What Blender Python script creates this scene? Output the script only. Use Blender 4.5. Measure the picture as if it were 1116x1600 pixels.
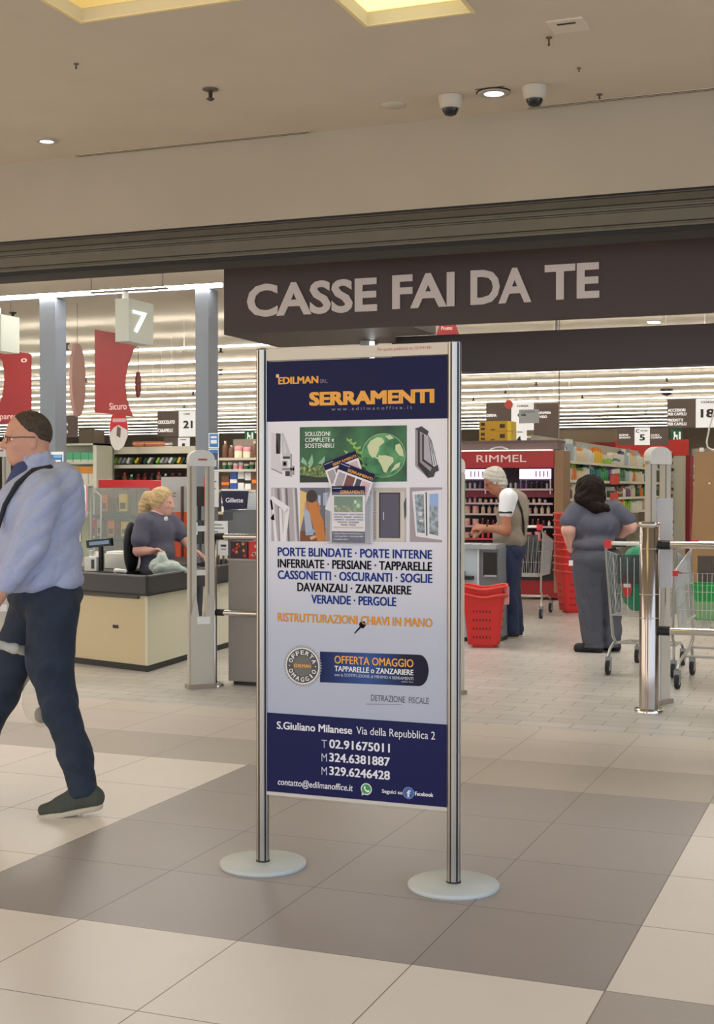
import bpy, math, random
import numpy as np
from mathutils import Vector, Matrix, Euler, noise
for o in list(bpy.data.objects): bpy.data.objects.remove(o)
random.seed(7)
SC = bpy.context.scene
COL = SC.collection
PI = math.pi

# ------------------------------------------------------------------ camera
FPX = 2108.62757609
CAM = Vector((2.55613519, -3.93286303, 1.47420059))
CROT = Euler((1.55344836, -0.00066381, 0.37306742), 'XYZ')
cd = bpy.data.cameras.new('camera'); cam = bpy.data.objects.new('camera', cd); COL.objects.link(cam)
cam.location = CAM; cam.rotation_euler = CROT
cd.sensor_fit = 'AUTO'; cd.sensor_width = 36.0; cd.lens = FPX * 36.0 / 1600.0
cd.clip_start = 0.05; cd.clip_end = 200
SC.camera = cam
RM = CROT.to_matrix()
FWD = -(RM @ Vector((0, 0, 1)))
def ray(x, y): return RM @ Vector(((x - 558) / FPX, -(y - 800) / FPX, -1.0))
def P(x, y, Y):
    d = ray(x, y); return CAM + d * ((Y - CAM.y) / d.y)
def PX(x, y, X):
    d = ray(x, y); return CAM + d * ((X - CAM.x) / d.x)
def PF(x, y, z=0.0):
    d = ray(x, y); return CAM + d * ((z - CAM.z) / d.z)
def PD(x, y, D): return CAM + ray(x, y) * D
def dep(p): return (Vector(p) - CAM).dot(FWD)
YAW = CROT.z

# ------------------------------------------------------------------ exposure, world
SC.view_settings.view_transform = 'Standard'; SC.view_settings.look = 'None'
SC.view_settings.exposure = 0.75; SC.view_settings.gamma = 1.0
SC.view_settings.use_curve_mapping = False
AMB = 1.32          # daylight of the wide mall hall behind the camera
wd = bpy.data.worlds.new('mall_hall'); SC.world = wd; wd.use_nodes = True
nt = wd.node_tree; nt.nodes.clear()
wo = nt.nodes.new('ShaderNodeOutputWorld'); bg = nt.nodes.new('ShaderNodeBackground')
tc = nt.nodes.new('ShaderNodeTexCoord'); sp = nt.nodes.new('ShaderNodeSeparateXYZ')
mr = nt.nodes.new('ShaderNodeMapRange'); rp = nt.nodes.new('ShaderNodeValToRGB')
nt.links.new(tc.outputs['Generated'], sp.inputs[0]); nt.links.new(sp.outputs['X'], mr.inputs[0])
mr.inputs[1].default_value = -1; mr.inputs[2].default_value = 1
nt.links.new(mr.outputs[0], rp.inputs[0]); nt.links.new(rp.outputs[0], bg.inputs[0]); nt.links.new(bg.outputs[0], wo.inputs[0])
rp.color_ramp.elements[0].color = (1.0, .84, .66, 1); rp.color_ramp.elements[1].color = (.62, .78, 1.0, 1)
bg.inputs[1].default_value = AMB

LED = 3.6           # shop ceiling strips
PANEL = 14.0        # unseen panels added over the checkouts, and the small visible lamp
UPLIGHT = 13.0      # glow added on top of the line lights to brighten the shop ceiling
COFFER = 0.64        # luminous coffers of the mall ceiling
def area_light(name, loc, sx, sy, power, color, rot=(0, 0, 0), spread=PI):
    l = bpy.data.lights.new(name, 'AREA'); l.shape = 'RECTANGLE'; l.size = sx; l.size_y = sy; l.energy = power
    l.color = color; l.spread = spread
    o = bpy.data.objects.new(name, l); COL.objects.link(o); o.location = loc; o.rotation_euler = rot
    return o
def spot(name, loc, power, color, size=1.9, blend=.6, rad=.04):
    l = bpy.data.lights.new(name, 'SPOT'); l.energy = power; l.color = color; l.spot_size = size; l.spot_blend = blend
    l.shadow_soft_size = rad
    o = bpy.data.objects.new(name, l); COL.objects.link(o); o.location = loc; return o

# ------------------------------------------------------------------ materials
def lin(c):
    c = c / 255.0
    return c / 12.92 if c <= .04045 else ((c + .055) / 1.055) ** 2.4
def rgb(r, g, b): return (lin(r), lin(g), lin(b), 1.0)
MATS = {}
def M(r, g, b, rough=.6, metal=0.0, emit=0.0, var=0.0, bump=0.0, scale=30.0, alpha=1.0, trans=0.0, spec=.5):
    key = (r, g, b, rough, metal, emit, var, bump, scale, alpha, trans, spec)
    if key in MATS: return MATS[key]
    m = bpy.data.materials.new('paint_%d' % len(MATS)); m.use_nodes = True
    n = m.node_tree; bs = n.nodes['Principled BSDF']
    bs.inputs['Base Color'].default_value = rgb(r, g, b)
    bs.inputs['Roughness'].default_value = rough; bs.inputs['Metallic'].default_value = metal
    bs.inputs['Specular IOR Level'].default_value = spec
    if emit:
        bs.inputs['Emission Color'].default_value = rgb(r, g, b); bs.inputs['Emission Strength'].default_value = emit
    if alpha < 1: bs.inputs['Alpha'].default_value = alpha
    if trans: bs.inputs['Transmission Weight'].default_value = trans
    if var or bump:
        t = n.nodes.new('ShaderNodeTexCoord'); z = n.nodes.new('ShaderNodeTexNoise'); z.inputs['Scale'].default_value = scale
        z.inputs['Detail'].default_value = 4
        n.links.new(t.outputs['Object'], z.inputs['Vector'])
        if var:
            h = n.nodes.new('ShaderNodeHueSaturation'); mp = n.nodes.new('ShaderNodeMapRange')
            mp.inputs[1].default_value = .3; mp.inputs[2].default_value = .7
            mp.inputs[3].default_value = 1 - var; mp.inputs[4].default_value = 1 + var
            n.links.new(z.outputs['Fac'], mp.inputs[0]); n.links.new(mp.outputs[0], h.inputs['Value'])
            h.inputs['Color'].default_value = rgb(r, g, b); n.links.new(h.outputs[0], bs.inputs['Base Color'])
        if bump:
            bp = n.nodes.new('ShaderNodeBump'); bp.inputs['Strength'].default_value = bump; bp.inputs['Distance'].default_value = .01
            n.links.new(z.outputs['Fac'], bp.inputs['Height']); n.links.new(bp.outputs[0], bs.inputs['Normal'])
    MATS[key] = m
    return m
CHROME = M(215, 210, 205, .12, 1.0); STEEL = M(190, 188, 184, .3, 1.0); ALU = M(205, 203, 198, .38, .85)
BLACK = M(22, 22, 24, .5); WHITE = M(235, 235, 232, .5); RUBBER = M(40, 40, 42, .8)
DBROWN = M(62, 48, 46, .55); CREAM = M(226, 222, 200, .55); RED = M(200, 34, 36, .45)

# ------------------------------------------------------------------ mesh builder
ORG = {}
class MB:
    def __init__(s): s.v = []; s.f = []; s.fi = []; s.m = []; s.sm = []
    def mi(s, m):
        if m not in s.m: s.m.append(m)
        return s.m.index(m)
    def add(s, vs, fs, m, smooth=False):
        b = len(s.v); i = s.mi(m)
        s.v += [tuple(p) for p in vs]; s.f += [tuple(b + k for k in f) for f in fs]
        s.fi += [i] * len(fs); s.sm += [smooth] * len(fs); return s
    def poly(s, pts, m): return s.add(pts, [tuple(range(len(pts)))], m)
    def box(s, lo, hi, m, R=None, c=None):
        x0, y0, z0 = [min(a, b) for a, b in zip(lo, hi)]; x1, y1, z1 = [max(a, b) for a, b in zip(lo, hi)]
        v = [Vector(p) for p in ((x0, y0, z0), (x1, y0, z0), (x1, y1, z0), (x0, y1, z0), (x0, y0, z1), (x1, y0, z1), (x1, y1, z1), (x0, y1, z1))]
        if R is not None:
            c = Vector(c) if c is not None else Vector(((x0 + x1) / 2, (y0 + y1) / 2, (z0 + z1) / 2))
            v = [c + R @ (p - c) for p in v]
        return s.add(v, [(0, 3, 2, 1), (4, 5, 6, 7), (0, 1, 5, 4), (1, 2, 6, 5), (2, 3, 7, 6), (3, 0, 4, 7)], m)
    def rbox(s, lo, hi, m, r=.01, n=3):
        # box whose vertical corners are rounded
        x0, y0, z0 = lo; x1, y1, z1 = hi
        pts = []
        for cx, cy, a in ((x1 - r, y1 - r, 0), (x0 + r, y1 - r, PI / 2), (x0 + r, y0 + r, PI), (x1 - r, y0 + r, 1.5 * PI)):
            for k in range(n + 1):
                t = a + PI / 2 * k / n; pts.append((cx + r * math.cos(t), cy + r * math.sin(t)))
        return s.prism(pts, z0, z1, m)
    def prism(s, pts, z0, z1, m, smooth=False):
        n = len(pts)
        v = [(p[0], p[1], z0) for p in pts] + [(p[0], p[1], z1) for p in pts]
        s.add(v, [(i, (i + 1) % n, n + (i + 1) % n, n + i) for i in range(n)], m, smooth)
        return s.add(v, [tuple(reversed(range(n))), tuple(range(n, 2 * n))], m)
    def xprism(s, pts, x0, x1, m):      # pts in (y, z), swept along x
        n = len(pts)
        v = [(x0, p[0], p[1]) for p in pts] + [(x1, p[0], p[1]) for p in pts]
        return s.add(v, [(i, (i + 1) % n, n + (i + 1) % n, n + i) for i in range(n)] + [tuple(reversed(range(n))), tuple(range(n, 2 * n))], m)
    def yprism(s, pts, y0, y1, m):      # pts in (x, z), swept along y
        n = len(pts)
        v = [(p[0], y0, p[1]) for p in pts] + [(p[0], y1, p[1]) for p in pts]
        return s.add(v, [(i, (i + 1) % n, n + (i + 1) % n, n + i) for i in range(n)] + [tuple(reversed(range(n))), tuple(range(n, 2 * n))], m)
    def tube(s, path, r, m, n=8, smooth=True):
        path = [Vector(p) for p in path]; rings = []; prev = None
        rr = r if isinstance(r, (list, tuple)) else [r] * len(path)
        for i, p in enumerate(path):
            a = path[max(0, i - 1)]; b = path[min(len(path) - 1, i + 1)]
            t = (b - a).normalized()
            if prev is None:
                u = t.cross(Vector((0, 0, 1)));
                if u.length < 1e-3: u = Vector((1, 0, 0))
                u.normalize()
            else:
                u = (prev - t * prev.dot(t)).normalized()
            prev = u; w = t.cross(u)
            rings.append([p + (u * math.cos(2 * PI * k / n) + w * math.sin(2 * PI * k / n)) * rr[i] for k in range(n)])
        v = [q for ring in rings for q in ring]; f = []
        for i in range(len(path) - 1):
            for k in range(n): f.append((i * n + k, i * n + (k + 1) % n, (i + 1) * n + (k + 1) % n, (i + 1) * n + k))
        s.add(v, f, m, smooth)
        return s.add(rings[0] + rings[-1], [tuple(reversed(range(n))), tuple(range(n, 2 * n))], m)
    def lathe(s, prof, c, m, n=24, smooth=True):
        c = Vector(c); v = []; f = []
        for (r, z) in prof:
            for k in range(n): v.append(c + Vector((r * math.cos(2 * PI * k / n), r * math.sin(2 * PI * k / n), z)))
        for i in range(len(prof) - 1):
            for k in range(n): f.append((i * n + k, i * n + (k + 1) % n, (i + 1) * n + (k + 1) % n, (i + 1) * n + k))
        s.add(v, f, m, smooth)
        L = len(prof) - 1
        return s.add(v[:n] + v[L * n:], [tuple(reversed(range(n))), tuple(range(n, 2 * n))], m)
    def ell(s, c, r, m, nu=16, nv=10, R=None):
        c = Vector(c); v = []; f = []
        for j in range(nv + 1):
            ph = PI * j / nv
            for k in range(nu):
                q = Vector((r[0] * math.sin(ph) * math.cos(2 * PI * k / nu), r[1] * math.sin(ph) * math.sin(2 * PI * k / nu), r[2] * math.cos(ph)))
                v.append(c + (R @ q if R is not None else q))
        for j in range(nv):
            for k in range(nu): f.append((j * nu + k, (j + 1) * nu + k, (j + 1) * nu + (k + 1) % nu, j * nu + (k + 1) % nu))
        return s.add(v, f, m, True)
    def xf(s, mat):
        s.v = [tuple(mat @ Vector(p)) for p in s.v]; return s
    def build(s, name, parent=None, origin=None, bevel=0.0):
        if parent is not None: og = ORG[parent]
        elif origin is not None: og = Vector(origin)
        else:
            a = np.array(s.v); lo = a.min(0); hi = a.max(0); og = Vector(((lo[0] + hi[0]) / 2, (lo[1] + hi[1]) / 2, lo[2]))
        me = bpy.data.meshes.new(name)
        me.from_pydata([(x - og.x, y - og.y, z - og.z) for x, y, z in s.v], [], s.f)
        for m in s.m: me.materials.append(m)
        me.polygons.foreach_set('material_index', s.fi); me.polygons.foreach_set('use_smooth', s.sm)
        me.update()
        o = bpy.data.objects.new(name, me); COL.objects.link(o)
        if parent is not None: o.parent = parent
        else: o.location = og
        ORG[o] = og
        if bevel:
            b = o.modifiers.new('edge', 'BEVEL'); b.width = bevel; b.segments = 2; b.limit_method = 'ANGLE'; b.angle_limit = .9
        return o
def tag(o, label, cat, group=None, kind=None):
    o['label'] = label; o['category'] = cat
    if group: o['group'] = group
    if kind: o['kind'] = kind
    return o
def thing(name, label, cat, loc, group=None, rotz=0.0):
    o = bpy.data.objects.new(name, None); COL.objects.link(o); o.empty_display_size = .1
    o.location = loc; o.rotation_euler = (0, 0, rotz); ORG[o] = Vector(loc) if rotz == 0 else Vector((0, 0, 0))
    tag(o, label, cat, group); return o
def local_thing(name, label, cat, loc=(0, 0, 0), group=None, rotz=0.0):
    # parts are given in the thing's own frame
    o = thing(name, label, cat, loc, group, 0.0); o.rotation_euler = (0, 0, rotz); ORG[o] = Vector((0, 0, 0)); return o
def struct(o): o['kind'] = 'structure'; return o
def copy_tree(o, parent=None):
    c = o.copy(); COL.objects.link(c); ORG[c] = ORG.get(o, Vector((0, 0, 0)))
    if parent is not None: c.parent = parent
    for ch in list(o.children): copy_tree(ch, c)
    return c

# ------------------------------------------------------------------ lettering
GL = {}
def glyphs(sx, bold=0.0):
    k = (sx, bold)
    if k in GL: return GL[k]
    cu = bpy.data.curves.new('lettering', 'FONT'); cu.body = sx; cu.size = 1.0; cu.offset = bold; cu.resolution_u = 3
    ob = bpy.data.objects.new('lettering', cu); COL.objects.link(ob)
    dg = bpy.context.evaluated_depsgraph_get(); ev = ob.evaluated_get(dg); me = ev.to_mesh()
    vs = [(v.co.x, v.co.y) for v in me.vertices]; fs = [tuple(p.vertices) for p in me.polygons]
    ev.to_mesh_clear(); bpy.data.objects.remove(ob); bpy.data.curves.remove(cu)
    GL[k] = (vs, fs); return GL[k]
def cap_h(bold):
    vs, _ = glyphs('H', bold); return max(v[1] for v in vs), min(v[1] for v in vs)
def text(mb, s, O, U, V, w, h, m, bold=0.0, depth=0.0, slant=0.0):
    # O: left end of the baseline, U/V: unit directions across and up, w: width of the line, h: height of a capital
    ob_ = bold if depth else 0.0
    vs, fs = glyphs(s, ob_)
    if not vs: return
    x0 = min(v[0] for v in vs); x1 = max(v[0] for v in vs); hi, lo = cap_h(ob_)
    sx = w / (x1 - x0); sy = h / (hi - lo)
    if bold > 0 and not depth:
        e = bold * h * 1.15     # strokes thickened by printing the line several times, slightly shifted
        N_ = Vector(U).cross(Vector(V))
        for k_, (du, dv) in enumerate(((-e, -e * .5), (e, -e * .5), (-e, e * .5), (e, e * .5))):
            text(mb, s, Vector(O) + Vector(U) * du + Vector(V) * dv + N_ * (.00012 * k_), U, V, w, h, m, 0.0, 0.0, slant)
        return
    O = Vector(O); U = Vector(U); V = Vector(V); N = U.cross(V)
    pts = [O + U * ((x - x0) * sx + slant * (y - lo) * sy) + V * ((y - lo) * sy) for x, y in vs]
    if depth:
        n = len(pts); q = [p + N * depth for p in pts]
        cnt = {}
        for f in fs:
            for i in range(len(f)):
                e = (f[i], f[(i + 1) % len(f)]); cnt[e] = 1
        side = [(a, b, n + b, n + a) for (a, b) in cnt if (b, a) not in cnt]
        mb.add(pts + q, [tuple(n + i for i in f) for f in fs] + side + [tuple(reversed(f)) for f in fs], m)
    else: mb.add(pts, fs, m)
XU, ZU, YU = Vector((1, 0, 0)), Vector((0, 0, 1)), Vector((0, 1, 0))
def textp(mb, s, pl, pr, hpx, Y, m, bold=0.0, depth=0.0, slant=0.0):
    # a line standing in the plane at depth Y, given the two ends of its baseline
    a = P(pl[0], pl[1], Y); b = P(pr[0], pr[1], Y); mid = (a + b) / 2
    h = hpx * dep(mid) / FPX
    text(mb, s, (a.x, Y, mid.z), XU, ZU, b.x - a.x, h, m, bold, depth, slant)
def polyp(mb, pts, Y, m): mb.poly([P(x, y, Y) for x, y in pts], m)
def rectp(mb, x0, y0, x1, y1, Y, m):
    a = P(x0, y0, Y); b = P(x1, y1, Y)
    mb.poly([(a.x, Y, b.z), (b.x, Y, b.z), (b.x, Y, a.z), (a.x, Y, a.z)], m)
def boxp(mb, x0, y0, x1, y1, Y, d, m):
    # a box whose front stands at depth Y
    a = P(x0, y0, Y); b = P(x1, y1, Y)
    mb.box((a.x, Y, b.z), (b.x, Y + d, a.z), m); return a, b
# ------------------------------------------------------------------ setting
TX, TY = 0.6, 0.635223474
SHOPY = 4.18; ZS = 3.95
def floor_mat():
    m = bpy.data.materials.new('mall_tiles'); m.use_nodes = True; n = m.node_tree; bs = n.nodes['Principled BSDF']
    geo = n.nodes.new('ShaderNodeNewGeometry'); sep = n.nodes.new('ShaderNodeSeparateXYZ'); n.links.new(geo.outputs['Position'], sep.inputs[0])
    def mth(op, a, b=None, c=None):
        k = n.nodes.new('ShaderNodeMath'); k.operation = op
        for i, q in enumerate((a, b, c)):
            if q is None: continue
            if isinstance(q, (int, float)): k.inputs[i].default_value = q
            else: n.links.new(q, k.inputs[i])
        return k.outputs[0]
    u = mth('DIVIDE', sep.outputs['X'], TX); v = mth('DIVIDE', sep.outputs['Y'], TY)
    iu = mth('FLOOR', u); iv = mth('FLOOR', v)
    def between(a, lo, hi): return mth('MULTIPLY', mth('GREATER_THAN', a, lo), mth('LESS_THAN', a, hi))
    dark = mth('MULTIPLY', between(u, -1, 3), between(v, 0, 4))
    back = mth('GREATER_THAN', v, 4)
    row4 = between(v, 4, 5)
    corner = mth('MULTIPLY', mth('GREATER_THAN', u, 3), mth('LESS_THAN', v, 0))
    farleft = mth('LESS_THAN', v, -4)
    grey2 = mth('MAXIMUM', corner, farleft)
    def mix(f, a, b):
        k = n.nodes.new('ShaderNodeMix'); k.data_type = 'RGBA'; n.links.new(f, k.inputs[0])
        for i, q in ((6, a), (7, b)):
            if isinstance(q, tuple): k.inputs[i].default_value = q
            else: n.links.new(q, k.inputs[i])
        return k.outputs[2]
    c = mix(dark, rgb(232, 224, 216), rgb(160, 152, 150))
    c = mix(back, c, rgb(206, 196, 186)); c = mix(row4, c, rgb(188, 178, 167)); c = mix(grey2, c, rgb(182, 174, 168))
    # each tile a touch lighter or darker, then the joints
    wn = n.nodes.new('ShaderNodeTexWhiteNoise'); wn.noise_dimensions = '2D'
    cb = n.nodes.new('ShaderNodeCombineXYZ'); n.links.new(iu, cb.inputs[0]); n.links.new(iv, cb.inputs[1]); n.links.new(cb.outputs[0], wn.inputs['Vector'])
    nz = n.nodes.new('ShaderNodeTexNoise'); nz.inputs['Scale'].default_value = 3.0; nz.inputs['Detail'].default_value = 6
    n.links.new(geo.outputs['Position'], nz.inputs['Vector'])
    val = mth('ADD', mth('MULTIPLY', wn.outputs['Value'], .05), mth('MULTIPLY', nz.outputs['Fac'], .10))
    hs = n.nodes.new('ShaderNodeHueSaturation'); n.links.new(mth('ADD', val, .93), hs.inputs['Value']); n.links.new(c, hs.inputs['Color'])
    fu = mth('ABSOLUTE', mth('SUBTRACT', mth('SUBTRACT', u, iu), .5)); fv = mth('ABSOLUTE', mth('SUBTRACT', mth('SUBTRACT', v, iv), .5))
    jo = mth('GREATER_THAN', mth('MAXIMUM', fu, fv), .4962)
    jc = mix(dark, rgb(138, 126, 118), rgb(112, 103, 99))
    n.links.new(mix(jo, hs.outputs[0], jc), bs.inputs['Base Color'])
    bs.inputs['Roughness'].default_value = .36; bs.inputs['Specular IOR Level'].default_value = .35
    return m
def shop_floor_mat():
    m = bpy.data.materials.new('shop_tiles'); m.use_nodes = True; n = m.node_tree; bs = n.nodes['Principled BSDF']
    geo = n.nodes.new('ShaderNodeNewGeometry'); mp = n.nodes.new('ShaderNodeMapping'); mp.inputs['Location'].default_value = (.1, -.18, 0)
    br = n.nodes.new('ShaderNodeTexBrick'); br.inputs['Scale'].default_value = 1.0
    br.inputs['Brick Width'].default_value = .34; br.inputs['Row Height'].default_value = .17; br.inputs['Mortar Size'].default_value = .005
    br.inputs['Color1'].default_value = rgb(202, 198, 192); br.inputs['Color2'].default_value = rgb(188, 184, 178); br.inputs['Mortar'].default_value = rgb(150, 144, 138)
    nz = n.nodes.new('ShaderNodeTexNoise'); nz.inputs['Scale'].default_value = 1.2; nz.inputs['Detail'].default_value = 5
    n.links.new(geo.outputs['Position'], mp.inputs['Vector']); n.links.new(mp.outputs[0], br.inputs['Vector']); n.links.new(geo.outputs['Position'], nz.inputs['Vector'])
    hs = n.nodes.new('ShaderNodeHueSaturation'); mr_ = n.nodes.new('ShaderNodeMapRange'); mr_.inputs[3].default_value = .86; mr_.inputs[4].default_value = 1.1
    n.links.new(nz.outputs['Fac'], mr_.inputs[0]); n.links.new(mr_.outputs[0], hs.inputs['Value']); n.links.new(br.outputs['Color'], hs.inputs['Color'])
    n.links.new(hs.outputs[0], bs.inputs['Base Color']); bs.inputs['Roughness'].default_value = .32; bs.inputs['Specular IOR Level'].default_value = .4
    return m
b = MB(); b.box((-14, -12, -.1), (12, SHOPY, 0), floor_mat()); struct(b.build('floor'))
b = MB(); b.box((-46, SHOPY, -.1), (12, 50, 0), shop_floor_mat()); struct(b.build('floor_shop'))
# mall ceiling with two coffers
ZC = 3.752; BY = 4.04
CEIL = M(208, 195, 174, .85, var=.03, scale=2.0)
HOLES = [(-1.108, .02, -.55, 1.742), (.17, .698, -.2, 2.30)]
xs = sorted({-9, 7.5} | {h[0] for h in HOLES} | {h[1] for h in HOLES}); ys = sorted({-5, BY} | {h[2] for h in HOLES} | {h[3] for h in HOLES})
b = MB()
for i in range(len(xs) - 1):
    for j in range(len(ys) - 1):
        cx = (xs[i] + xs[i + 1]) / 2; cy = (ys[j] + ys[j + 1]) / 2
        if any(h[0] < cx < h[1] and h[2] < cy < h[3] for h in HOLES): continue
        b.box((xs[i], ys[j], ZC), (xs[i + 1], ys[j + 1], ZC + .06), CEIL)
struct(b.build('ceiling'))
for k, (h, dz, em, lab) in enumerate(((HOLES[0], .42, COFFER * .9, 'deep coffer light with pale yellow sides cut into the mall ceiling above the walking man'),
                                 (HOLES[1], .066, COFFER, 'shallow bright yellow coffer light in the mall ceiling above the poster stand'))):
    x0, x1, y0, y1 = h
    t = thing('coffer_light', lab, 'ceiling light', ((x0 + x1) / 2, (y0 + y1) / 2, ZC))
    side = M(244, 222, 168, .7)
    b = MB()
    z0, z1 = ZC - .004, ZC + dz
    for lo, hi in (((x0 - .02, y0 - .02), (x0, y1 + .02)), ((x1, y0 - .02), (x1 + .02, y1 + .02)), ((x0, y0 - .02), (x1, y0)), ((x0, y1), (x1, y1 + .02))):
        b.box((lo[0], lo[1], z0 + .065), (hi[0], hi[1], z1), side)
        b.box((lo[0], lo[1], z0), (hi[0], hi[1], z0 + .0035), side)
    b.build('coffer_side', t)
    b = MB(); b.box((x0 - .02, y0 - .02, z1), (x1 + .02, y1 + .02, z1 + .01), M(255, 246, 172, .5, emit=em)); b.build('luminous_panel', t)
# bulkhead above the shop front, roller shutter box, header inside
BULK = M(182, 170, 150, .85, var=.03, scale=2.0)
b = MB(); b.box((-14, BY, 3.212), (12, BY + .3, ZS + .08), BULK); struct(b.build('wall_bulkhead'))
SHUT = M(104, 99, 88, .45, .55, var=.05, scale=5); SHD = M(24, 22, 20, .6)
b = MB()
b.xprism([(BY + .05, 3.212), (BY + .012, 3.212), (BY + .012, 3.195), (BY - .004, 3.185), (BY - .010, 3.145), (BY + .004, 3.138), (BY + .004, 3.128), (BY - .006, 3.124), (BY - .006, 3.112),
          (BY + .004, 3.108), (BY + .004, 3.10), (BY - .006, 3.094), (BY - .006, 3.028), (BY + .006, 3.022), (BY + .006, 3.014), (BY - .004, 3.010), (BY - .004, 2.996), (BY + .05, 2.996)], -14, 12, SHUT)
b.box((-14, BY + .006, 2.970), (12, BY + .05, 2.996), SHD); b.box((-14, BY + .01, 3.2), (12, BY + .05, 3.212), SHD)
struct(b.build('trim_1'))
b = MB(); b.box((-14, BY + .05, 2.970), (12, BY + .3, 3.212), M(60, 56, 52, .7)); struct(b.build('wall_header'))
# shop shell

SCEIL = M(214, 206, 190, .8, var=.02, scale=.8)
b = MB(); b.box((-46, BY + .3, ZS), (12, 50, ZS + .08), SCEIL); struct(b.build('ceiling_shop'))
GREYW = M(150, 138, 122, .8)
b = MB(); b.box((-46, 47.5, 0), (12, 47.7, ZS), GREYW); struct(b.build('wall_rear'))
b = MB(); b.box((12, SHOPY, 0), (12.2, 50, ZS), GREYW); struct(b.build('wall_right'))
b = MB(); b.box((-46.2, SHOPY, 0), (-46, 50, ZS), GREYW); struct(b.build('wall_left'))
# long light lines on the shop ceiling, each a row fixture
LEDM = M(255, 250, 240, .5, emit=LED)
k = 0
for Y in [13.43 + 1.916 * i for i in range(15)]:
    x0 = -3 - (Y - 3.9) * .80; x1 = 11.5
    t = thing('strip_light', 'white line light running across the shop ceiling, one of many parallel rows', 'ceiling light', ((x0 + x1) / 2, Y, ZS - .04), 'line lights of the shop ceiling')
    zl = ZS - .45
    b = MB(); b.box((x0, Y - .022, zl + .012), (x1, Y + .022, zl + .022), WHITE)
    for q_ in range(3): b.tube([(x0 + (x1 - x0) * (q_ + .5) / 3, Y, zl + .03), (x0 + (x1 - x0) * (q_ + .5) / 3, Y, ZS - .008)], .003, WHITE, 5)
    b.build('housing', t)
    b = MB(); b.box((x0, Y - .022, zl), (x1, Y + .022, zl + .012), LEDM); b.build('diffuser', t)
    b = MB(); b.box((x0, Y - .022, zl + .022), (x1, Y + .022, zl + .024), M(255, 248, 236, .5, emit=UPLIGHT)); b.build('added_uplight', t)  # glowing face added out of view on top to brighten the ceiling
# unseen square panels added to brighten the shop floor, plus one visible lamp
pl0 = PF(1022, 502, ZS)
for X, Y, hw in [(x, y, .3) for y in (5.4, 7.4, 9.2) for x in (-7.4, -4.6, -1.8, 1.0, 3.6)] + [(pl0.x, pl0.y, .08)]:
    t = thing('panel_light', 'square white panel added out of view over the checkout area to light the floor' if hw > .1 else 'small bright ceiling light seen in the gap above the rear dark beam', 'ceiling light', (X, Y, ZS - .03), 'added unseen panels over the checkouts' if hw > .1 else None)
    b = MB(); b.box((X - hw - .02, Y - hw - .02, ZS - .014), (X + hw + .02, Y + hw + .02, ZS - .008), WHITE); b.build('frame', t)
    b = MB(); b.box((X - hw, Y - hw, ZS - .02), (X + hw, Y + hw, ZS - .014), M(255, 250, 240, .5, emit=PANEL)); b.build('diffuser', t)
# ------------------------------------------------------------------ poster stand
SYL, SYR = .835, .827
SY = .831
LX, RX = .285, 1.062
st = thing('poster_stand', 'free-standing aluminium poster stand with two round bases in the middle of the dark floor tiles', 'poster stand', ((LX + RX) / 2, SY, 0))
BASEM = M(196, 203, 203, .5, var=.03, scale=8)
def post_profile(cx, cy, r):
    pts = []
    for k in range(64):
        a = 2 * PI * k / 64; q = r
        d = min(abs(((a - g + PI) % (2 * PI)) - PI) for g in [math.radians(v_) for v_ in (-104, -40, 76, 140)])
        if d < .09: q = r * .84
        pts.append((cx + q * math.cos(a), cy + q * math.sin(a)))
    return pts
ZP = 2.012
for cx, px in ((.297, 412), (1.077, 708)):
    base = MB(); base.lathe([(.168, 0), (.170, .004), (.170, .012), (.166, .016), (.03, .017)], (cx, SY, 0), BASEM, 56); base.build('base', st)
    pm = MB(); pm.prism(post_profile(cx, SY, .0255), .016, ZP, M(178, 174, 168, .3, .95), True); pm.lathe([(.0275, .0165), (.0275, .022), (.0255, .023)], (cx, SY, 0), BLACK, 24)
    for ga_ in (-104, -40, 76, 140):
        a_ = math.radians(ga_); e_ = math.radians(5); pm.prism([(cx + rr_ * math.cos(a_ + q_), SY + rr_ * math.sin(a_ + q_)) for rr_, q_ in ((.0235, -e_), (.0258, -e_), (.0258, e_), (.0235, e_))], .02, ZP - .002, BLACK)  # black strips laid in the post grooves stand in for their shade
    post = pm.build('post', st)
    cp = MB(); cp.lathe([(.0255, ZP), (.0255, ZP + .004), (.015, ZP + .006)], (cx, SY, 0), M(60, 58, 56, .4), 24); cp.build('post_cap', post)
YF = SY - .011          # face of the panel
tl = P(417, 566.5, YF); br_ = P(694.5, 1261.5, YF)
PX0 = .297 + .024; PX1 = 1.077 - .024
ZB_T, ZB_B = P(553, 560.5, YF).z, P(556, 1249, YF).z
pb = MB(); pb.box((PX0, YF + .0005, ZB_B), (PX1, SY + .011, ZB_T), M(214, 212, 214, .5)); panel = pb.build('panel', st)
hb = MB(); hb.box((PX0 - .002, YF - .003, ZB_T + .004), (PX1 + .002, SY + .012, P(553, 540.5, YF).z), M(214, 203, 186, .5))
textp(hb, 'Per questa pubblicità tel. 02.9491481', (590, 548), (674, 545.5), 5.0, YF - .0035, M(196, 92, 80, .6)); hb.build('top_board', st)
lb = MB(); lb.box((PX0 - .002, YF - .003, ZB_B - .012), (PX1 + .002, SY + .012, ZB_B), M(205, 200, 192, .5)); lb.build('bottom_rail', st)
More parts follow.
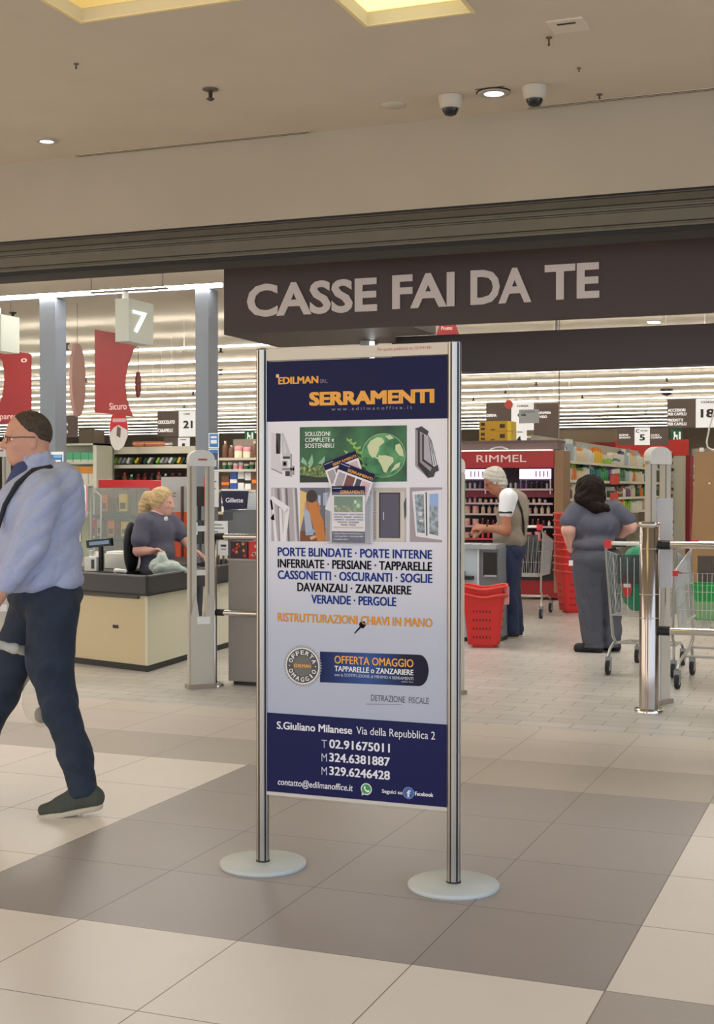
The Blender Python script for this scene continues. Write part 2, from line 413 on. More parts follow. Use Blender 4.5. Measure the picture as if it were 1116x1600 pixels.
# printed poster
NAVY = M(19, 22, 66, .5, spec=.2); NAVY2 = M(24, 27, 78, .5, spec=.2); GOLD = M(238, 168, 62, .5); PAPER = M(232, 228, 232, .45); INK = M(12, 12, 20, .6, spec=.1); BLUEINK = M(24, 54, 130, .6, spec=.15)
def grad_mat(stops, axis=2):
    m = bpy.data.materials.new('print_gradient'); m.use_nodes = True; n = m.node_tree; bs = n.nodes['Principled BSDF']
    t = n.nodes.new('ShaderNodeTexCoord'); sx = n.nodes.new('ShaderNodeSeparateXYZ'); r = n.nodes.new('ShaderNodeValToRGB')
    n.links.new(t.outputs['Generated'], sx.inputs[0]); n.links.new(sx.outputs[axis], r.inputs[0]); n.links.new(r.outputs[0], bs.inputs['Base Color'])
    el = r.color_ramp.elements
    while len(el) < len(stops): el.new(.5)
    for e, (p, c) in zip(el, stops): e.position = p; e.color = rgb(*c)
    bs.inputs['Roughness'].default_value = .5; bs.inputs['Specular IOR Level'].default_value = .2
    return m
def rows(y0, y1, dy, m, mb, x0=PX0, x1=PX1):
    # a band of the poster across its width between two heights of the middle line
    mb.box((x0, YF - dy, P(555, y1, YF).z), (x1, YF + .0005, P(555, y0, YF).z), m)
POST = MB(); rows(656, 1126, .0002, grad_mat([(0, (176, 182, 200)), (.30, (190, 194, 208)), (.62, (226, 224, 232)), (1, (236, 232, 236))]), POST); body = POST.build('poster_sheet', st)
H = MB(); rows(560.5, 656.5, .0005, NAVY, H)
YT = YF - .0011
textp(H, 'EDILMAN', (435.5, 600), (497, 598.5), 10.5, YT, GOLD, .055)
rectp(H, 431.5, 585, 436, 590, YT, M(240, 200, 150, .5))
textp(H, 'SRL', (500, 598.5), (512, 598), 6, YT, M(150, 130, 140, .5))
textp(H, 'SERRAMENTI', (485, 633.5), (677, 628), 19.5, YT, GOLD, .085)
textp(H, 'w w w . e d i l m a n o f f i c e . i t', (518, 641.5), (644, 639), 5.0, YT, M(150, 150, 170, .5))
H.build('poster_header', st)
# pictures
def noise_mat(c1, c2, scale, rough=.45, c3=None):
    m = bpy.data.materials.new('print_picture'); m.use_nodes = True; n = m.node_tree; bs = n.nodes['Principled BSDF']
    t = n.nodes.new('ShaderNodeTexCoord'); z = n.nodes.new('ShaderNodeTexNoise'); z.inputs['Scale'].default_value = scale; z.inputs['Detail'].default_value = 6
    r = n.nodes.new('ShaderNodeValToRGB'); n.links.new(t.outputs['Object'], z.inputs['Vector']); n.links.new(z.outputs['Fac'], r.inputs[0]); n.links.new(r.outputs[0], bs.inputs['Base Color'])
    e = r.color_ramp.elements; e[0].position = .35; e[1].position = .68; e[0].color = rgb(*c1); e[1].color = rgb(*c2)
    if c3: q = e.new(.54); q.color = rgb(*c3)
    bs.inputs['Roughness'].default_value = rough; return m
GRN = noise_mat((16, 58, 42), (58, 128, 74), 6); LEAFM = noise_mat((44, 72, 40), (196, 206, 140), 90, c3=(110, 134, 74)); SEA = noise_mat((30, 104, 66), (96, 168, 104), 20); LAND = M(206, 214, 168, .5)
G = MB(); polyp(G, [(468.5, 754), (636, 752.5), (636, 664.5), (468.5, 667.5)], YF - .0006, GRN)
Y1 = YF - .0009; Y2 = YF - .0012; Y3 = YF - .0015
def ripple(x0, x1, yb, yt, n, seed):
    r = random.Random(seed); up = [(x0 + (x1 - x0) * i / n, yt + r.uniform(-5, 5)) for i in range(n + 1)]
    return [(x0, yb), (x1, yb)] + list(reversed(up))
polyp(G, ripple(469, 560, 747, 728, 14, 3), Y1, LEAFM)
polyp(G, [(469, 753.6), (540, 753), (540, 743), (500, 746), (469, 742)], Y2, M(28, 44, 34, .5))
for q in ([(470, 722), (473, 714), (479, 721), (480, 728)], [(481, 724), (488, 709), (490, 722), (486, 730)], [(497, 724), (508, 712), (507, 726)]): polyp(G, q, Y2, M(140, 188, 150, .5))
fern = [(546, 687), (552, 692), (558, 699), (563, 706), (566, 716), (566, 726)]
for i, (x, y) in enumerate(fern):
    for sgn in (-1, 1):
        polyp(G, [(x - 1, y), (x + sgn * (4 + i * .8), y - 3 + sgn), (x + sgn * (4 + i), y + 1), (x + 1, y + 4)], Y2, M(150, 186, 88, .5))
polyp(G, [(537, 703), (543, 706), (546, 704), (541, 709)], Y2, M(176, 210, 120, .5))
gx, gy, gr = 599.5, 711.5, 33.5
cir = lambda r, n=40, dx=0, dy=0: [(gx + dx + r * math.cos(2 * PI * k / n), gy + dy - r * math.sin(2 * PI * k / n)) for k in range(n)]
polyp(G, list(reversed(cir(gr + 1))), Y1, M(150, 190, 140, .5)); polyp(G, list(reversed(cir(gr))), Y2, SEA)
for q in ([(-25, -14), (-20, -22), (-10, -28), (-3, -27), (2, -21), (-6, -14), (-8, -6), (-12, 2), (-17, 4), (-22, -2)], [(-8, 0), (4, 0), (14, 3), (16, 9), (8, 18), (4, 27), (0, 25), (-3, 16), (-8, 8)], [(-14, 1), (-9, 3), (-8, 6), (-13, 4)],
          [(18, -16), (25, -18), (30, -8), (31, 2), (24, 0), (18, -8)], [(2, -30), (10, -31), (16, -26), (8, -24)], [(18, 14), (26, 10), (24, 18), (17, 22), (10, 26)]):
    polyp(G, [(gx + a * 1.02, gy + c * 1.02) for a, c in reversed(q)] if True else q, Y3, LAND)
for k, s_ in enumerate(('SOLUZIONI', 'COMPLETE e', 'SOSTENIBILI')):
    textp(G, s_, (477, 681.5 + 9.2 * k), (477 + (39, 45, 45)[k], 680.8 + 9.2 * k), 6.6, Y2, M(240, 244, 236, .5), .02)
G.build('nature_picture', st)
def pic(name, draw):
    b = MB(); draw(b); return b.build(name, st)
def d_profile(b):       # white window section
    g1, g2, g3 = M(214, 208, 212, .5), M(150, 142, 148, .5), M(56, 50, 56, .5)
    polyp(b, [(424, 676), (431, 677), (441, 736), (441, 741), (424, 732)], Y1, g1)
    polyp(b, [(431.5, 677), (438.5, 677.5), (438, 709), (431.5, 709)], Y1, g3)
    polyp(b, [(440, 676), (443, 677), (453, 706), (453, 712), (441, 712)], Y1, M(196, 194, 198, .5)); polyp(b, [(443, 690), (445, 690), (448, 704), (448, 709), (443, 709)], Y2, g1)
    polyp(b, [(442, 713), (453, 713), (453, 717), (442, 717)], Y2, g3)
    for (x0, y0, x1, y1, c) in ((441, 720, 449, 729, g2), (443, 722, 447, 727, g1), (441, 731, 460, 735, g2), (454, 709, 456, 745, g2), (446, 736, 453, 744, g3), (457, 728, 460, 742, g2)): rectp(b, x0, y0, x1, y1, Y2, c)
    polyp(b, [(424, 733), (441, 741), (441, 739), (424, 731)], Y2, g2)
pic('profile_picture', d_profile)
def d_dark(b):          # dark window section
    g1, g2, g3 = M(150, 142, 150, .5), M(58, 54, 60, .5), M(34, 30, 36, .5)
    polyp(b, [(649, 671), (654, 672), (654, 724), (669, 738), (669, 747), (649, 728)], Y1, g1)
    polyp(b, [(653, 672), (656, 672), (656, 722), (677, 740), (677, 745), (669, 747), (653, 727)], Y2, g3)
    polyp(b, [(656, 676), (660, 677), (660, 719), (676, 731), (676, 738), (656, 722)], Y1, g1)
    polyp(b, [(660, 678), (662.5, 678), (662.5, 717), (678, 729), (678, 733), (660, 720)], Y2, g3)
    polyp(b, [(662.5, 680), (668, 681), (677, 728), (662.5, 716)], Y1, M(176, 172, 180, .5))
    for k in (0, 3.5, 7): polyp(b, [(669 + k * .6, 680 + k), (670 + k * .6, 680 + k), (676.5 + k, 727), (675.5 + k, 727)], Y2, g2)
    polyp(b, [(648, 670), (659, 666), (670, 674), (668, 681), (659, 676)], Y3, g2)
    polyp(b, [(675, 731), (684, 726), (686, 735), (680, 738), (678, 745), (668, 747), (670, 741)], Y3, g2)
pic('dark_profile_picture', d_dark)
def frame_pic(b, x0, y0, x1, y1, m): rectp(b, x0, y0, x1, y1, Y1 + .0003, m)
def d_corner(b):
    frame_pic(b, 424, 762, 464, 846, M(176, 168, 172, .5))
    for x0, x1, c in ((425, 429, 200), (433, 437, 120), (440, 444, 215), (446, 449, 110), (457, 460, 205), (461, 464, 130)): polyp(b, [(x0 + 4, 846), (x1 + 4, 846), (x1, 763), (x0, 763)], Y1, M(c, c - 6, c, .5))
    W2 = M(232, 228, 232, .5)
    polyp(b, [(424, 776), (427, 775), (452, 792), (451, 797), (448, 801), (424, 782)], Y3, W2); polyp(b, [(447, 796), (453, 792), (447, 846), (441, 846)], Y3, W2)
    polyp(b, [(424, 782), (427, 784), (434, 846), (429, 846)], Y2, W2); polyp(b, [(436, 793), (440, 795), (443, 846), (438, 846)], Y2, W2)
    polyp(b, [(422, 781), (425, 780), (427, 796), (424, 797)], Y3, INK); polyp(b, [(423, 809), (428, 802), (429, 813), (424, 812)], Y3, INK)
pic('corner_picture', d_corner)
def d_lady(b):
    frame_pic(b, 469, 762, 516, 846, M(104, 106, 122, .5))
    polyp(b, [(469, 846), (516, 846), (512, 824), (469, 830)], Y1, M(120, 66, 34, .5)); polyp(b, [(469, 832), (476, 800), (480, 770), (469, 766)], Y1, M(226, 190, 120, .5))
    polyp(b, [(474, 792), (484, 800), (490, 836), (478, 836)], Y2, M(170, 178, 196, .5)); polyp(b, [(478, 832), (493, 826), (494, 831), (479, 837)], Y2 - .0001, M(140, 172, 210, .5))
    polyp(b, [(478, 792), (480, 784), (492, 783), (499, 786), (500, 800), (506, 815), (509, 845), (496, 846), (489, 820), (484, 802)], Y3, M(198, 122, 52, .5))
    polyp(b, [(477, 796), (476, 786), (481, 784), (482, 798)], Y3, M(190, 140, 110, .5)); polyp(b, [(498, 786), (502, 795), (499, 799), (496, 790)], Y3, M(180, 130, 104, .5))
    polyp(b, list(reversed([(487 + 8.5 * math.cos(t * PI / 8), 775.5 - 10 * math.sin(t * PI / 8)) for t in range(16)])), Y3 - .0002, M(52, 34, 30, .5))
    rectp(b, 505, 770, 512, 790, Y2, M(160, 180, 206, .5)); rectp(b, 497, 774, 501, 790, Y2, M(190, 200, 216, .5))
    polyp(b, [(484, 839), (494, 836), (496, 839), (486, 844)], Y3, M(206, 170, 140, .5))
pic('cleaning_picture', d_lady)
def d_door(b):
    frame_pic(b, 583, 762, 635, 847, M(190, 180, 170, .5))
    for k in range(26): rectp(b, 583.5, 768 + k * 2.9, 588, 769.6 + k * 2.9, Y1, M(140, 130, 122, .5))
    rectp(b, 588, 768, 632, 846, Y1, M(206, 198, 188, .5)); rectp(b, 592.5, 769.5, 625.5, 841, Y2, M(44, 38, 48, .5)); rectp(b, 594.5, 771.5, 623.5, 840, Y3, M(84, 80, 98, .5)); rectp(b, 599, 800, 600, 812, Y3 - .0002, M(206, 206, 210, .5))
    polyp(b, [(632, 812), (635, 806), (635, 776), (631, 786)], Y2, M(70, 80, 64, .5))
pic('door_picture', d_door)
def d_window(b):
    frame_pic(b, 640.5, 761.5, 691, 847.5, M(164, 150, 156, .5)); W2 = M(226, 224, 230, .5)
    polyp(b, [(650, 838), (691, 844), (691, 765), (644, 768)], Y1, W2)
    GLS = noise_mat((96, 110, 96), (176, 190, 208), 60)
    polyp(b, [(652, 832), (664, 833), (662, 772), (648, 773)], Y2, GLS); polyp(b, [(671, 834), (685, 837), (685, 771), (671, 772)], Y2, GLS)
    polyp(b, [(666, 837), (668, 837), (667, 769), (665, 769)], Y2, M(70, 66, 70, .5)); polyp(b, [(671, 790), (685, 789), (685, 771), (671, 772)], Y3, M(150, 178, 226, .5))
    for q in ((654, 800, 660, 806), (655, 812, 661, 815)): rectp(b, *q, Y3, M(210, 212, 212, .5))
pic('window_picture', d_window)
# lines of service names
L = MB()
for s_, a, c, col, hh in (('PORTE BLINDATE · PORTE INTERNE', (434.5, 869.5), (675, 872), BLUEINK, 13.2), ('INFERRIATE · PERSIANE · TAPPARELLE', (434.5, 887.5), (675, 891), INK, 13.2),
                     ('CASSONETTI · OSCURANTI · SOGLIE', (434.5, 905), (675.5, 910), BLUEINK, 13.2), ('DAVANZALI · ZANZARIERE', (465, 924.5), (642.5, 928), INK, 13.2), ('VERANDE · PERGOLE', (487, 943.5), (619, 946), BLUEINK, 13.2),
                     ('RISTRUTTURAZIONI CHIAVI IN MANO', (434.5, 971.5), (675.5, 979), M(216, 148, 60, .6, spec=.1), 13.0)):
    textp(L, s_, a, c, hh, YF - .0011, col, .034)
polyp(L, [(553.5, 989), (555, 990), (564, 981), (568, 982), (572, 977), (570, 971), (564, 971), (561, 975), (562, 979)], YF - .0014, INK)
L.build('lettering', st)
# offer banner and seal
Bn = MB(); pts = [(500, 1065), (500, 1017)] ; bx = []
top = [(500, 1018), (655, 1023)]; cxr, cyr, rr = 655, 1047.5, 24.5
arc = [(cxr + 15 * math.cos(a), cyr - rr * math.sin(a)) for a in [PI / 2 - PI * k / 14 for k in range(15)]]
polyp(Bn, [(500, 1066), ] + list(reversed(arc)) + [(500, 1018)], YF - .0008, grad_mat([(0, (24, 32, 78)), (.45, (54, 84, 146)), (.8, (28, 30, 56)), (1, (24, 24, 44))], 0))
textp(Bn, 'OFFERTA OMAGGIO', (523, 1037.5), (646, 1041.5), 12, YF - .0012, GOLD, .02)
textp(Bn, 'TAPPARELLE o ZANZARIERE', (523, 1048.5), (646, 1055), 8.2, YF - .0012, M(232, 232, 236, .5), .03)
textp(Bn, 'con la SOSTITUZIONE di MINIMO 4 SERRAMENTI', (523, 1057), (646, 1062), 4.6, YF - .0012, M(190, 196, 216, .5), .01)
textp(Bn, 'valido fino', (627, 1066), (646, 1067), 2.4, YF - .0012, M(190, 196, 216, .5))
Bn.build('offer_banner', st)
Se = MB(); sc_ = P(473, 1040.5, YF); sr = 33.5 * dep(sc_) / FPX
def ring(r, n, y, m, star=None):
    q = []
    for k in range(n):
        a = 2 * PI * k / n; ra = r if star is None or k % 2 else r * star
        q.append((sc_.x + ra * math.cos(a), y, sc_.z + ra * math.sin(a)))
    Se.poly(q, m)
ring(sr, 96, YF - .0010, M(150, 150, 150, .35, .4), .88); ring(sr * .86, 48, YF - .0013, M(228, 226, 222, .5)); ring(sr * .80, 48, YF - .0016, M(74, 72, 72, .5)); ring(sr * .48, 40, YF - .0018, M(104, 102, 98, .5))
def arc_text(s_, r, a0, a1, h, m, inward=False):
    for k, chh in enumerate(s_):
        a = a0 + (a1 - a0) * k / (len(s_) - 1); U = Vector((math.sin(a), 0, -math.cos(a))); V = Vector((math.cos(a), 0, math.sin(a)))
        if inward: U, V = -U, -V
        w = h * (.28 if chh == 'I' else .85)
        O = Vector((sc_.x + r * math.cos(a), YF - .0020, sc_.z + r * math.sin(a))) - U * w / 2
        text(Se, chh, O, U, V, w, h, m, .03)
WH = M(236, 236, 234, .5)
arc_text('OFFERTA', sr * .53, math.radians(158), math.radians(22), sr * .2, WH); arc_text('OMAGGIO', sr * .73, math.radians(203), math.radians(337), sr * .2, WH, True)
text(Se, 'EDILMAN', (sc_.x - sr * .42, YF - .0021, sc_.z - sr * .07), XU, ZU, sr * .84, sr * .15, GOLD, .04)
for dx in (-.66, .66): Se.box((sc_.x + sr * dx - .002, YF - .0020, sc_.z - .002), (sc_.x + sr * dx + .002, YF - .0018, sc_.z + .002), WH)
Se.build('offer_seal', st)
D_ = MB(); textp(D_, 'DETRAZIONE  FISCALE', (580, 1095), (670, 1100), 9.5, YF - .0011, M(66, 66, 78, .5), -.012)
polyp(D_, [(572, 1100.5), (628, 1100.8), (628, 1100.2), (572, 1099.7)], YF - .0011, M(120, 122, 134, .5)); D_.build('small_lettering', st)
Fo = MB(); rows(1122.5, 1248.5, .0006, NAVY2, Fo); LW = M(232, 232, 238, .5); YG = YF - .0012
textp(Fo, 'S.Giuliano Milanese', (433, 1138.5), (550, 1147), 11.5, YG, LW, .03); textp(Fo, 'Via della Repubblica 2', (557, 1147.5), (680, 1155), 12, YG, LW, .0)
for k, (a, c) in enumerate((('T', '02.91675011'), ('M', '324.6381887'), ('M', '329.6246428'))):
    y = 1169 + 21.2 * k
    textp(Fo, a, (502.5, y - 1), (511, y), 12.5, YG, M(190, 192, 210, .5), -.02); textp(Fo, c, (515, y), (609, y + 6), 13, YG, LW, .035)
textp(Fo, 'contatto@edilmanoffice.it', (434, 1227), (551, 1235), 9.8, YG, LW, .012, slant=.12)
textp(Fo, 'Seguici su', (597, 1239), (628.5, 1241), 5.6, YG, LW, .03); textp(Fo, 'Facebook', (649, 1243), (677, 1245), 6, YG, LW, .04)
def disc(b, x, y, rpx, yy, m, n=28):
    c = P(x, y, yy); r = rpx * dep(c) / FPX; b.poly([(c.x + r * math.cos(2 * PI * k / n), yy, c.z + r * math.sin(2 * PI * k / n)) for k in range(n)], m)
disc(Fo, 572.5, 1233, 9.3, YG, LW); polyp(Fo, [(565.5, 1243), (572, 1240), (565, 1234)], YG, LW); disc(Fo, 572.5, 1233, 7.6, YG - .0003, M(58, 150, 72, .5))
polyp(Fo, [(568.5, 1229), (570.5, 1228), (572, 1231), (571, 1232.5), (574, 1235.3), (575.5, 1234.3), (578, 1236), (576.8, 1238), (573, 1238), (569.5, 1234)][::-1], YG - .0006, LW)
disc(Fo, 638.5, 1239, 9.3, YG, M(120, 150, 206, .5)); disc(Fo, 638.5, 1239, 8.2, YG - .0003, M(58, 90, 160, .5)); textp(Fo, 'f', (636.3, 1245.5), (641.5, 1245.5), 10.5, YG - .0006, LW, .05)
Fo.build('poster_footer', st)
# acrylic leaflet holder fixed on the poster and the leaflets in it
ACR = M(236, 238, 242, .08, alpha=.10)
Ho = MB(); a = P(514, 849, YF); c = P(581.5, 764, YF); YHF = YF - .034
Ho.box((a.x, YHF - .002, a.z), (c.x, YHF, c.z - .012), ACR); Ho.box((a.x, YHF, a.z), (a.x + .002, YF - .003, c.z), ACR); Ho.box((c.x - .002, YHF, a.z), (c.x, YF - .003, c.z), ACR); Ho.box((a.x, YHF, a.z), (c.x, YF - .003, a.z + .003), ACR)
Ho.box((a.x, YF - .0045, a.z), (c.x, YF - .0025, c.z + .01), ACR); Ho.build('leaflet_holder', st)
def leaflet(label, pl, pr, y, w, h, tilt, full, lean=0.0, clip=1.0):
    U = Vector((math.cos(tilt), 0, math.sin(tilt))); V = Vector((-math.sin(tilt), lean, math.cos(tilt))).normalized(); O = Vector((pl.x, y, pl.z))
    N = U.cross(V)     # towards the camera when negative y
    b = MB()
    def q(u0, v0, u1, v1, k, m): b.poly([O + U * (u * w) + V * (v * h) + N * (.0002 * k) for u, v in ((u0, v0), (u1, v0), (u1, v1), (u0, v1))], m)
    pts = [O + U * (u * w) + V * (v * h) for u, v in ((0, 0), (1, 0), (1, 1), (0, 1))]
    b.add([p for p in pts] + [p - N * .0012 for p in pts], [(0, 1, 2, 3), (7, 6, 5, 4), (0, 4, 5, 1), (1, 5, 6, 2), (2, 6, 7, 3), (3, 7, 4, 0)], PAPER)
    q(0, .84, 1, 1, 1, NAVY); text(b, 'SERRAMENTI', O + U * w * .26 + V * h * .865 + N * .0006, U, V, w * .70, h * .055, GOLD, .04); q(.03, .955, .3, .97, 2, M(170, 172, 196, .5))
    if full:
        q(.07, .54, .93, .82, 1, GRN); q(.07, .54, .93, .66, 2, LEAFM); gc = O + U * w * .76 + V * h * .69
        b.poly([gc + U * (w * .15 * math.cos(2 * PI * k / 24)) + V * (w * .15 * math.sin(2 * PI * k / 24)) + N * .0006 for k in range(24)], SEA)
        for du, dv in ((-.05, .05), (.04, -.05)): b.poly([gc + U * w * (du + .05 * math.cos(2 * PI * k / 7)) + V * w * (dv + .06 * math.sin(2 * PI * k / 7)) + N * .0009 for k in range(7)], LAND)
        for k, (s_, u0, u1, m_) in enumerate((('PORTE BLINDATE · PORTE INTERNE', .06, .94, BLUEINK), ('INFERRIATE · PERSIANE · TAPPARELLE', .06, .94, INK), ('CASSONETTI · OSCURANTI · SOGLIE', .06, .94, BLUEINK), ('DAVANZALI · ZANZARIERE', .18, .82, INK), ('VERANDE · PERGOLE', .27, .73, INK), ('RISTRUTTURAZIONI CHIAVI IN MANO', .06, .94, GOLD))):
            text(b, s_, O + U * w * u0 + V * h * (.485 - .046 * k) + N * .0006, U, V, w * (u1 - u0), h * .026, m_, .03)
        q(0, 0, 1, .2, 1, NAVY2)
        for k, (s_, u0, u1) in enumerate((('S.Giuliano Milanese Via della Repubblica 2', .05, .95), ('02.91675011 324.6381887', .1, .95), ('contatto@edilmanoffice.it', .05, .5))): text(b, s_, O + U * w * u0 + V * h * (.15 - .05 * k) + N * .0006, U, V, w * (u1 - u0), h * .022, LW, .02)
    else:
        for u0, u1, cc in ((.05, .25, (168, 160, 166)), (.28, .52, (120, 72, 74)), (.56, .70, (70, 66, 74)), (.73, .95, (214, 180, 190))): q(u0, .52, u1, .80, 1, M(*cc, .5))
    return tag(b.build('leaflet', origin=O), label, 'leaflet', 'leaflets in the acrylic holder of the poster stand')
sc1 = dep(P(548, 800, YF)) / FPX
lw_ = 55.5 * sc1; lh = 88 * sc1
o1 = P(518.5, 847.5, YHF + .004); leaflet('upright front leaflet with green globe picture inside the clear holder on the poster', o1, None, YHF + .005, lw_, lh, 0, True)
o2 = P(517.5, 838 - 58, YF - .02)
def fanned(label, ptl, ptr, y, full=False):
    a = P(*ptl, y); c = P(*ptr, y); t = math.atan2(c.z - a.z, c.x - a.x); w = (c - a).length; h = lh * w / lw_
    U = Vector((math.cos(t), 0, math.sin(t))); V = Vector((-math.sin(t), 0, math.cos(t)))
    h2 = h * .80
    O = a - V * h2
    return leaflet(label, O, None, y, w, h2, t, False)
fanned('leaflet tilted clockwise, fanned out above the upright one', (532, 721), (587, 741.5), YHF + .011)
fanned('leaflet tilted anticlockwise at the back of the fan, its corner highest', (504.5, 724), (556, 704), YHF + .017)
# ------------------------------------------------------------------ self-checkout portal sign
DB = M(64, 49, 47, .5, var=.03, scale=3); DB2 = M(50, 42, 43, .5)
zs0, zs1 = 2.577, 3.046; xs0 = -1.868
t = thing('portal_sign', 'dark brown hanging overhead sign with big pale capital letters above the self-checkout entrance', 'sign', (.6, 5.2, zs0))
b = MB(); b.box((xs0, 4.75, zs0), (3.6, 4.80, zs1), DB); b.box((xs0, 4.80, zs0), (-.45, 5.30, zs1), DB); b.box((xs0, 5.30, zs0), (-.9, 5.70, zs1), DB); b.build('sign_body', t)
b = MB(); y = 4.75
for s_, a, c, hh in (('CASSE', 387, 590, 51), ('FAI', 614, 711, 53), ('DA', 736, 831, 54), ('TE', 852, 937, 55)):
    pa, pc = P(a, 480, y), P(c, 480, y)
    text(b, s_, (pa.x, y - .001, P({387: 488.5, 614: 481, 736: 474.5, 852: 467.5}[a] and (a + c) / 2, {387: 491, 614: 481, 736: 474.5, 852: 467.5}[a], y).z), XU, ZU, pc.x - pa.x, hh * dep((pa + pc) / 2) / FPX, M(206, 194, 188, .5), .03, .012)
b.build('letters', t)
t = thing('portal_rear_beam', 'lower dark brown beam hanging behind the big lettered overhead sign', 'beam', (.9, 5.85, 2.35))
b = MB(); b.box((-.95, 5.75, 2.345), (2.9, 5.95, 2.628), DB2); b.build('beam_body', t)
for X in (.3, 2.2): b = MB(); b.tube([(X, 5.85, 2.628), (X, 5.85, 3.39)], .012, STEEL); b.build('hanger_rod', t)
a = P(563, 540, 5.45)
t = thing('portal_post', 'grey upright post under the big lettered overhead sign, mostly hidden by the poster stand', 'post', (a.x + .06, 5.5, 0))
b = MB(); b.box((a.x, 5.45, 0), (P(578, 540, 5.45).x, 5.62, zs0 - .003), M(150, 152, 148, .4, .3)); b.build('post_body', t)
b = MB(); b.box((P(578.5, 540, 5.45).x, 5.44, .3), (P(584, 540, 5.45).x, 5.47, zs0 - .01), M(250, 250, 246, .5, emit=1.6)); b.build('light_strip', t)
# ------------------------------------------------------------------ columns with a light bar
COLM = M(122, 128, 138, .42, .15)
CYY = 8.9
bar0, bar1 = P(0, 464, CYY), P(348, 446.5, CYY)
zbar = (bar0.z + bar1.z) / 2
for x0, x1, x2, lab in ((61.5, 86, 96, 'bluish grey square column behind the walking man'), (305, 326, 340.5, 'bluish grey square column with posters behind the security gate')):
    a, c = P(x0, 470, CYY), P(x1, 470, CYY); dpt = .22
    b = MB(); b.box((a.x, CYY, 0), (c.x, CYY + dpt, zbar - .03), COLM); o = b.build('column', bevel=.004); tag(o, lab, 'column')
t = thing('light_bar', 'slim white light bar running along the tops of the two bluish columns', 'light bar', ((bar0.x + bar1.x) / 2 - .6, CYY, zbar - .03))
b = MB(); b.box((bar0.x - 1.5, CYY + .02, zbar - .025), (bar1.x - .01, CYY + .16, zbar + .02), M(200, 200, 200, .5)); b.build('bar_housing', t)
b = MB(); b.box((bar0.x - 1.5, CYY - .03, zbar - .02), (bar1.x - .01, CYY + .02, zbar + .014), M(255, 253, 250, .5, emit=28.0)); b.build('diffuser', t)
# posters taped on the columns
def poster(name, label, x0, y0, x1, y1, Y, cols, cat='poster', txt=(), stand=None):
    a, c = P(x0, y0, Y), P(x1, y1, Y)
    b = MB(); b.box((a.x, Y - .006, c.z), (c.x, Y - .001, a.z), cols[0])
    w, h = c.x - a.x, a.z - c.z
    for k, (u0, v0, u1, v1, m) in enumerate(cols[1:]): b.box((a.x + u0 * w, Y - .0066 - .0003 * k, c.z + v0 * h), (a.x + u1 * w, Y - .006, c.z + v1 * h), m)
    for s_, u0, v0, u1, hh, m in txt: text(b, s_, (a.x + u0 * w, Y - .009, c.z + v0 * h), XU, ZU, (u1 - u0) * w, hh * h, m, .02)
    if stand is not None: xm_ = (a.x + c.x) / 2; b.box((xm_ - .008, Y - .001, stand), (xm_ + .008, Y + .012, a.z), STEEL)
    return tag(b.build(name), label, cat)
BL = M(46, 120, 190, .4); BL2 = M(120, 176, 220, .4); PW = M(236, 238, 240, .5); GT = M(120, 126, 134, .5)
poster('wall_poster', 'blue and white poster on the column over the walking man\'s shoulder', 80, 706, 99.5, 752, 8.88, [PW, (.08, .04, .92, .9, BL), (.25, .55, .8, .72, PW), (.2, .8, .85, .88, BL2)])
poster('wall_poster', 'small blue poster high on the column beside the security gate', 326.5, 677, 342.5, 700, 8.88, [PW, (.08, .06, .92, .94, BL), (.2, .3, .8, .55, PW), (.2, .65, .8, .8, PW)])
poster('wall_poster', 'dark blue poster with a pale photo below the small blue one', 326.5, 701, 342, 736, 8.88, [PW, (.06, .05, .94, .8, M(60, 74, 100, .5)), (.3, .2, .8, .5, M(190, 188, 186, .5)), (.06, .8, .94, .95, BL)])
poster('wall_poster', 'pale grey notice under the dark blue poster on the column', 327, 737, 342, 792, 6.52, [M(220, 220, 222, .5), (.1, .7, .8, .74, GT), (.1, .5, .7, .54, GT), (.1, .3, .6, .33, GT)])
poster('product_flyer', 'white flyer with a pink picture hanging behind the walking man\'s shoulder', 113, 758, 137, 808, 8.4, [PW, (.06, .48, .8, .95, M(150, 152, 154, .5)), (.3, .55, .75, .92, M(206, 110, 124, .5)), (.06, .34, .8, .42, M(186, 200, 90, .5)), (.95, 0, 1, 1, M(196, 60, 60, .5))], 'flyer', stand=0.0)
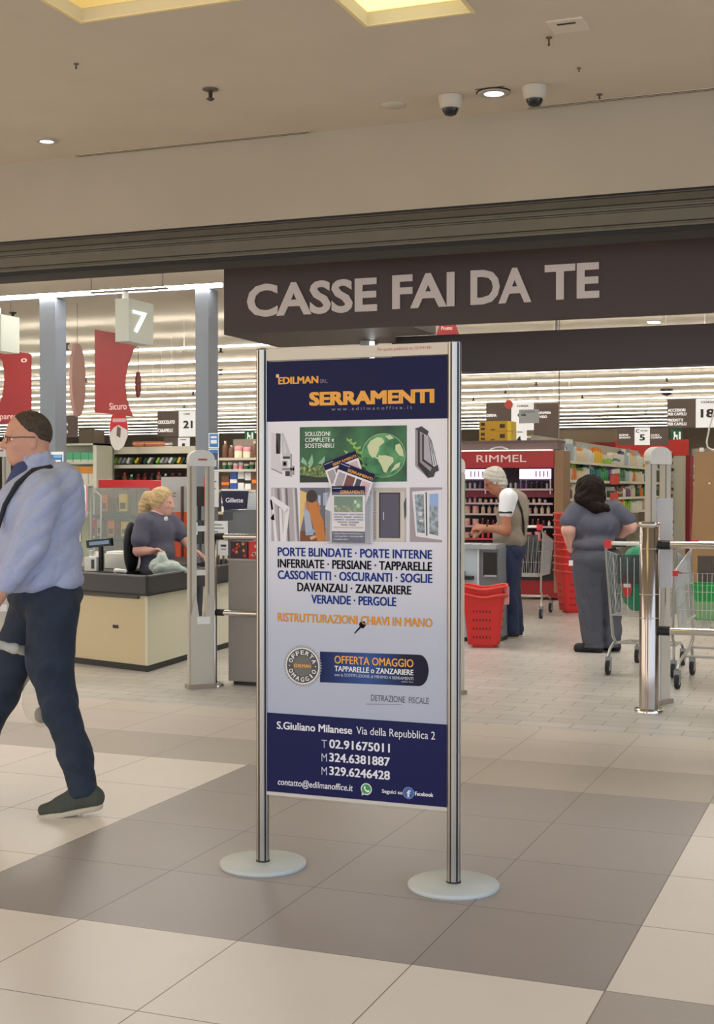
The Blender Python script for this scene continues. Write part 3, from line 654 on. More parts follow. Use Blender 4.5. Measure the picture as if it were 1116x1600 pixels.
# ------------------------------------------------------------------ security gates
GATE = M(196, 190, 176, .45); GATE2 = M(222, 220, 212, .4); GEDGE = M(150, 138, 124, .4)
def gate(name, label, cx, cy, ux, uy, H, W=.30, clear=True, label_cap=True):
    # an antenna: two uprights under a rounded cap, cross bars, a closed lower panel; (ux, uy) runs along its width
    t = thing(name, label, 'security gate', (cx, cy, 0)); U = Vector((ux, uy, 0)).normalized(); N = Vector((U.y, -U.x, 0)); O = Vector((cx, cy, 0))
    if N.y > 0: N = -N
    def bx(b, u0, n0, z0, u1, n1, z1, m):
        v = [O + U * u + N * n + Vector((0, 0, z)) for z in (z0, z1) for u, n in ((u0, n0), (u1, n0), (u1, n1), (u0, n1))]
        b.add(v, [(0, 3, 2, 1), (4, 5, 6, 7), (0, 1, 5, 4), (1, 2, 6, 5), (2, 3, 7, 6), (3, 0, 4, 7)], m)
    for u0, u1 in ((-W / 2, -W / 2 + W * .3), (W / 2 - W * .3, W / 2)):
        b = MB(); bx(b, u0, -.02, .02, u1, .02, H - .1, GATE); bx(b, u0 + .01, .02, .05, u0 + .02, .024, H - .1, GEDGE); b.build('upright', t)
    b = MB(); n = 10
    prof = [(-W / 2, H - .12), (W / 2, H - .12)] + [(W / 2 * math.cos(PI * k / n), H - .06 + .06 * math.sin(PI * k / n)) for k in range(n + 1)]
    vs = [O + U * u + N * s_ * .028 + Vector((0, 0, z)) for s_ in (1, -1) for u, z in prof]; L = len(prof)
    b.add(vs, [tuple(range(L)), tuple(reversed(range(L, 2 * L)))] + [(i, L + i, L + (i + 1) % L, (i + 1) % L) for i in range(L)], GATE2)
    if label_cap: bx(b, -.03, .028, H - .078, .04, .0288, H - .064, M(190, 90, 90, .5))
    b.build('cap', t)
    for z in (H * .67, H * .485): b = MB(); bx(b, -W / 2 + W * .28, -.012, z - .02, W / 2 - W * .28, .012, z + .02, GATE2); b.build('cross_bar', t)
    b = MB()
    prof = [(-W / 2 + .01, .03), (W / 2 - .01, .03), (W / 2 - .01, H * .30), (W / 2 - W * .25, H * .40), (W / 2 - W * .38, H * .30), (-W / 2 + W * .38, H * .30), (-W / 2 + W * .25, H * .40), (-W / 2 + .01, H * .30)]
    vs = [O + U * u + N * s_ * .03 + Vector((0, 0, z)) for s_ in (1, -1) for u, z in prof]; L = len(prof)
    b.add(vs, [tuple(range(L)), tuple(reversed(range(L, 2 * L)))] + [(i, L + i, L + (i + 1) % L, (i + 1) % L) for i in range(L)], GATE)
    bx(b, -W * .2, .03, H * .27, W * .3, .034, H * .30, WHITE); b.build('lower_panel', t)
    b = MB(); bx(b, -W / 2 - .01, -.045, 0, W / 2 + .01, .045, .03, GEDGE); b.build('foot', t)
    return t
gl = PF(292, 1076); gr_ = PF(328, 1070)
H1 = P(310, 703, (gl.y + .06)).z
gate('security_gate', 'cream security gate antenna with two uprights in front of the cashier', gl.x + .075, gl.y + .08, .66, .75, H1, .20)
a = PF(1026, 1106); H2 = P(1012, 697, a.y).z
gate('security_gate', 'cream security gate antenna standing behind the big chrome post', a.x - .02, a.y + .15, .40, .92, H2, .26, label_cap=False)
a = P(6, 690, 5.0)
gate('security_gate', 'cream security gate antenna partly hidden by the walking man\'s face', a.x - .06, 5.0, .66, .75, a.z, .20)
a = PF(716, 1088)
gate('security_gate', 'cream security gate antenna hidden behind the poster stand', a.x - .07, a.y + .05, .66, .75, H2 * .97, .20, label_cap=False)
# ------------------------------------------------------------------ chrome posts and rails
def chrome_post(label, c, H, r, collars, fl):
    t = thing('chrome_post', label, 'post', (c.x, c.y, 0))
    b = MB(); b.lathe([(r, .012), (r, H - .004), (r - .004, H)], (c.x, c.y, 0), M(176, 166, 158, .13, 1.0), 32); b.build('tube', t)
    b = MB(); b.lathe([(fl, 0), (fl, .018), (fl - .006, .024), (r + .002, .026)], (c.x, c.y, 0), CHROME, 40); b.build('floor_flange', t)
    for z, h, dr in collars: b = MB(); b.lathe([(r + .001, z), (r + dr, z), (r + dr, z + h), (r + .001, z + h)], (c.x, c.y, 0), CHROME, 32); b.build('collar', t)
    return t
cp = PF(1014, 1112); HP = P(1012, 816, cp.y).z
chrome_post('thick chrome post carrying two chrome rails at the self-checkout entrance', cp, HP, .064, ((HP - .03, .03, .006), (.62, .006, .002), (HP * .62, .005, .002), (HP*.86, .004, .0015)), .095)
lp = PF(334, 1072); HL = P(334, 833, lp.y).z
chrome_post('slim chrome post with black rail clamps next to the security gate antenna', lp, HL, .026, ((HL - .012, .012, .003),), .075)
def rail(label, c, z, r, X1, Yend=None):
    t = thing('chrome_rail', label, 'rail', (c.x + .2, c.y, z))
    y1 = c.y if Yend is None else Yend
    b = MB(); b.tube([(c.x + .05, c.y, z), (X1, y1, z)], r, CHROME, 16); b.build('bar', t)
    b = MB(); b.tube([(c.x + .028 * (1 if r < .03 else 2.4), c.y, z), (c.x + .085 + (.05 if r > .02 else 0), c.y + (y1 - c.y) * .02, z)], r * 1.28, BLACK, 16); b.build('clamp', t)
z1 = P(1045, 851.5, cp.y).z; z2 = P(1045, 986, cp.y).z
rail('upper chrome rail reaching out of the picture from the thick chrome post', cp, z1, .024, cp.x + 2.6)
rail('lower chrome rail reaching out of the picture from the thick chrome post', cp, z2, .024, cp.x + 2.6)
z1 = P(345, 838, lp.y).z; z2 = P(345, 957, lp.y).z
rail('upper chrome rail passing above the grey cabinet', lp, z1, .02, lp.x + .92)
rail('lower chrome rail crossing the front of the grey cabinet', lp, z2, .02, lp.x + .92)
# ------------------------------------------------------------------ grey cabinet behind the rails
a = PF(357, 1071); gy_ = lp.y + .10; a = P(357, 1070, gy_); top = P(378, 876, gy_).z
t = thing('checkout_cabinet', 'plain grey cabinet behind the chrome rails and the poster stand', 'cabinet', (a.x + .35, gy_ + .25, 0))
CAB = M(140, 134, 128, .5, var=.02, scale=3)
b = MB(); b.box((a.x, gy_, .03), (a.x + .75, gy_ + .5, top), CAB); b.build('carcass', t, bevel=.004)
b = MB(); b.box((a.x + .03, gy_ + .03, 0), (a.x + .72, gy_ + .47, .03), BLACK); b.build('plinth', t)
b = MB(); b.box((a.x - .01, gy_ - .005, top), (a.x + .76, gy_ + .51, top + .012), M(170, 164, 156, .4)); b.build('worktop', t)
zt_ = top + .012
def carton(label, x0, x1, y1px, m, spots, cat='box', name='gift_box', Y=gy_ + .06, d=.12):
    a, c = P(x0, 874, Y), P(x1, y1px, Y)
    b = MB(); b.box((a.x, Y, zt_), (c.x, Y + d, c.z), m)
    r = random.Random(x0)
    for mm in spots:
        for k in range(4):
            u = r.uniform(.1, .9); v = r.uniform(.1, .9); q = Vector((a.x + (c.x - a.x) * u, Y - .001, zt_ + (c.z - zt_) * v)); s_ = .012
            b.poly([q + Vector((s_ * math.cos(2 * PI * i / 9), 0, s_ * math.sin(2 * PI * i / 9))) for i in range(9)], mm)
    tag(b.build(name), label, cat)
carton('dark patterned box with orange and red spots standing on the grey cabinet', 360.5, 387, 846, M(58, 22, 38, .4), [M(226, 140, 60, .5), M(206, 50, 46, .5)])
carton('red box with a pink top leaning beside the dark patterned box', 388.5, 401, 846, M(204, 40, 36, .4), [M(236, 190, 170, .5)])
# ------------------------------------------------------------------ checkout counter with the cashier
c0 = PF(231, 1050); c1 = PF(118, 1036); c2 = PF(290, 1032)
dl = (c1 - c0).normalized(); dr_ = (c2 - c0).normalized()
bl = c0 + dl * 1.45; far = 2.9
zc_ = P(231, 925, c0.y).z; CREAMP = M(206, 190, 152, .5, var=.02, scale=2); CREAMR = M(214, 212, 190, .5, var=.02, scale=2)
t = thing('checkout_counter', 'cream checkout counter with a black tray rim where the cashier sits', 'checkout counter', (c0 + dl * .7 + dr_ * 1.2).to_tuple())
def P4(u, v, z): q = c0 + dl * u + dr_ * v; return (q.x, q.y, z)
def slab(b, u0, v0, u1, v1, z0, z1, m):
    v = [P4(u0, v0, z0), P4(u0, v1, z0), P4(u1, v1, z0), P4(u1, v0, z0), P4(u0, v0, z1), P4(u0, v1, z1), P4(u1, v1, z1), P4(u1, v0, z1)]
    b.add(v, [(0, 1, 2, 3), (7, 6, 5, 4), (0, 4, 5, 1), (1, 5, 6, 2), (2, 6, 7, 3), (3, 7, 4, 0)], m)
b = MB(); slab(b, .03, 0.0, 1.45, .02, .05, zc_, CREAMP); b.build('front_panel', t)
b = MB(); slab(b, 0, 0, .03, far, .05, zc_, CREAMR); slab(b, .03, far - .03, 1.45, far, .05, zc_, CREAMR); b.build('side_panel', t)
b = MB(); slab(b, .0, -.004, 1.45, far, 0, .05, BLACK); b.build('kick_plate', t)
q = c0 + dl * .42
h0 = P(182, 979, c0.y + .1); b = MB()
uh = (P(182, 979, (c0 + dl * .4).y) - c0).dot(dl); zh = P(182, 979, (c0 + dl * uh).y).z
slab(b, uh - .03, -.006, uh + .035, 0, zh - .013, zh + .013, BLACK); b.build('handle_slot', t)
ztop = P(207, 901, c0.y - .1).z; zlow = P(207, 930, c0.y - .1).z
TRAY = M(46, 48, 50, .45); RIM = M(104, 106, 106, .35)
b = MB(); e = .10
slab(b, -.06, -e, 1.45, -e + .025, zlow, ztop, TRAY); slab(b, -.06, -e, -.035, far, zlow, ztop, TRAY)
slab(b, -.06, -e, 1.45, far, zlow - .004, zlow + .012, TRAY); b.build('tray', t)
b = MB(); slab(b, -.066, -e - .006, 1.45, -e + .03, ztop, ztop + .012, RIM); slab(b, -.066, -e - .006, -.028, far, ztop, ztop + .012, RIM); b.build('rim', t)
b = MB(); slab(b, .10, -.03, 1.45, .0, zc_ - .06, zlow - .004, M(78, 76, 72, .5)); slab(b, .02, -.05, .10, .02, zc_ - .03, zlow - .004, BLACK); b.build('under_rail', t)
b = MB(); slab(b, .55, .45, 1.45, 2.8, zlow + .012, ztop - .02, BLACK); b.build('conveyor_housing', t)
ZT = ztop - .02
# ------------------------------------------------------------------ people: smooth bodies from blended limbs
class Body:
    def __init__(s, along=None): s.p = []; s.along = None if along is None else np.array(along, float)
    def c(s, a, b, ra, rb, k=.03, op='u'): s.p.append(('c', np.array(a, float), np.array(b, float), ra, rb, k, op)); return s
    def e(s, c, r, k=.03, op='u', R=None): s.p.append(('e', np.array(c, float), np.array(r, float), R, None, k, op)); return s
    def path(s, pts, rs, k=.03, op='u'):
        for i in range(len(pts) - 1): s.c(pts[i], pts[i + 1], rs[i], rs[i + 1], k, op)
        return s
    def cut(s, pt, n):          # keep the side the normal points away from
        n = np.array(n, float); s.p.append(('h', np.array(pt, float), n / np.linalg.norm(n), None, None, 0, 'i')); return s
    def grow(s, d):
        q = Body()
        for t, a, b, c_, d_, k, op in s.p:
            if t == 'c': q.p.append((t, a, b, c_ + d, d_ + d, k, op))
            elif t == 'e': q.p.append((t, a, b + d, c_, d_, k, op))
        return q
    def mesh(s, h, folds=0.0, seed=1, freq=14.0):
        lo = np.full(3, 1e9); hi = -lo
        for t, a, b, c_, d_, k, op in s.p:
            if op != 'u': continue
            if t == 'c': r = max(c_, d_); lo = np.minimum(lo, np.minimum(a, b) - r); hi = np.maximum(hi, np.maximum(a, b) + r)
            else: r = b.max(); lo = np.minimum(lo, a - r); hi = np.maximum(hi, a + r)
        lo -= 4 * h + .02; hi += 4 * h + .02
        n = np.ceil((hi - lo) / h).astype(int) + 1
        D = np.full(n, .3, np.float32)
        ax = [lo[i] + h * np.arange(n[i]) for i in range(3)]
        def prim(pr, X, Y, Z):
            t, a, b, c_, d_ = pr[:5]
            if t == 'c':
                v = b - a; L = max(v @ v, 1e-9)
                q = np.clip(((X - a[0]) * v[0] + (Y - a[1]) * v[1] + (Z - a[2]) * v[2]) / L, 0, 1)
                return np.sqrt((X - a[0] - q * v[0]) ** 2 + (Y - a[1] - q * v[1]) ** 2 + (Z - a[2] - q * v[2]) ** 2) - (c_ + (d_ - c_) * q)
            if t == 'e':
                x, y, z = X - a[0], Y - a[1], Z - a[2]
                if c_ is not None:
                    R = np.array(c_).T; x, y, z = R[0, 0] * x + R[0, 1] * y + R[0, 2] * z, R[1, 0] * x + R[1, 1] * y + R[1, 2] * z, R[2, 0] * x + R[2, 1] * y + R[2, 2] * z
                k0 = np.sqrt((x / b[0]) ** 2 + (y / b[1]) ** 2 + (z / b[2]) ** 2); k1 = np.sqrt((x / b[0] ** 2) ** 2 + (y / b[1] ** 2) ** 2 + (z / b[2] ** 2) ** 2) + 1e-9
                return k0 * (k0 - 1) / k1
            return (X - a[0]) * b[0] + (Y - a[1]) * b[1] + (Z - a[2]) * b[2]
        for pr in s.p:
            t, a, b, c_, d_, k, op = pr
            if op == 'i': sl = [slice(0, n[i]) for i in range(3)]
            else:
                if t == 'c': r = max(c_, d_); l_, h_ = np.minimum(a, b) - r, np.maximum(a, b) + r
                else: r = b.max(); l_, h_ = a - r, a + r
                mg = k + 3 * h + .03
                i0 = np.clip(np.floor((l_ - mg - lo) / h).astype(int), 0, n - 1); i1 = np.clip(np.ceil((h_ + mg - lo) / h).astype(int) + 1, 1, n)
                sl = [slice(i0[i], i1[i]) for i in range(3)]
            X, Y, Z = np.ix_(ax[0][sl[0]], ax[1][sl[1]], ax[2][sl[2]])
            d = prim(pr, X, Y, Z).astype(np.float32); cur = D[tuple(sl)]
            if op == 'u':
                m = np.clip(.5 + .5 * (cur - d) / max(k, 1e-6), 0, 1); D[tuple(sl)] = cur * (1 - m) + d * m - k * m * (1 - m)
            elif op == 's':
                m = np.clip(.5 - .5 * (cur + d) / max(k, 1e-6), 0, 1); D[tuple(sl)] = cur * (1 - m) - d * m + k * m * (1 - m)
            else: D[tuple(sl)] = np.maximum(cur, d)
        if folds:
            # creases: sharp ridges that run mostly along one direction of the cloth
            r = np.random.RandomState(seed); X, Y, Z = np.ix_(*ax)
            for i in range(4):
                w = r.normal(size=3)
                if s.along is not None: v = s.along / np.linalg.norm(s.along); w = w - v * (w @ v) * .86
                w /= np.linalg.norm(w); f = freq * (.6 + r.rand() * 1.3); ph = r.rand() * 6.3; w2 = r.normal(size=3) * 6
                q = np.sin(f * (X * w[0] + Y * w[1] + Z * w[2]) + ph + 1.5 * np.sin(X * w2[0] + Y * w2[1] + Z * w2[2] + i))
                msk = .5 + .5 * np.sin(X * 7 * w2[1] / 6 + Z * 9 * w2[0] / 6 + Y * 5 + ph * 2)
                D += (folds * .5 * (1 - 2 * np.abs(q) ** .7) * msk).astype(np.float32)
        return nets(D, lo, h)
def nets(D, lo, h):
    S = D < 0
    cs = [(0, 0, 0), (1, 0, 0), (0, 1, 0), (1, 1, 0), (0, 0, 1), (1, 0, 1), (0, 1, 1), (1, 1, 1)]
    n = np.array(D.shape); cnt = np.zeros(n - 1, np.int8)
    for c in cs: cnt += S[c[0]:n[0] - 1 + c[0], c[1]:n[1] - 1 + c[1], c[2]:n[2] - 1 + c[2]]
    I, J, K = np.nonzero((cnt > 0) & (cnt < 8))
    idx = np.full(n - 1, -1, np.int64); idx[I, J, K] = np.arange(len(I))
    vals = [D[I + c[0], J + c[1], K + c[2]] for c in cs]
    acc = np.zeros((len(I), 3)); num = np.zeros(len(I))
    for a in range(8):
        for b in range(a + 1, 8):
            if bin(a ^ b).count('1') != 1: continue
            va, vb = vals[a], vals[b]; cr = (va < 0) != (vb < 0); t = np.where(cr, va / np.where(cr, va - vb, 1), 0)
            pa, pb = np.array(cs[a]), np.array(cs[b])
            acc += np.where(cr[:, None], pa + t[:, None] * (pb - pa), 0); num += cr
    V = lo + h * (np.stack([I, J, K], 1) + acc / num[:, None])
    F = []
    for axn in range(3):
        u, w = (axn + 1) % 3, (axn + 2) % 3
        sl0 = [slice(None)] * 3; sl1 = [slice(None)] * 3; sl0[axn] = slice(0, n[axn] - 1); sl1[axn] = slice(1, n[axn])
        A, B = S[tuple(sl0)], S[tuple(sl1)]; E = np.stack(np.nonzero(A != B), 1)
        E = E[(E[:, u] >= 1) & (E[:, w] >= 1) & (E[:, u] < n[u] - 1) & (E[:, w] < n[w] - 1)]
        q = []
        for du, dw in ((1, 1), (0, 1), (0, 0), (1, 0)):
            e = E.copy(); e[:, u] -= du; e[:, w] -= dw; q.append(idx[e[:, 0], e[:, 1], e[:, 2]])
        q = np.stack(q, 1); fl_ = A[E[:, 0], E[:, 1], E[:, 2]]
        F.append(np.where(fl_[:, None], q, q[:, ::-1]))
    return V, np.concatenate(F)
def flesh(body, name, parent, mat, h=.008, folds=0.0, seed=1, freq=14.0):
    V, F = body.mesh(h, folds, seed, freq)
    me = bpy.data.meshes.new(name); me.from_pydata(V.tolist(), [], F.tolist()); me.materials.append(mat)
    me.polygons.foreach_set('use_smooth', [True] * len(F)); me.update()
    o = bpy.data.objects.new(name, me); COL.objects.link(o); o.parent = parent; ORG[o] = Vector((0, 0, 0)); return o
def frame(fwd, up=(0, 0, 1)):
    f = np.array(fwd, float); f /= np.linalg.norm(f); l = np.cross(up, f); l /= np.linalg.norm(l); u = np.cross(f, l)
    return np.stack([f, l, u], 1)          # columns: forward, left, up
class Head:
    # head frame: x out of the face, y to the person's left ear, z up; centre of the skull at c
    def __init__(s, c, fwd, up=(0, 0, 1), sc=1.0): s.c = np.array(c, float); s.R = frame(fwd, up); s.s = sc
    def __call__(s, x, y, z): return s.c + s.R @ (np.array((x, y, z)) * s.s)
    def add(s, b, nose=1.0):
        k = s.s; R = s.R
        b.e(s(-.008, 0, .025), np.array((.098, .077, .098)) * k, .02, R=R); b.e(s(.022, 0, -.028), np.array((.072, .062, .088)) * k, .03, R=R)
        b.e(s(.040, 0, -.088), np.array((.042, .042, .03)) * k, .03, R=R)
        for y in (-1, 1):
            b.e(s(.072, .032 * y, .002), np.array((.016, .017, .012)) * k, .012, 's', R=R)
            b.c(s(.082, .012 * y, .022), s(.070, .046 * y, .022), .010 * k, .008 * k, .012)
            b.e(s(.062, .045 * y, -.022), np.array((.018, .014, .014)) * k, .02, R=R)
            b.e(s(-.008, .077 * y, -.012), np.array((.020, .009, .032)) * k, .008, R=R); b.e(s(-.004, .086 * y, -.010), np.array((.010, .006, .018)) * k, .006, 's', R=R)
        b.c(s(.086, 0, .010), s(.108, 0, -.026), .009 * k, .0135 * k, .012); b.c(s(.094, -.012, -.032), s(.094, .012, -.032), .009 * k, .009 * k, .008)
        b.c(s(.084, -.022, -.058), s(.084, .022, -.058), .007 * k, .007 * k, .008); b.c(s(.082, -.018, -.071), s(.082, .018, -.071), .008 * k, .008 * k, .008)
        b.e(s(.098, 0, -.0645), np.array((.012, .024, .003)) * k, .004, 's', R=R)
    def eyes(s, parent, look=0.0):
        for y in (-1, 1):
            m = MB(); m.ell(tuple(s(.066, .032 * y, .001)), (.0115 * s.s,) * 3, M(236, 232, 226, .25), 14, 10); m.ell(tuple(s(.0752, .032 * y, .001)), (.0035 * s.s, .0035 * s.s, .0035 * s.s), M(48, 34, 26, .2), 10, 8); m.build('eye', parent)
def hand(b, wrist, d, palm_n, side, curl=.5, sc=1.0, spread=.12, thumb=.6):
    # d: towards the fingertips, palm_n: out of the palm; side +1 puts the thumb on cross(d, palm_n)
    d = np.array(d, float); d /= np.linalg.norm(d); n = np.array(palm_n, float); n -= d * (n @ d); n /= np.linalg.norm(n); w = np.cross(d, n) * side
    W = np.array(wrist, float); s = sc
    for off, L in ((.027, .083), (.009, .088), (-.010, .085), (-.027, .078)):
        b.c(W + w * off * .55 * s + d * .01 * s, W + d * L * s + w * off * s, .017 * s, .0125 * s, .012)
    for off, L0, Ls, r in ((.028, .085, (.040, .026, .020), .0088), (.009, .090, (.045, .029, .022), .0092), (-.010, .086, (.042, .027, .021), .0088), (-.028, .078, (.033, .021, .018), .0078)):
        p = W + d * L0 * s + w * off * s; a = curl * .75; dir0 = d * math.cos(spread * off * 20) + w * math.sin(spread * off * 20)
        for i, L in enumerate(Ls):
            v = dir0 * math.cos(a) + n * math.sin(a); q = p + v * L * s; b.c(p, q, (r - .0006 * i) * s, (r - .0006 * (i + 1)) * s, .004); p = q; a += curl * (.95, .7, .3)[i]
    p = W + d * .022 * s + w * .026 * s + n * .006 * s; v = (w * .75 + d * .62 + n * thumb); v /= np.linalg.norm(v)
    for L, r0, r1, add in ((.042, .0135, .0105, 0), (.032, .0105, .0095, .35), (.026, .0095, .008, .45)):
        v2 = v + n * add * .6 + d * add; v2 /= np.linalg.norm(v2); q = p + v2 * L * s; b.c(p, q, r0 * s, r1 * s, .008); p = q
SKIN = M(204, 150, 126, .55, var=.04, scale=14); SKINP = M(214, 164, 148, .55, var=.04, scale=14); SKINT = M(170, 112, 86, .55, var=.04, scale=14)
def person(label, px, py):
    g = PF(px, py); o = local_thing('person', label, 'person', g, None, YAW); s = FPX / dep(g)
    return o, (lambda x, y, d=0.0: np.array(((x - px) / s, d, (py - y) / s))), s

# ---- the man walking past
o, L, s = person('man in a light blue shirt and dark jeans walking with a plastic bag', 118, 1268)
HD = Head(L(45, 687, 0), (-1, -.42, -.03), sc=1.04)
body = Body(); HD.add(body)
body.c(L(58, 712, 0), L(66, 752, .0), .060, .068, .03)
body.e(L(62, 800, 0), (.15, .17, .20)); body.e(L(66, 880, 0), (.15, .15, .18)); body.e(L(74, 935, 0), (.10, .12, .11))
nl = [L(88, 945, -.085), L(98, 1095, -.09), L(136, 1222, -.085)]; fl_ = [L(52, 950, .085), L(-8, 1090, .09), L(-62, 1215, .10)]
for q in (nl, fl_): body.path(q, [.072, .045, .034]); 
body.path([L(78, 778, -.17), L(64, 850, -.25), L(6, 952, -.27)], [.056, .047, .030]); body.path([L(46, 775, .17), L(10, 860, .24), L(-50, 930, .18)], [.056, .047, .030])
hw = L(6, 952, -.27); hand(body, hw, L(-12, 996, -.26) - hw, (-.5, .8, -.3), -1, 1.0, 1.0, .05)
hw2 = L(-50, 930, .18); hand(body, hw2, (-.7, 0, -.7), (0, -1, 0), 1, .7)
flesh(body, 'body', o, SKIN, .0065)
hair = Body(); hair.e(HD(-.012, 0, .030), (.1015, .0805, .100), R=HD.R); hair.cut(HD(.052, 0, .052), HD.R @ np.array((.80, 0, -.55)))
hair.cut(HD(-.03, 0, -.050), HD.R @ np.array((.45, 0, -1.0)))
ho = flesh(hair, 'hair', o, M(70, 56, 46, .8, var=.35, bump=.5, scale=60), .006); ho['label'] = 'short greying brown hair'
HD.eyes(o)
gm = MB(); DKM = M(40, 34, 36, .4)
for y in (-1, 1):
    c_ = [tuple(HD(.098 - .004 * abs(math.cos(t)), .034 * y + .024 * math.cos(t), .0 + .016 * math.sin(t))) for t in [2 * PI * k / 18 for k in range(19)]]
    gm.tube(c_, .0018, DKM, 6); gm.tube([tuple(HD(.095, .057 * y, .006)), tuple(HD(.04, .083 * y, .008)), tuple(HD(-.02, .089 * y, .006))], .0022, DKM, 6)
gm.tube([tuple(HD(.098, -.011, .003)), tuple(HD(.102, 0, .006)), tuple(HD(.098, .011, .003))], .0016, DKM, 6); go = gm.build('eyeglasses', o); go['label'] = 'thin dark-rimmed eyeglasses'
shirt = Body((-.55, 0, -.85))
shirt.e(L(60, 800, 0), (.185, .205, .19), .05); shirt.e(L(58, 868, 0), (.205, .20, .16), .06); shirt.e(L(66, 905, 0), (.185, .185, .085), .05)
shirt.c(L(84, 764, -.14), L(50, 764, .14), .072, .072, .06); shirt.c(L(96, 758, -.02), L(100, 800, 0), .10, .085, .06)
shirt.path([L(82, 776, -.17), L(66, 848, -.25), L(42, 888, -.257)], [.082, .072, .054], .035); shirt.path([L(46, 775, .17), L(10, 860, .24), L(-40, 918, .19)], [.08, .072, .056], .035)
hwn = (L(14, 940, -.27) - L(66, 866, -.25)); shirt.cut(L(60, 912, 0), (.06, .0, -1.0)) if False else None
shirt.c(L(62, 742, 0), L(58, 722, 0), .066, .070, .02); shirt.c(L(62, 745, 0), L(52, 705, 0), .058, .064, .004, 's')
shirt.cut(L(20, 922, 0), (-.10, 0, -1.0))
SHIRT = M(166, 174, 204, .75, var=.05, bump=.15, scale=40)
flesh(shirt, 'shirt', o, SHIRT, .0065, .011, 5, 26)
cu = Body(); e0 = L(66, 848, -.25); e1 = L(39, 893, -.258); dd = (e1 - e0) / np.linalg.norm(e1 - e0)
cu.c(e1 - dd * .02, e1 + dd * .035, .056, .054, .01); cu.c(e1 + dd * .02, e1 + dd * .12, .036, .036, .004, 's'); flesh(cu, 'cuff', o, SHIRT, .006, .003, 8, 30)
und = Body(); und.c(L(44, 738, -.03), L(32, 778, -.05), .055, .075, .03); uo = flesh(und, 'shaded_collar_inner', o, M(62, 70, 112, .8), .007, .003, 2); uo['label'] = 'dark blue inside of the open collar, shade put into its colour'  # inner side of the collar, its shade painted in as dark blue
for col_y in (0,):
    cl = Body(); cl.path([L(88, 728, 0), L(76, 744, -.085), L(44, 758, -.105), L(30, 772, -.10)], [.014, .016, .018, .010], .02); cl.path([L(88, 728, 0), L(66, 732, .085), L(34, 742, .09)], [.014, .016, .014], .02); flesh(cl, 'collar', o, SHIRT, .0055)
sm = MB(); pth = [L(112, 790, .02), L(102, 750, -.04), L(88, 730, -.10), L(66, 736, -.150), L(44, 756, -.175), L(26, 788, -.185), L(12, 830, -.17)]
for i in range(len(pth) - 1): pass
sm.tube([tuple(p) for p in pth], [.007, .009, .011, .012, .012, .011, .010], M(28, 30, 40, .7), 8); so_ = sm.build('shoulder_strap', o); so_['label'] = 'black shoulder strap'
trou = Body((1, .2, .25)); trou.e(L(72, 930, 0), (.168, .165, .105), .05); trou.path([L(90, 948, -.085), L(86, 1030, -.09), L(100, 1098, -.09), L(124, 1170, -.088), L(135, 1226, -.085)], [.118, .098, .074, .068, .062], .04)
trou.path([L(50, 952, .085), L(18, 1030, .09), L(-8, 1090, .09), L(-40, 1160, .095), L(-60, 1215, .10)], [.116, .10, .077, .068, .06], .04)
trou.cut(L(70, 905, 0), (.05, 0, 1)); trou.cut(L(135, 1236, 0), (.22, 0, -1))
flesh(trou, 'jeans', o, M(32, 44, 62, .8, var=.22, bump=.2, scale=16), .0075, .006, 11, 26)
bt = MB(); bt.box(tuple(L(6, 930, -.20)), tuple(L(2, 916, -.17)), BLACK) if False else None
def shoe(ankle, heel, ball, toe, mat, solem, h=.0065, d=0.0):
    u = Body(); a = np.array(ankle); up = np.array((0, 0, 1.0))
    u.c(heel + up * .052, ball + up * .042, .042, .040, .02); u.c(ball + up * .042, toe + up * .034, .040, .028, .02); u.c(heel + up * .05, a, .042, .045, .03); u.c(ball + up * .05, a, .032, .040, .04)
    u.cut(a + up * .015, (0, 0, 1)); flesh(u, 'shoe', o, mat, h)
    sb = Body(); sb.c(heel + up * .018, ball + up * .016, .043, .046, .01); sb.c(ball + up * .016, toe + up * .016, .046, .034, .01)
    ax_ = (toe - heel); nrm = np.cross(np.cross(ax_, up), ax_); nrm /= np.linalg.norm(nrm)
    if nrm[2] < 0: nrm = -nrm
    sb.cut((heel + ball) / 2 + up * .022, nrm); sb.cut((heel + ball) / 2 - up * .004, -nrm); so = flesh(sb, 'sole', o, solem, h); return so
SH = M(70, 74, 66, .85, var=.08, bump=.3, scale=60)
shoe(L(136, 1226, -.085), L(152, 1257, -.08), L(104, 1268, -.085), L(76, 1270, -.09), SH, M(196, 186, 164, .7))
shoe(L(-62, 1215, .10), L(-48, 1262, .10), L(-96, 1256, .10), L(-122, 1246, .10), SH, M(196, 186, 164, .7))
# the plastic bag swinging from his hand
bo = local_thing('plastic_bag', 'translucent plastic bag with a round grey item inside, hanging behind the walking man\'s leg', 'bag', o.location, None, YAW)
PLB = M(226, 216, 198, .35, alpha=.24)
bg_ = Body(); bg_.e(L(62, 1092, .03), (.085, .06, .125), .03); bg_.c(L(62, 1060, .03), L(50, 1016, .0), .05, .022, .04); flesh(bg_, 'bag_body', bo, PLB, .0075, .009, 4, 30)
hb_ = Body(); hb_.path([L(50, 1018, 0), L(34, 1008, -.12), L(14, 998, -.20), L(-2, 992, -.245), L(-10, 985, -.25)], [.020, .021, .017, .013, .012], .01); flesh(hb_, 'bag_handle', bo, M(226, 220, 208, .5, alpha=.92), .006, .004, 3, 40)
it = Body(); it.e(L(64, 1118, .03), (.036, .034, .040), .01)
bi = local_thing('wrapped_item', 'round grey item at the bottom of the walking man\'s plastic bag', 'grocery item', o.location, None, YAW); flesh(it, 'wrapper', bi, M(128, 122, 114, .5), .006)

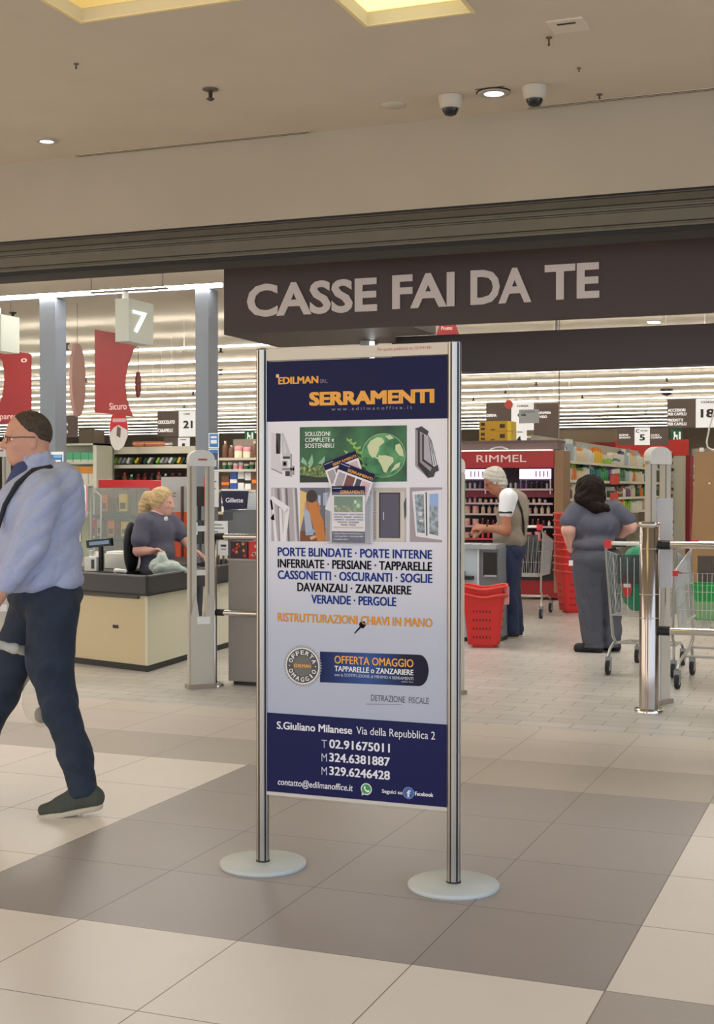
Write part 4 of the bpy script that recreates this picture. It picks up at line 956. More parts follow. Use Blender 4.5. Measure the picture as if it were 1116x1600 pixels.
# ---- shop worker seen from behind
o, L, s = person('woman with dark bob hair in grey work clothes seen from behind, hands on hips', 935, 1019)
HD = Head(L(925, 770, 0), (-.25, 1, -.02), sc=1.0)
b = Body(); HD.add(b); b.c(L(926, 782, 0), L(928, 800, 0), .055, .06); b.e(L(930, 830, 0), (.19, .12, .17)); b.e(L(930, 870, .0), (.20, .15, .14))
b.path([L(922, 900, 0), L(922, 950, 0), L(922, 1000, 0)], [.085, .06, .04]); b.path([L(951, 900, .03), L(956, 950, .05), L(957, 1000, .02)], [.07, .05, .035])
la = [L(897, 801, -.02), L(886, 828, -.06), L(893, 858, .02)]; ra = [L(962, 798, 0), L(984, 822, -.02), L(964, 842, .10)]
b.path(la, [.068, .058, .036]); b.path(ra, [.066, .054, .034])
hand(b, la[2], (.75, .5, -.35), (.5, .5, .2), 1, .8, .95); hand(b, ra[2], (-.8, .5, -.2), (-.4, .6, 0), -1, .8, .95)
flesh(b, 'body', o, SKINP, .0085)
hr = Body(); hr.e(L(922, 762, 0), (.130, .125, .115), .03); hr.e(L(921, 778, -.01), (.140, .11, .085), .04); hr.path([L(908, 780, -.06), L(928, 793, -.085), L(944, 795, -.06)], [.05, .045, .035], .04); hr.cut(HD(.06, 0, 0), HD.R @ np.array((1, 0, -.2)))
flesh(hr, 'hair', o, M(30, 20, 16, .7, var=.3, bump=.6, scale=50, spec=.2), .008, .008, 3, 60)
tp = Body(); tp.e(L(930, 822, 0), (.225, .150, .155), .05); tp.c(L(902, 797, 0), L(958, 795, 0), .068, .064, .05); tp.e(L(931, 850, .0), (.228, .18, .085), .05)
tp.path([L(900, 800, -.01), L(888, 814, -.04)], [.088, .082], .03); tp.path([L(960, 797, 0), L(980, 813, -.015)], [.082, .072], .03); tp.cut(L(930, 857, 0), (.12, 0, -1)); tp.cut(L(885, 817, 0), (-.35, 0, -1)) if False else None
GRW = M(86, 86, 100, .8, var=.05, bump=.2, scale=40)
flesh(tp, 'work_shirt', o, GRW, .0085, .010, 9, 16)
tr = Body(); tr.e(L(931, 872, .0), (.222, .19, .15), .06); tr.path([L(918, 890, 0), L(921, 940, 0), L(926, 985, 0), L(927, 1008, 0)], [.142, .112, .094, .094], .02); tr.path([L(951, 890, .03), L(956, 940, .05), L(957, 1005, .02)], [.13, .088, .080], .006)
tr.cut(L(930, 851, 0), (.10, 0, 1)); tr.cut(L(930, 1011, 0), (0, 0, -1)); flesh(tr, 'work_trousers', o, M(80, 82, 94, .8, var=.05, bump=.2, scale=30), .0085, .010, 4, 12)
for xa, xh, xt, dd_ in ((921, 934, 905, -.02), (957, 965, 950, .10)):
    sb = Body(); sb.c(L(xh, 1012, dd_), L(xt, 1013, dd_ + .05), .048, .045, .02); sb.c(L(xh, 1013, dd_), L((xh + xt) / 2, 1004, dd_), .045, .05, .03); sb.cut(L(0, 1019.5, 0), (0, 0, -1)); flesh(sb, 'shoe', o, BLACK, .008)
wm = MB(); wc = la[1] * .18 + la[2] * .82
wm.lathe([(.040, -.012), (.043, 0), (.040, .012)], tuple(wc), BLACK, 16); wo_ = wm.build('wrist_band', o); wo_['label'] = 'black wrist band'
tgm = MB(); a_ = L(887, 879, -.16); tgm.box(tuple(a_ - .018), tuple(a_ + np.array((.018, -.01, .03))), WHITE); tg = tgm.build('name_tag', o); tg['label'] = 'small white tag clipped on the pocket'
rdm = MB(); a_ = L(962, 846, -.19); rdm.box(tuple(a_ - .04), tuple(a_ + np.array((.05, .03, .035))), M(36, 36, 42, .5)); rd = rdm.build('belt_radio', o); rd['label'] = 'black device on the belt'

# ---- elderly customer at the self checkout
o, L, s = person('grey-haired man in a beige vest and dark jeans bent over the self-checkout', 800, 996)
HD = Head(L(772, 752, 0), (-1, .05, -.55), (-.45, 0, 1), sc=1.0)
b = Body(); HD.add(b); b.c(L(778, 762, 0), L(788, 776, 0), .056, .064); b.e(L(798, 800, 0), (.11, .14, .15)); b.e(L(796, 840, 0), (.10, .12, .12))
b.path([L(795, 860, -.07), L(797, 920, -.07), L(798, 978, -.07)], [.09, .07, .045]); b.path([L(795, 860, .07), L(799, 920, .07), L(806, 978, .07)], [.09, .07, .045])
na = [L(786, 778, -.19), L(787, 828, -.22), L(755, 824, -.18)]; fa = [L(794, 776, .19), L(786, 826, .22), L(756, 828, .08)]
b.path(na, [.050, .048, .032]); b.path(fa, [.050, .048, .032]); hand(b, na[2], (-1, .25, .12), (0, .8, -.6), 1, .9, 1.0); hand(b, fa[2], (-1, -.1, 0), (0, -.6, -.6), -1, .9, 1.0)
flesh(b, 'body', o, SKINT, .0085)
hr = Body(); hr.e(HD(-.014, 0, .034), (.115, .092, .108), R=HD.R); hr.cut(HD(.055, 0, .05), HD.R @ np.array((.85, 0, -.5))); hr.e(HD(-.05, 0, -.05), (.06, .075, .06), .03, R=HD.R); h2 = flesh(hr, 'hair', o, M(188, 184, 174, .8, var=.15, bump=.6, scale=60), .008, .007, 2, 60)
HD.eyes(o)
gm = MB()
for y in (-1, 1): gm.tube([tuple(HD(.095, .057 * y, .004)), tuple(HD(.03, .083 * y, .006)), tuple(HD(-.02, .088 * y, .0))], .0025, M(120, 40, 40, .4), 6); gm.tube([tuple(HD(.096, .033 * y + .022 * math.cos(t), .016 * math.sin(t))) for t in [2 * PI * k / 14 for k in range(15)]], .0022, M(120, 40, 40, .4), 6)
gm.build('eyeglasses', o)
vs = Body(); vs.e(L(800, 806, 0), (.150, .185, .185), .05); vs.e(L(796, 840, 0), (.165, .18, .14), .05); vs.c(L(798, 776, -.10), L(798, 776, .10), .075, .075, .05); vs.c(L(806, 786, 0), L(806, 822, 0), .12, .10, .05); vs.cut(L(795, 858, 0), (-.32, 0, -1)); vs.c(L(782, 768, 0), L(776, 756, 0), .07, .072, .01, 's')
flesh(vs, 'vest', o, M(146, 136, 122, .85, var=.05, bump=.2, scale=40), .0085, .008, 6, 14)
for k_, q_ in enumerate(([L(791, 777, -.18), L(787, 799, -.20)], [L(798, 776, .16), L(792, 797, .18)])):
    sl = Body(); sl.path(q_, [.086, .070], .02); t_ = flesh(sl, 'shirt_sleeve', o, M(228, 230, 236, .7), .0085, .006, 3, 18); t_['label'] = 'white short sleeve with a dark hem'
hm = MB()
for q, yy in ((na, -.203),):
    c_ = q[0] * .56 + q[1] * .44; hm.lathe([(.070, -.010), (.0745, 0), (.070, .010)], tuple(c_), M(46, 40, 44, .7), 18)
hm.build('sleeve_hem', o)
sm = MB(); sm.tube([tuple(L(782, 768, -.09)), tuple(L(793, 767, -.13)), tuple(L(804, 778, -.17)), tuple(L(811, 796, -.175)), tuple(L(815, 816, -.14)), tuple(L(816, 838, -.10))], .012, BLACK, 8); sm.build('shoulder_strap', o)
tr = Body(); tr.e(L(797, 862, 0), (.150, .175, .12), .05); tr.path([L(795, 868, -.075), L(794, 920, -.075), L(797, 982, -.07)], [.118, .092, .082], .03); tr.path([L(799, 868, .075), L(800, 920, .075), L(807, 982, .07)], [.115, .09, .08], .03); tr.cut(L(797, 988, 0), (0, 0, -1)); tr.cut(L(797, 846, 0), (0, 0, 1))
flesh(tr, 'jeans', o, M(36, 46, 78, .8, var=.15, bump=.2, scale=20), .0085, .009, 7, 13)
for dd_, xx in ((-.07, 0), (.07, 8)):
    sb = Body(); sb.c(L(803 + xx, 989, dd_), L(782 + xx, 991, dd_), .045, .04, .02); sb.c(L(802 + xx, 988, dd_), L(796 + xx, 982, dd_), .045, .05, .03); sb.cut(L(0, 993.5, 0), (0, 0, -1)); flesh(sb, 'shoe', o, M(56, 56, 62, .8), .008)
    sb = Body(); sb.c(L(803 + xx, 993, dd_), L(780 + xx, 993, dd_), .048, .044, .01); sb.cut(L(0, 996, 0), (0, 0, -1)); sb.cut(L(0, 993, 0), (0, 0, 1)); flesh(sb, 'sole', o, M(190, 182, 160, .7), .008)
wm = MB(); wm.lathe([(.034, -.012), (.037, 0), (.034, .012)], (0, 0, 0), BLACK, 16); wm.xf(Matrix.Translation(Vector(na[2] + np.array((.02, 0, 0)))) @ Matrix.Rotation(PI / 2, 4, 'Y')); wm.build('wrist_watch', o)

# ---- cashier behind the counter, sitting on a chair
cp_ = PD(250, 905, 11.9); g = Vector((cp_.x, cp_.y, 0)); pyg = 764 + FPX * CAM.z / 11.9
o = local_thing('person', 'blonde cashier with a ponytail in a grey polo shirt sitting at the checkout', 'person', g, None, YAW); s = FPX / dep(g); py0 = 770.5 + s * CAM.z
L = lambda x, y, d=0.0: np.array(((x - 250) / s, d, (py0 - y) / s))
HD = Head(L(254, 793, 0), (.96, -.25, -.08), sc=1.0)
b = Body(); HD.add(b); b.c(L(249, 803, 0), L(246, 818, 0), .05, .056); b.e(L(245, 842, 0), (.12, .15, .16)); b.e(L(245, 880, 0), (.11, .13, .13)); b.e(L(246, 905, .0), (.12, .14, .10))
b.path([L(250, 905, -.09), L(305, 905, -.10), L(305, 985, -.10)], [.09, .065, .045]); b.path([L(250, 905, .09), L(305, 905, .10), L(305, 985, .10)], [.09, .065, .045])
b.path([L(305, 985, -.10), L(326, 992, -.10)], [.045, .035]); b.path([L(305, 985, .10), L(326, 992, .10)], [.045, .035])
na = [L(228, 826, -.15), L(223, 866, -.20), L(243, 866, -.26)]; fa = [L(268, 826, .10), L(284, 848, .10), L(297, 866, .06)]
b.path(na, [.055, .048, .032]); b.path(fa, [.052, .045, .030]); hand(b, na[2], (.9, -.3, .12), (.3, -.5, -.8), 1, .6, .95); hand(b, fa[2], (.8, -.1, -.3), (0, 0, -1), 1, .4, .95)
flesh(b, 'body', o, SKINP, .0085)
hr = Body(); hr.e(HD(-.014, 0, .032), (.110, .090, .108), R=HD.R); hr.cut(HD(.056, 0, .05), HD.R @ np.array((.85, 0, -.52))); hr.path([HD(-.09, 0, .05), HD(-.14, 0, .04), HD(-.165, 0, -.03), HD(-.17, 0, -.10), HD(-.19, 0, -.16)], [.035, .044, .045, .038, .012], .03)
flesh(hr, 'hair', o, M(196, 168, 122, .6, var=.2, bump=.5, scale=60), .008, .007, 2, 70); HD.eyes(o)
tp = Body(); tp.e(L(246, 840, 0), (.150, .17, .165), .05); tp.c(L(232, 820, -.09), L(262, 819, .09), .068, .066, .05); tp.e(L(247, 872, 0), (.150, .18, .14), .05); tp.e(L(247, 896, 0), (.16, .185, .10), .05); tp.path([L(230, 824, -.14), L(224, 850, -.19)], [.085, .078], .03); tp.path([L(266, 824, .10), L(281, 842, .10)], [.08, .068], .03); tp.c(L(250, 808, 0), L(252, 796, 0), .058, .06, .006, 's')
flesh(tp, 'polo_shirt', o, M(88, 88, 104, .8, var=.05, bump=.2, scale=40), .0085, .008, 9, 16)
tr = Body(); tr.e(L(247, 905, 0), (.165, .185, .12), .05); tr.path([L(250, 908, -.09), L(305, 908, -.10), L(305, 980, -.10)], [.105, .085, .07], .03); tr.path([L(250, 908, .09), L(305, 908, .10), L(305, 980, .10)], [.105, .085, .07], .03); flesh(tr, 'trousers', o, M(60, 62, 74, .8), .009)
pk = MB(); PKM = M(226, 190, 186, .7)
c_ = na[0] * .38 + na[1] * .62; pk.lathe([(.076, -.006), (.079, 0), (.076, .006)], tuple(c_), PKM, 20); cpk = L(249, 811, -.005); pk.tube([tuple(cpk + np.array((.062 * math.cos(t), .060 * math.sin(t), .012 - .022 * math.cos(t)))) for t in [2 * PI * k / 20 for k in range(21)]], .006, PKM, 6); pk_ = pk.build('shirt_trim', o); pk_['label'] = 'pale pink trim of collar and sleeve'
bd = MB(); bd.ell(tuple(L(264, 817, -.17)), (.02, .01, .02), WHITE); bd_ = bd.build('badge', o); bd_['label'] = 'small white badge'
ch = local_thing('office_chair', 'black office chair the cashier sits on', 'chair', g, None, YAW); seat_z = L(0, 922, 0)[2]
sb = Body(); sb.e(L(205, 858, 0), (.055, .22, .20), .03); sb.e(L(206, 878, 0), (.05, .20, .14), .03); flesh(sb, 'backrest', ch, M(26, 27, 32, .8), .009)
m = MB(); m.lathe([(.22, 0), (.24, .03), (.22, .07)], (0, 0, seat_z - .08), M(26, 27, 32, .8), 28); m.build('seat', ch)
m = MB(); m.tube([(0, 0, .08), (0, 0, seat_z - .08)], .03, BLACK, 12); m.build('column', ch); m = MB(); m.tube([tuple(L(206, 900, 0)), (-.2, 0, seat_z - .1), (0, 0, seat_z - .09)], .02, BLACK, 8); m.build('back_bracket', ch)
for k in range(5):
    m = MB(); a_ = 2 * PI * k / 5; m.tube([(0, 0, .09), (.28 * math.cos(a_), .28 * math.sin(a_), .06)], .018, BLACK, 8); lg = m.build('leg', ch); m = MB(); m.ell((.28 * math.cos(a_), .28 * math.sin(a_), .028), (.028, .028, .028), RUBBER, 12, 8); m.build('caster', lg)
# ------------------------------------------------------------------ hanging signs
def plate(name, label, x0, y0, x1, y1, Y, m, cat='sign', lines=(), d=.02, group=None, hang=True):
    # a flat hung board with printed lines; hung from the ceiling by two thin rods
    a, c = P(x0, y0, Y), P(x1, y1, Y)
    t = thing(name, label, cat, ((a.x + c.x) / 2, Y, c.z), group)
    b = MB(); b.box((a.x, Y, c.z), (c.x, Y + d, a.z), m)
    for s_, l0, l1, h, mm in lines:
        pa, pb = P(l0[0], l0[1], Y - .002), P(l1[0], l1[1], Y - .002); text(b, s_, (pa.x, Y - .002, (pa.z + pb.z) / 2), XU, ZU, pb.x - pa.x, h * dep(pa) / FPX, mm, .06)
    b.build('board', t)
    if hang:
        b = MB()
        for u in (.15, .85): b.tube([(a.x + (c.x - a.x) * u, Y + d / 2, a.z), (a.x + (c.x - a.x) * u, Y + d / 2, ZS - .01)], .002, M(190, 186, 178, .5), 5)
        b.build('hanging_rods', t)
    return t
TAUPE = M(112, 98, 92, .6); SW = M(240, 240, 240, .5, emit=.25); SK = M(50, 50, 54, .5); SWT = M(240, 238, 234, .5, emit=.3)  # white boards and lettering carry a faint added glow to read brighter
plate('aisle_sign', 'taupe aisle board with two white lines, next to the big number 21', 246, 643, 279, 682, 17, TAUPE, 'aisle sign', [('CIOCCOLATO', (247, 662), (273, 662), 5, SWT), ('CARAMELLE', (247, 675), (270, 675), 5, SWT)])
plate('aisle_number', 'white aisle board with the number 21 touching the bluish column', 279.3, 643, 310, 682, 16.98, SW, 'aisle sign', [('21', (287, 669), (300.5, 668.5), 11, SK), ('CORSIA', (287, 648), (297, 648), 2.4, SK)])
plate('aisle_sign', 'small taupe aisle board below the number 21', 256, 683.5, 278, 705, 19, TAUPE, 'aisle sign', [('BISCOTTI', (258, 695), (269, 695), 3, SWT), ('MERENDE', (258, 700), (268, 700), 3, SWT)])
plate('aisle_number', 'small white aisle board with a lone 1 below the number 21', 278.3, 684, 296, 705, 18.98, SW, 'aisle sign', [('1', (285, 701), (288.5, 701), 8, SK), ('CORSIA', (281, 688), (291, 688), 2, SK)])
plate('aisle_sign', 'taupe aisle board with white lines beside the first column, behind the walking man', 92, 650, 121, 683, 17, TAUPE, 'aisle sign', [('PASTA', (95, 665), (106, 665), 4.4, SWT), ('RISO', (95, 677), (106, 677), 4.4, SWT)])
plate('aisle_sign', 'taupe aisle board left of the bright board, above the yellow cartons', 760, 629, 799, 676, 22, TAUPE, 'aisle sign', [('DERMA', (761, 651.5), (776, 651), 4.2, SWT)])
plate('aisle_number', 'bright white aisle board half covered by a small grey panel', 799.3, 628, 834, 672, 21.98, SW, 'aisle sign', [('CORSIA', (808, 636), (826, 635.6), 3, SK), ('4', (809, 652), (811, 652), 6, SK)])
plate('aisle_sign', 'taupe aisle board between the bright board and the thin pole', 834.3, 630, 873, 690, 22, TAUPE, 'aisle sign', [('PROFUMERIA', (838, 647), (861, 646.5), 3.6, SWT), ('VISO', (843, 653), (855, 653), 3.6, SWT), ('IGIENE', (823, 684), (838, 684), 3, SWT)])
plate('notice_board', 'small light grey panel hanging in front of the bright aisle board', 811, 640, 842, 661, 20, M(176, 182, 188, .5), 'sign', [('info', (815, 650), (822, 650), 4, SK), ('CASSE', (815, 644.5), (836, 644.5), 2.4, M(110, 116, 122, .5))])
plate('aisle_number', 'small white aisle board with the number 4 above the make-up stand', 803, 672, 823, 694, 24, SW, 'aisle sign', [('4', (808, 691), (814, 691), 9, SK), ('CORSIA', (806, 676), (817, 676), 2, SK)])
plate('aisle_sign', 'taupe aisle board with four white text lines, left of the number 18', 1043, 624, 1088, 668, 17, TAUPE, 'aisle sign', [('ACCESSORI', (1044, 643), (1071, 643), 4.2, SWT), ('PER CAPELLI', (1044, 649), (1072.5, 649), 4.2, SWT), ('PRODOTTI', (1044, 658.5), (1067, 658.5), 4.2, SWT), ('PER CAPELLI', (1044, 664.5), (1072.5, 664.5), 4.2, SWT)])
plate('aisle_number', 'white aisle board with the number 18 at the picture edge', 1087.6, 623.5, 1135, 667.5, 16.98, SW, 'aisle sign', [('18', (1096, 652), (1116, 652), 12.5, SK), ('CORSIA', (1096, 630), (1118, 629.6), 3, SK)])
plate('aisle_number', 'white aisle board with the number 5 above the red header board', 992, 668, 1015.5, 695, 20, SW, 'aisle sign', [('5', (1000, 688), (1007.5, 688), 9, SK), ('C', (994, 676), (999, 676), 5, SK), ('corsia', (1001, 674), (1012, 674), 2.4, SK)])
plate('aisle_sign', 'taupe aisle board to the left of the number 5', 965, 669, 991.7, 695, 20.02, TAUPE, 'aisle sign', [('IGIENE', (968, 681), (982, 681), 2.6, SWT), ('BAGNO', (968, 685), (985, 685), 2.6, SWT)])
plate('aisle_sign', 'taupe aisle board between the number 5 and the green exit sign', 1016, 669, 1045, 695, 20.02, TAUPE, 'aisle sign', [('CURA', (1017, 681), (1031, 681), 2.6, SWT), ('CORPO', (1017, 685), (1034, 685), 2.6, SWT)])
GREEN = M(22, 92, 62, .5, emit=.15)
def exit_sign(label, x0, y0, x1, y1, Y):
    t = plate('exit_sign', label, x0, y0, x1, y1, Y, GREEN, 'exit sign'); b = MB(); w = x1 - x0; h = y1 - y0
    for q in ([(.28, .2), (.42, .2), (.42, .5), (.28, .5)], [(.30, .5), (.62, .45), (.60, .62), (.30, .66)], [(.30, .62), (.38, .62), (.34, .9), (.22, .9)], [(.5, .6), (.6, .6), (.64, .88), (.54, .88)], [(.72, .2), (.88, .2), (.88, .85), (.72, .85)]):
        b.poly([P(x0 + u * w, y0 + v * h, Y - .003) for u, v in reversed(q)], SWT)
    b.build('pictogram', t)
exit_sign('green exit sign beside the poster stand at the edge of the column', 382, 672.5, 397.5, 688, 24)
exit_sign('green exit sign under the taupe board by the number 18', 1048, 671, 1066, 689, 26)
exit_sign('tiny green exit sign just beside the right post of the poster stand', 711, 622, 718, 632, 30)
# ------------------------------------------------------------------ red hanging boards
RB = M(132, 32, 33, .5); RB2 = M(150, 34, 36, .5)
def hung_shape(name, label, pts, Y, m, cat='sign', lines=(), d=.012, extra=None, ztop=None):
    q = [P(x, y, Y) for x, y in pts]
    t = thing(name, label, cat, (sum(p.x for p in q) / len(q), Y, min(p.z for p in q)))
    b = MB(); b.yprism([(p.x, p.z) for p in reversed(q)], Y, Y + d, m)
    for s_, l0, l1, h, mm in lines:
        pa, pb = P(l0[0], l0[1], Y - .002), P(l1[0], l1[1], Y - .002); text(b, s_, (pa.x, Y - .002, (pa.z + pb.z) / 2), XU, ZU, pb.x - pa.x, h * dep(pa) / FPX, mm, .01)
    if extra: extra(b, Y)
    b.build('board', t)
    b = MB(); xs_ = [p.x for p in q]; zt = max(p.z for p in q); xm = (min(xs_) + max(xs_)) / 2
    b.tube([(xm, Y + d / 2, zt - .03), (xm, Y + d / 2, ZS - .01)], .004, M(150, 146, 140, .5), 6); b.build('hanging_wire', t); return t
PK = M(226, 190, 184, .5)
hung_shape('promotion_board', 'red hanging board with a concave edge and the word Sicuro, behind the number 7 box', [(148, 515), (224, 527), (208, 547), (199.5, 570), (195.5, 592), (195.5, 606), (198, 624), (202.5, 638), (208, 651), (148, 644)], 10.5, RB, lines=[('Sicuro', (171, 638), (198, 642), 10.5, PK)])
def eye_icon(b, Y):
    c = P(37.5, 563, Y - .002); b.poly([(c.x + .045 * math.cos(2 * PI * k / 16), Y - .002, c.z + .026 * math.sin(2 * PI * k / 16)) for k in range(16)], PK); b.poly([(c.x + .024 * math.cos(2 * PI * k / 12), Y - .003, c.z + .015 * math.sin(2 * PI * k / 12)) for k in range(12)], RB)
hung_shape('promotion_board', 'red hanging board with a small pale eye mark above the walking man\'s head', [(-16, 542), (48.5, 553), (48.5, 659), (-14, 664), (-4, 640), (3, 620), (6, 600), (6.5, 585), (4, 565)], 10.4, RB, lines=[('Trasparente', (-22, 656), (37, 654), 9, PK)], extra=eye_icon)
def lens(label, cx, cy, rx_, ry_, Y, m, m2=None):
    c = P(cx, cy, Y); s_ = dep(c) / FPX
    t = thing('oval_board', label, 'sign', (c.x, Y, c.z - ry_ * s_)); R = Matrix.Rotation(YAW - .25, 3, 'Z')
    b = MB(); n = 32; dv = R @ Vector((.02, 0, 0)); wv = R @ Vector((0, 1, 0)) * (ry_ * s_ * .42)
    ring_ = [c + wv * math.cos(2 * PI * k / n) + Vector((0, 0, ry_ * s_ * math.sin(2 * PI * k / n))) for k in range(n)]
    wob = rx_ * s_
    b.add([p + R @ Vector((wob * .5, 0, 0)) for p in ring_] + [p - R @ Vector((wob * .5, 0, 0)) for p in ring_], [tuple(reversed(range(n))), tuple(range(n, 2 * n))] + [(k, n + k, n + (k + 1) % n, (k + 1) % n) for k in range(n)], m); b.build('board', t)
    b = MB(); b.tube([c + Vector((0, 0, ry_ * s_ - .02)), (c.x, c.y, ZS - .01)], .004, M(150, 146, 140, .5), 6); b.build('hanging_wire', t)
lens('narrow pale pink oval board seen almost edge-on left of the red Sicuro board', 121, 594, 5, 57, 11.5, M(206, 160, 150, .5))
lens('small red oval board seen edge-on to the right of the red Sicuro board', 216, 601, 3, 20, 12.5, RB)
hung_shape('promotion_board', 'red and white pointed oval sign hanging under the red Sicuro board', [(175, 648), (196, 648), (199.5, 665), (199, 682), (193, 697), (187, 703), (179, 703), (173.5, 694), (171, 680), (172, 662)], 12.0, M(226, 222, 216, .5), extra=lambda b, Y: (polyp(b, [(172, 676), (178, 668), (185, 664), (199, 672), (199.5, 665), (196, 648), (175, 648), (172, 662)], Y - .002, M(206, 50, 56, .5)), polyp(b, [(182, 681), (188, 684), (189, 669), (183, 666)], Y - .004, M(110, 90, 86, .5)), rectp(b, 176, 654, 197, 659, Y - .004, M(226, 190, 190, .5))))
hung_shape('promotion_board', 'red trapezoid sign peeping out between the overhead lettered sign and the dark rear beam', [(688, 505), (711, 503), (718, 524), (681, 526)], 9.5, RB, lines=[('Promo', (690, 517), (707, 514), 6, PK)])
hung_shape('round_board', 'small round red and white board behind the taupe signs by the yellow cartons', [(795 + 6.5 * math.cos(2 * PI * k / 20), 632 - 7 * math.sin(2 * PI * k / 20)) for k in range(20)][::-1], 21.5, M(206, 80, 70, .5))
# the lane number box
def lane_box(label, x0, x1, yt, yb, Y, dy, num=None):
    a, c = P(x0, yt, Y), P(x1, yb, Y); t = thing('lane_number_box', label, 'lane sign', ((a.x + c.x) / 2, Y + dy / 2, c.z))
    b = MB(); b.box((a.x, Y, c.z), (c.x, Y + dy, a.z), M(190, 194, 182, .4, emit=.05)); 
    if num: text(b, num, (c.x + .003, Y + dy * .14, c.z + (a.z - c.z) * .24), YU, ZU, dy * .56, (a.z - c.z) * .50, M(250, 250, 246, .4, emit=.9), .0, .006)
    b.build('box', t); b = MB(); xm = (a.x + c.x) / 2; b.tube([(xm, Y + .06, a.z), (xm, Y + .06, a.z + .07)], .03, WHITE, 10); b.build('bracket', t); return a, c
a, c = lane_box('white lane number box with the number 7', 180, 201.5, 467, 533, 7.2, .46, '7')
lane_box('white lane number box cut off at the edge of the picture', -20, 2, 492, 548, 7.2, .30)
zr = a.z + .07; rl, rr_ = P(142, 466, 7.26), P(262, 463, 7.26)
t = thing('sign_rail', 'thin ceiling-hung rail the number 7 box hangs from', 'rail', ((rl.x + rr_.x) / 2, 7.26, zr))
b = MB(); b.box((rl.x, 7.245, zr), (rr_.x, 7.275, zr + .02), M(120, 114, 108, .5)); b.build('rail', t)
for X in (rl.x + .005, rr_.x - .05): b = MB(); b.tube([(X, 7.26, zr + .02), (X, 7.26, ZS - .01)], .004, M(90, 84, 80, .5), 6); b.build('hanging_wire', t)
# ------------------------------------------------------------------ products
def bottle(r, h, m, cap, kind=0):
    b = MB()
    if kind == 0: b.lathe([(r * .92, 0), (r, .01), (r, h * .66), (r * .45, h * .8), (r * .38, h * .82)], (0, 0, 0), m, 12); b.lathe([(r * .42, h * .82), (r * .42, h), (r * .3, h)], (0, 0, 0), cap, 10)
    elif kind == 1: b.rbox((-r, -r * .55, 0), (r, r * .55, h * .78), m, r * .4); b.lathe([(r * .5, h * .78), (r * .5, h)], (0, 0, 0), cap, 10)
    elif kind == 2: b.lathe([(r, 0), (r, h * .55), (r * .8, h * .62)], (0, 0, 0), m, 12); b.lathe([(r * .98, h * .62), (r * .98, h), (r * .9, h)], (0, 0, 0), cap, 12)
    elif kind == 3: b.box((-r, -r * .6, 0), (r, r * .6, h), m); b.box((-r * 1.005, -r * .61, h * .35), (r * 1.005, r * .61, h * .55), cap)
    elif kind == 4: b.lathe([(r * .75, 0), (r, h * .5), (r * .9, h * .7), (r * .4, h * .78)], (0, 0, 0), m, 12); b.box((-r * .9, -r * .2, h * .78), (r * .5, r * .2, h * .86), cap); b.lathe([(r * .35, h * .78), (r * .3, h)], (0, 0, 0), cap, 8)
    return b
PROTO = {}
def product(word, label, group, pos, r, h, m, cap, kind, rotz=0.0):
    key = (round(r, 3), round(h, 3), m.name, cap.name, kind)
    if key not in PROTO: o = bottle(r, h, m, cap, kind).build(word, origin=(0, 0, 0)); PROTO[key] = o
    else: o = PROTO[key].copy(); COL.objects.link(o); o.name = word
    o.location = pos; o.rotation_euler = (0, 0, rotz)
    return tag(o, label, word.replace('_', ' '), group)
COLS = {'white': (232, 232, 228), 'cream': (226, 214, 182), 'pale blue': (170, 196, 206), 'grey': (150, 150, 152), 'yellow': (236, 200, 50), 'orange': (230, 126, 40), 'green': (40, 150, 80), 'dark green': (24, 92, 62), 'teal': (30, 120, 130), 'lime green': (140, 196, 60),
        'red': (200, 40, 50), 'pink': (226, 150, 160), 'purple': (120, 80, 130), 'black': (30, 30, 34), 'brown': (110, 72, 50), 'beige': (206, 176, 150), 'blue': (50, 90, 170), 'dark red': (110, 24, 40), 'silver': (176, 176, 180)}
def pc(n): return M(*COLS[n], .4)
KW = {0: 'bottle', 1: 'flask', 2: 'jar', 3: 'box', 4: 'pump_bottle'}
def fill(along, z, n0, n1, across, pattern, shelf, rnd, gap=.006, jitter=0.0, rot=0.0, limit=None):
    # line products up on a shelf; along(t) gives the point at t metres, pattern lists (colour, cap, kind, r, h, count)
    p = n0; i = 0; made = 0
    while p < n1:
        colr, cap, kind, r, h, cnt = pattern[i % len(pattern)]; i += 1
        for _ in range(max(1, (cnt + 1) // 2)):
            if p + 2 * r > n1: return made
            q = along(p + r); word = KW[kind]; w_ = word.replace('_', ' ')
            lab = f"{colr} {w_} with {cap} top on {shelf}" if kind != 3 else f"{colr} box with {cap} band on {shelf}"
            product(word, lab, f"products on {shelf}", (q.x, q.y, z), r, h * rnd.choice((.80, .92, 1.0, 1.06)), pc(colr), pc(cap), kind, rot); p += 2 * r + gap; made += 1
    return made
SHW = M(214, 210, 198, .5); RND = random.Random(4)
# ------------------------------------------------------------------ toiletries gondola seen along its length
GX = P(881, 750, 14.15).x; ga = 14.15; gb = PX(1032, 730, GX).y
ze = [PX(884, 718.3, GX).z, PX(881, 748.5, GX).z, PX(968, 776, GX).z, PX(973, 798.5, GX).z]
ze.append(ze[3] - (ze[2] - ze[3]) * 1.05); ze.append(ze[4] - .30)
DG = .42
t = thing('toiletries_shelf', 'long white shelf unit full of toiletries behind the woman in grey', 'shelf unit', (GX - DG / 2, (ga + gb) / 2, 0))
b = MB(); b.box((GX - DG - .04, ga, .1), (GX - DG, gb, ze[0] + .34), M(190, 184, 172, .6)); b.build('back_panel', t)
b = MB(); b.box((GX - DG, ga - .03, 0), (GX, gb, .1), SHW); b.build('base', t)
for zz in ze: b = MB(); b.box((GX - DG, ga, zz - .035), (GX, gb, zz - .012), SHW); b.box((GX - .004, ga, zz - .045), (GX + .012, gb, zz - .006), M(226, 222, 206, .5)); b.build('shelf', t)
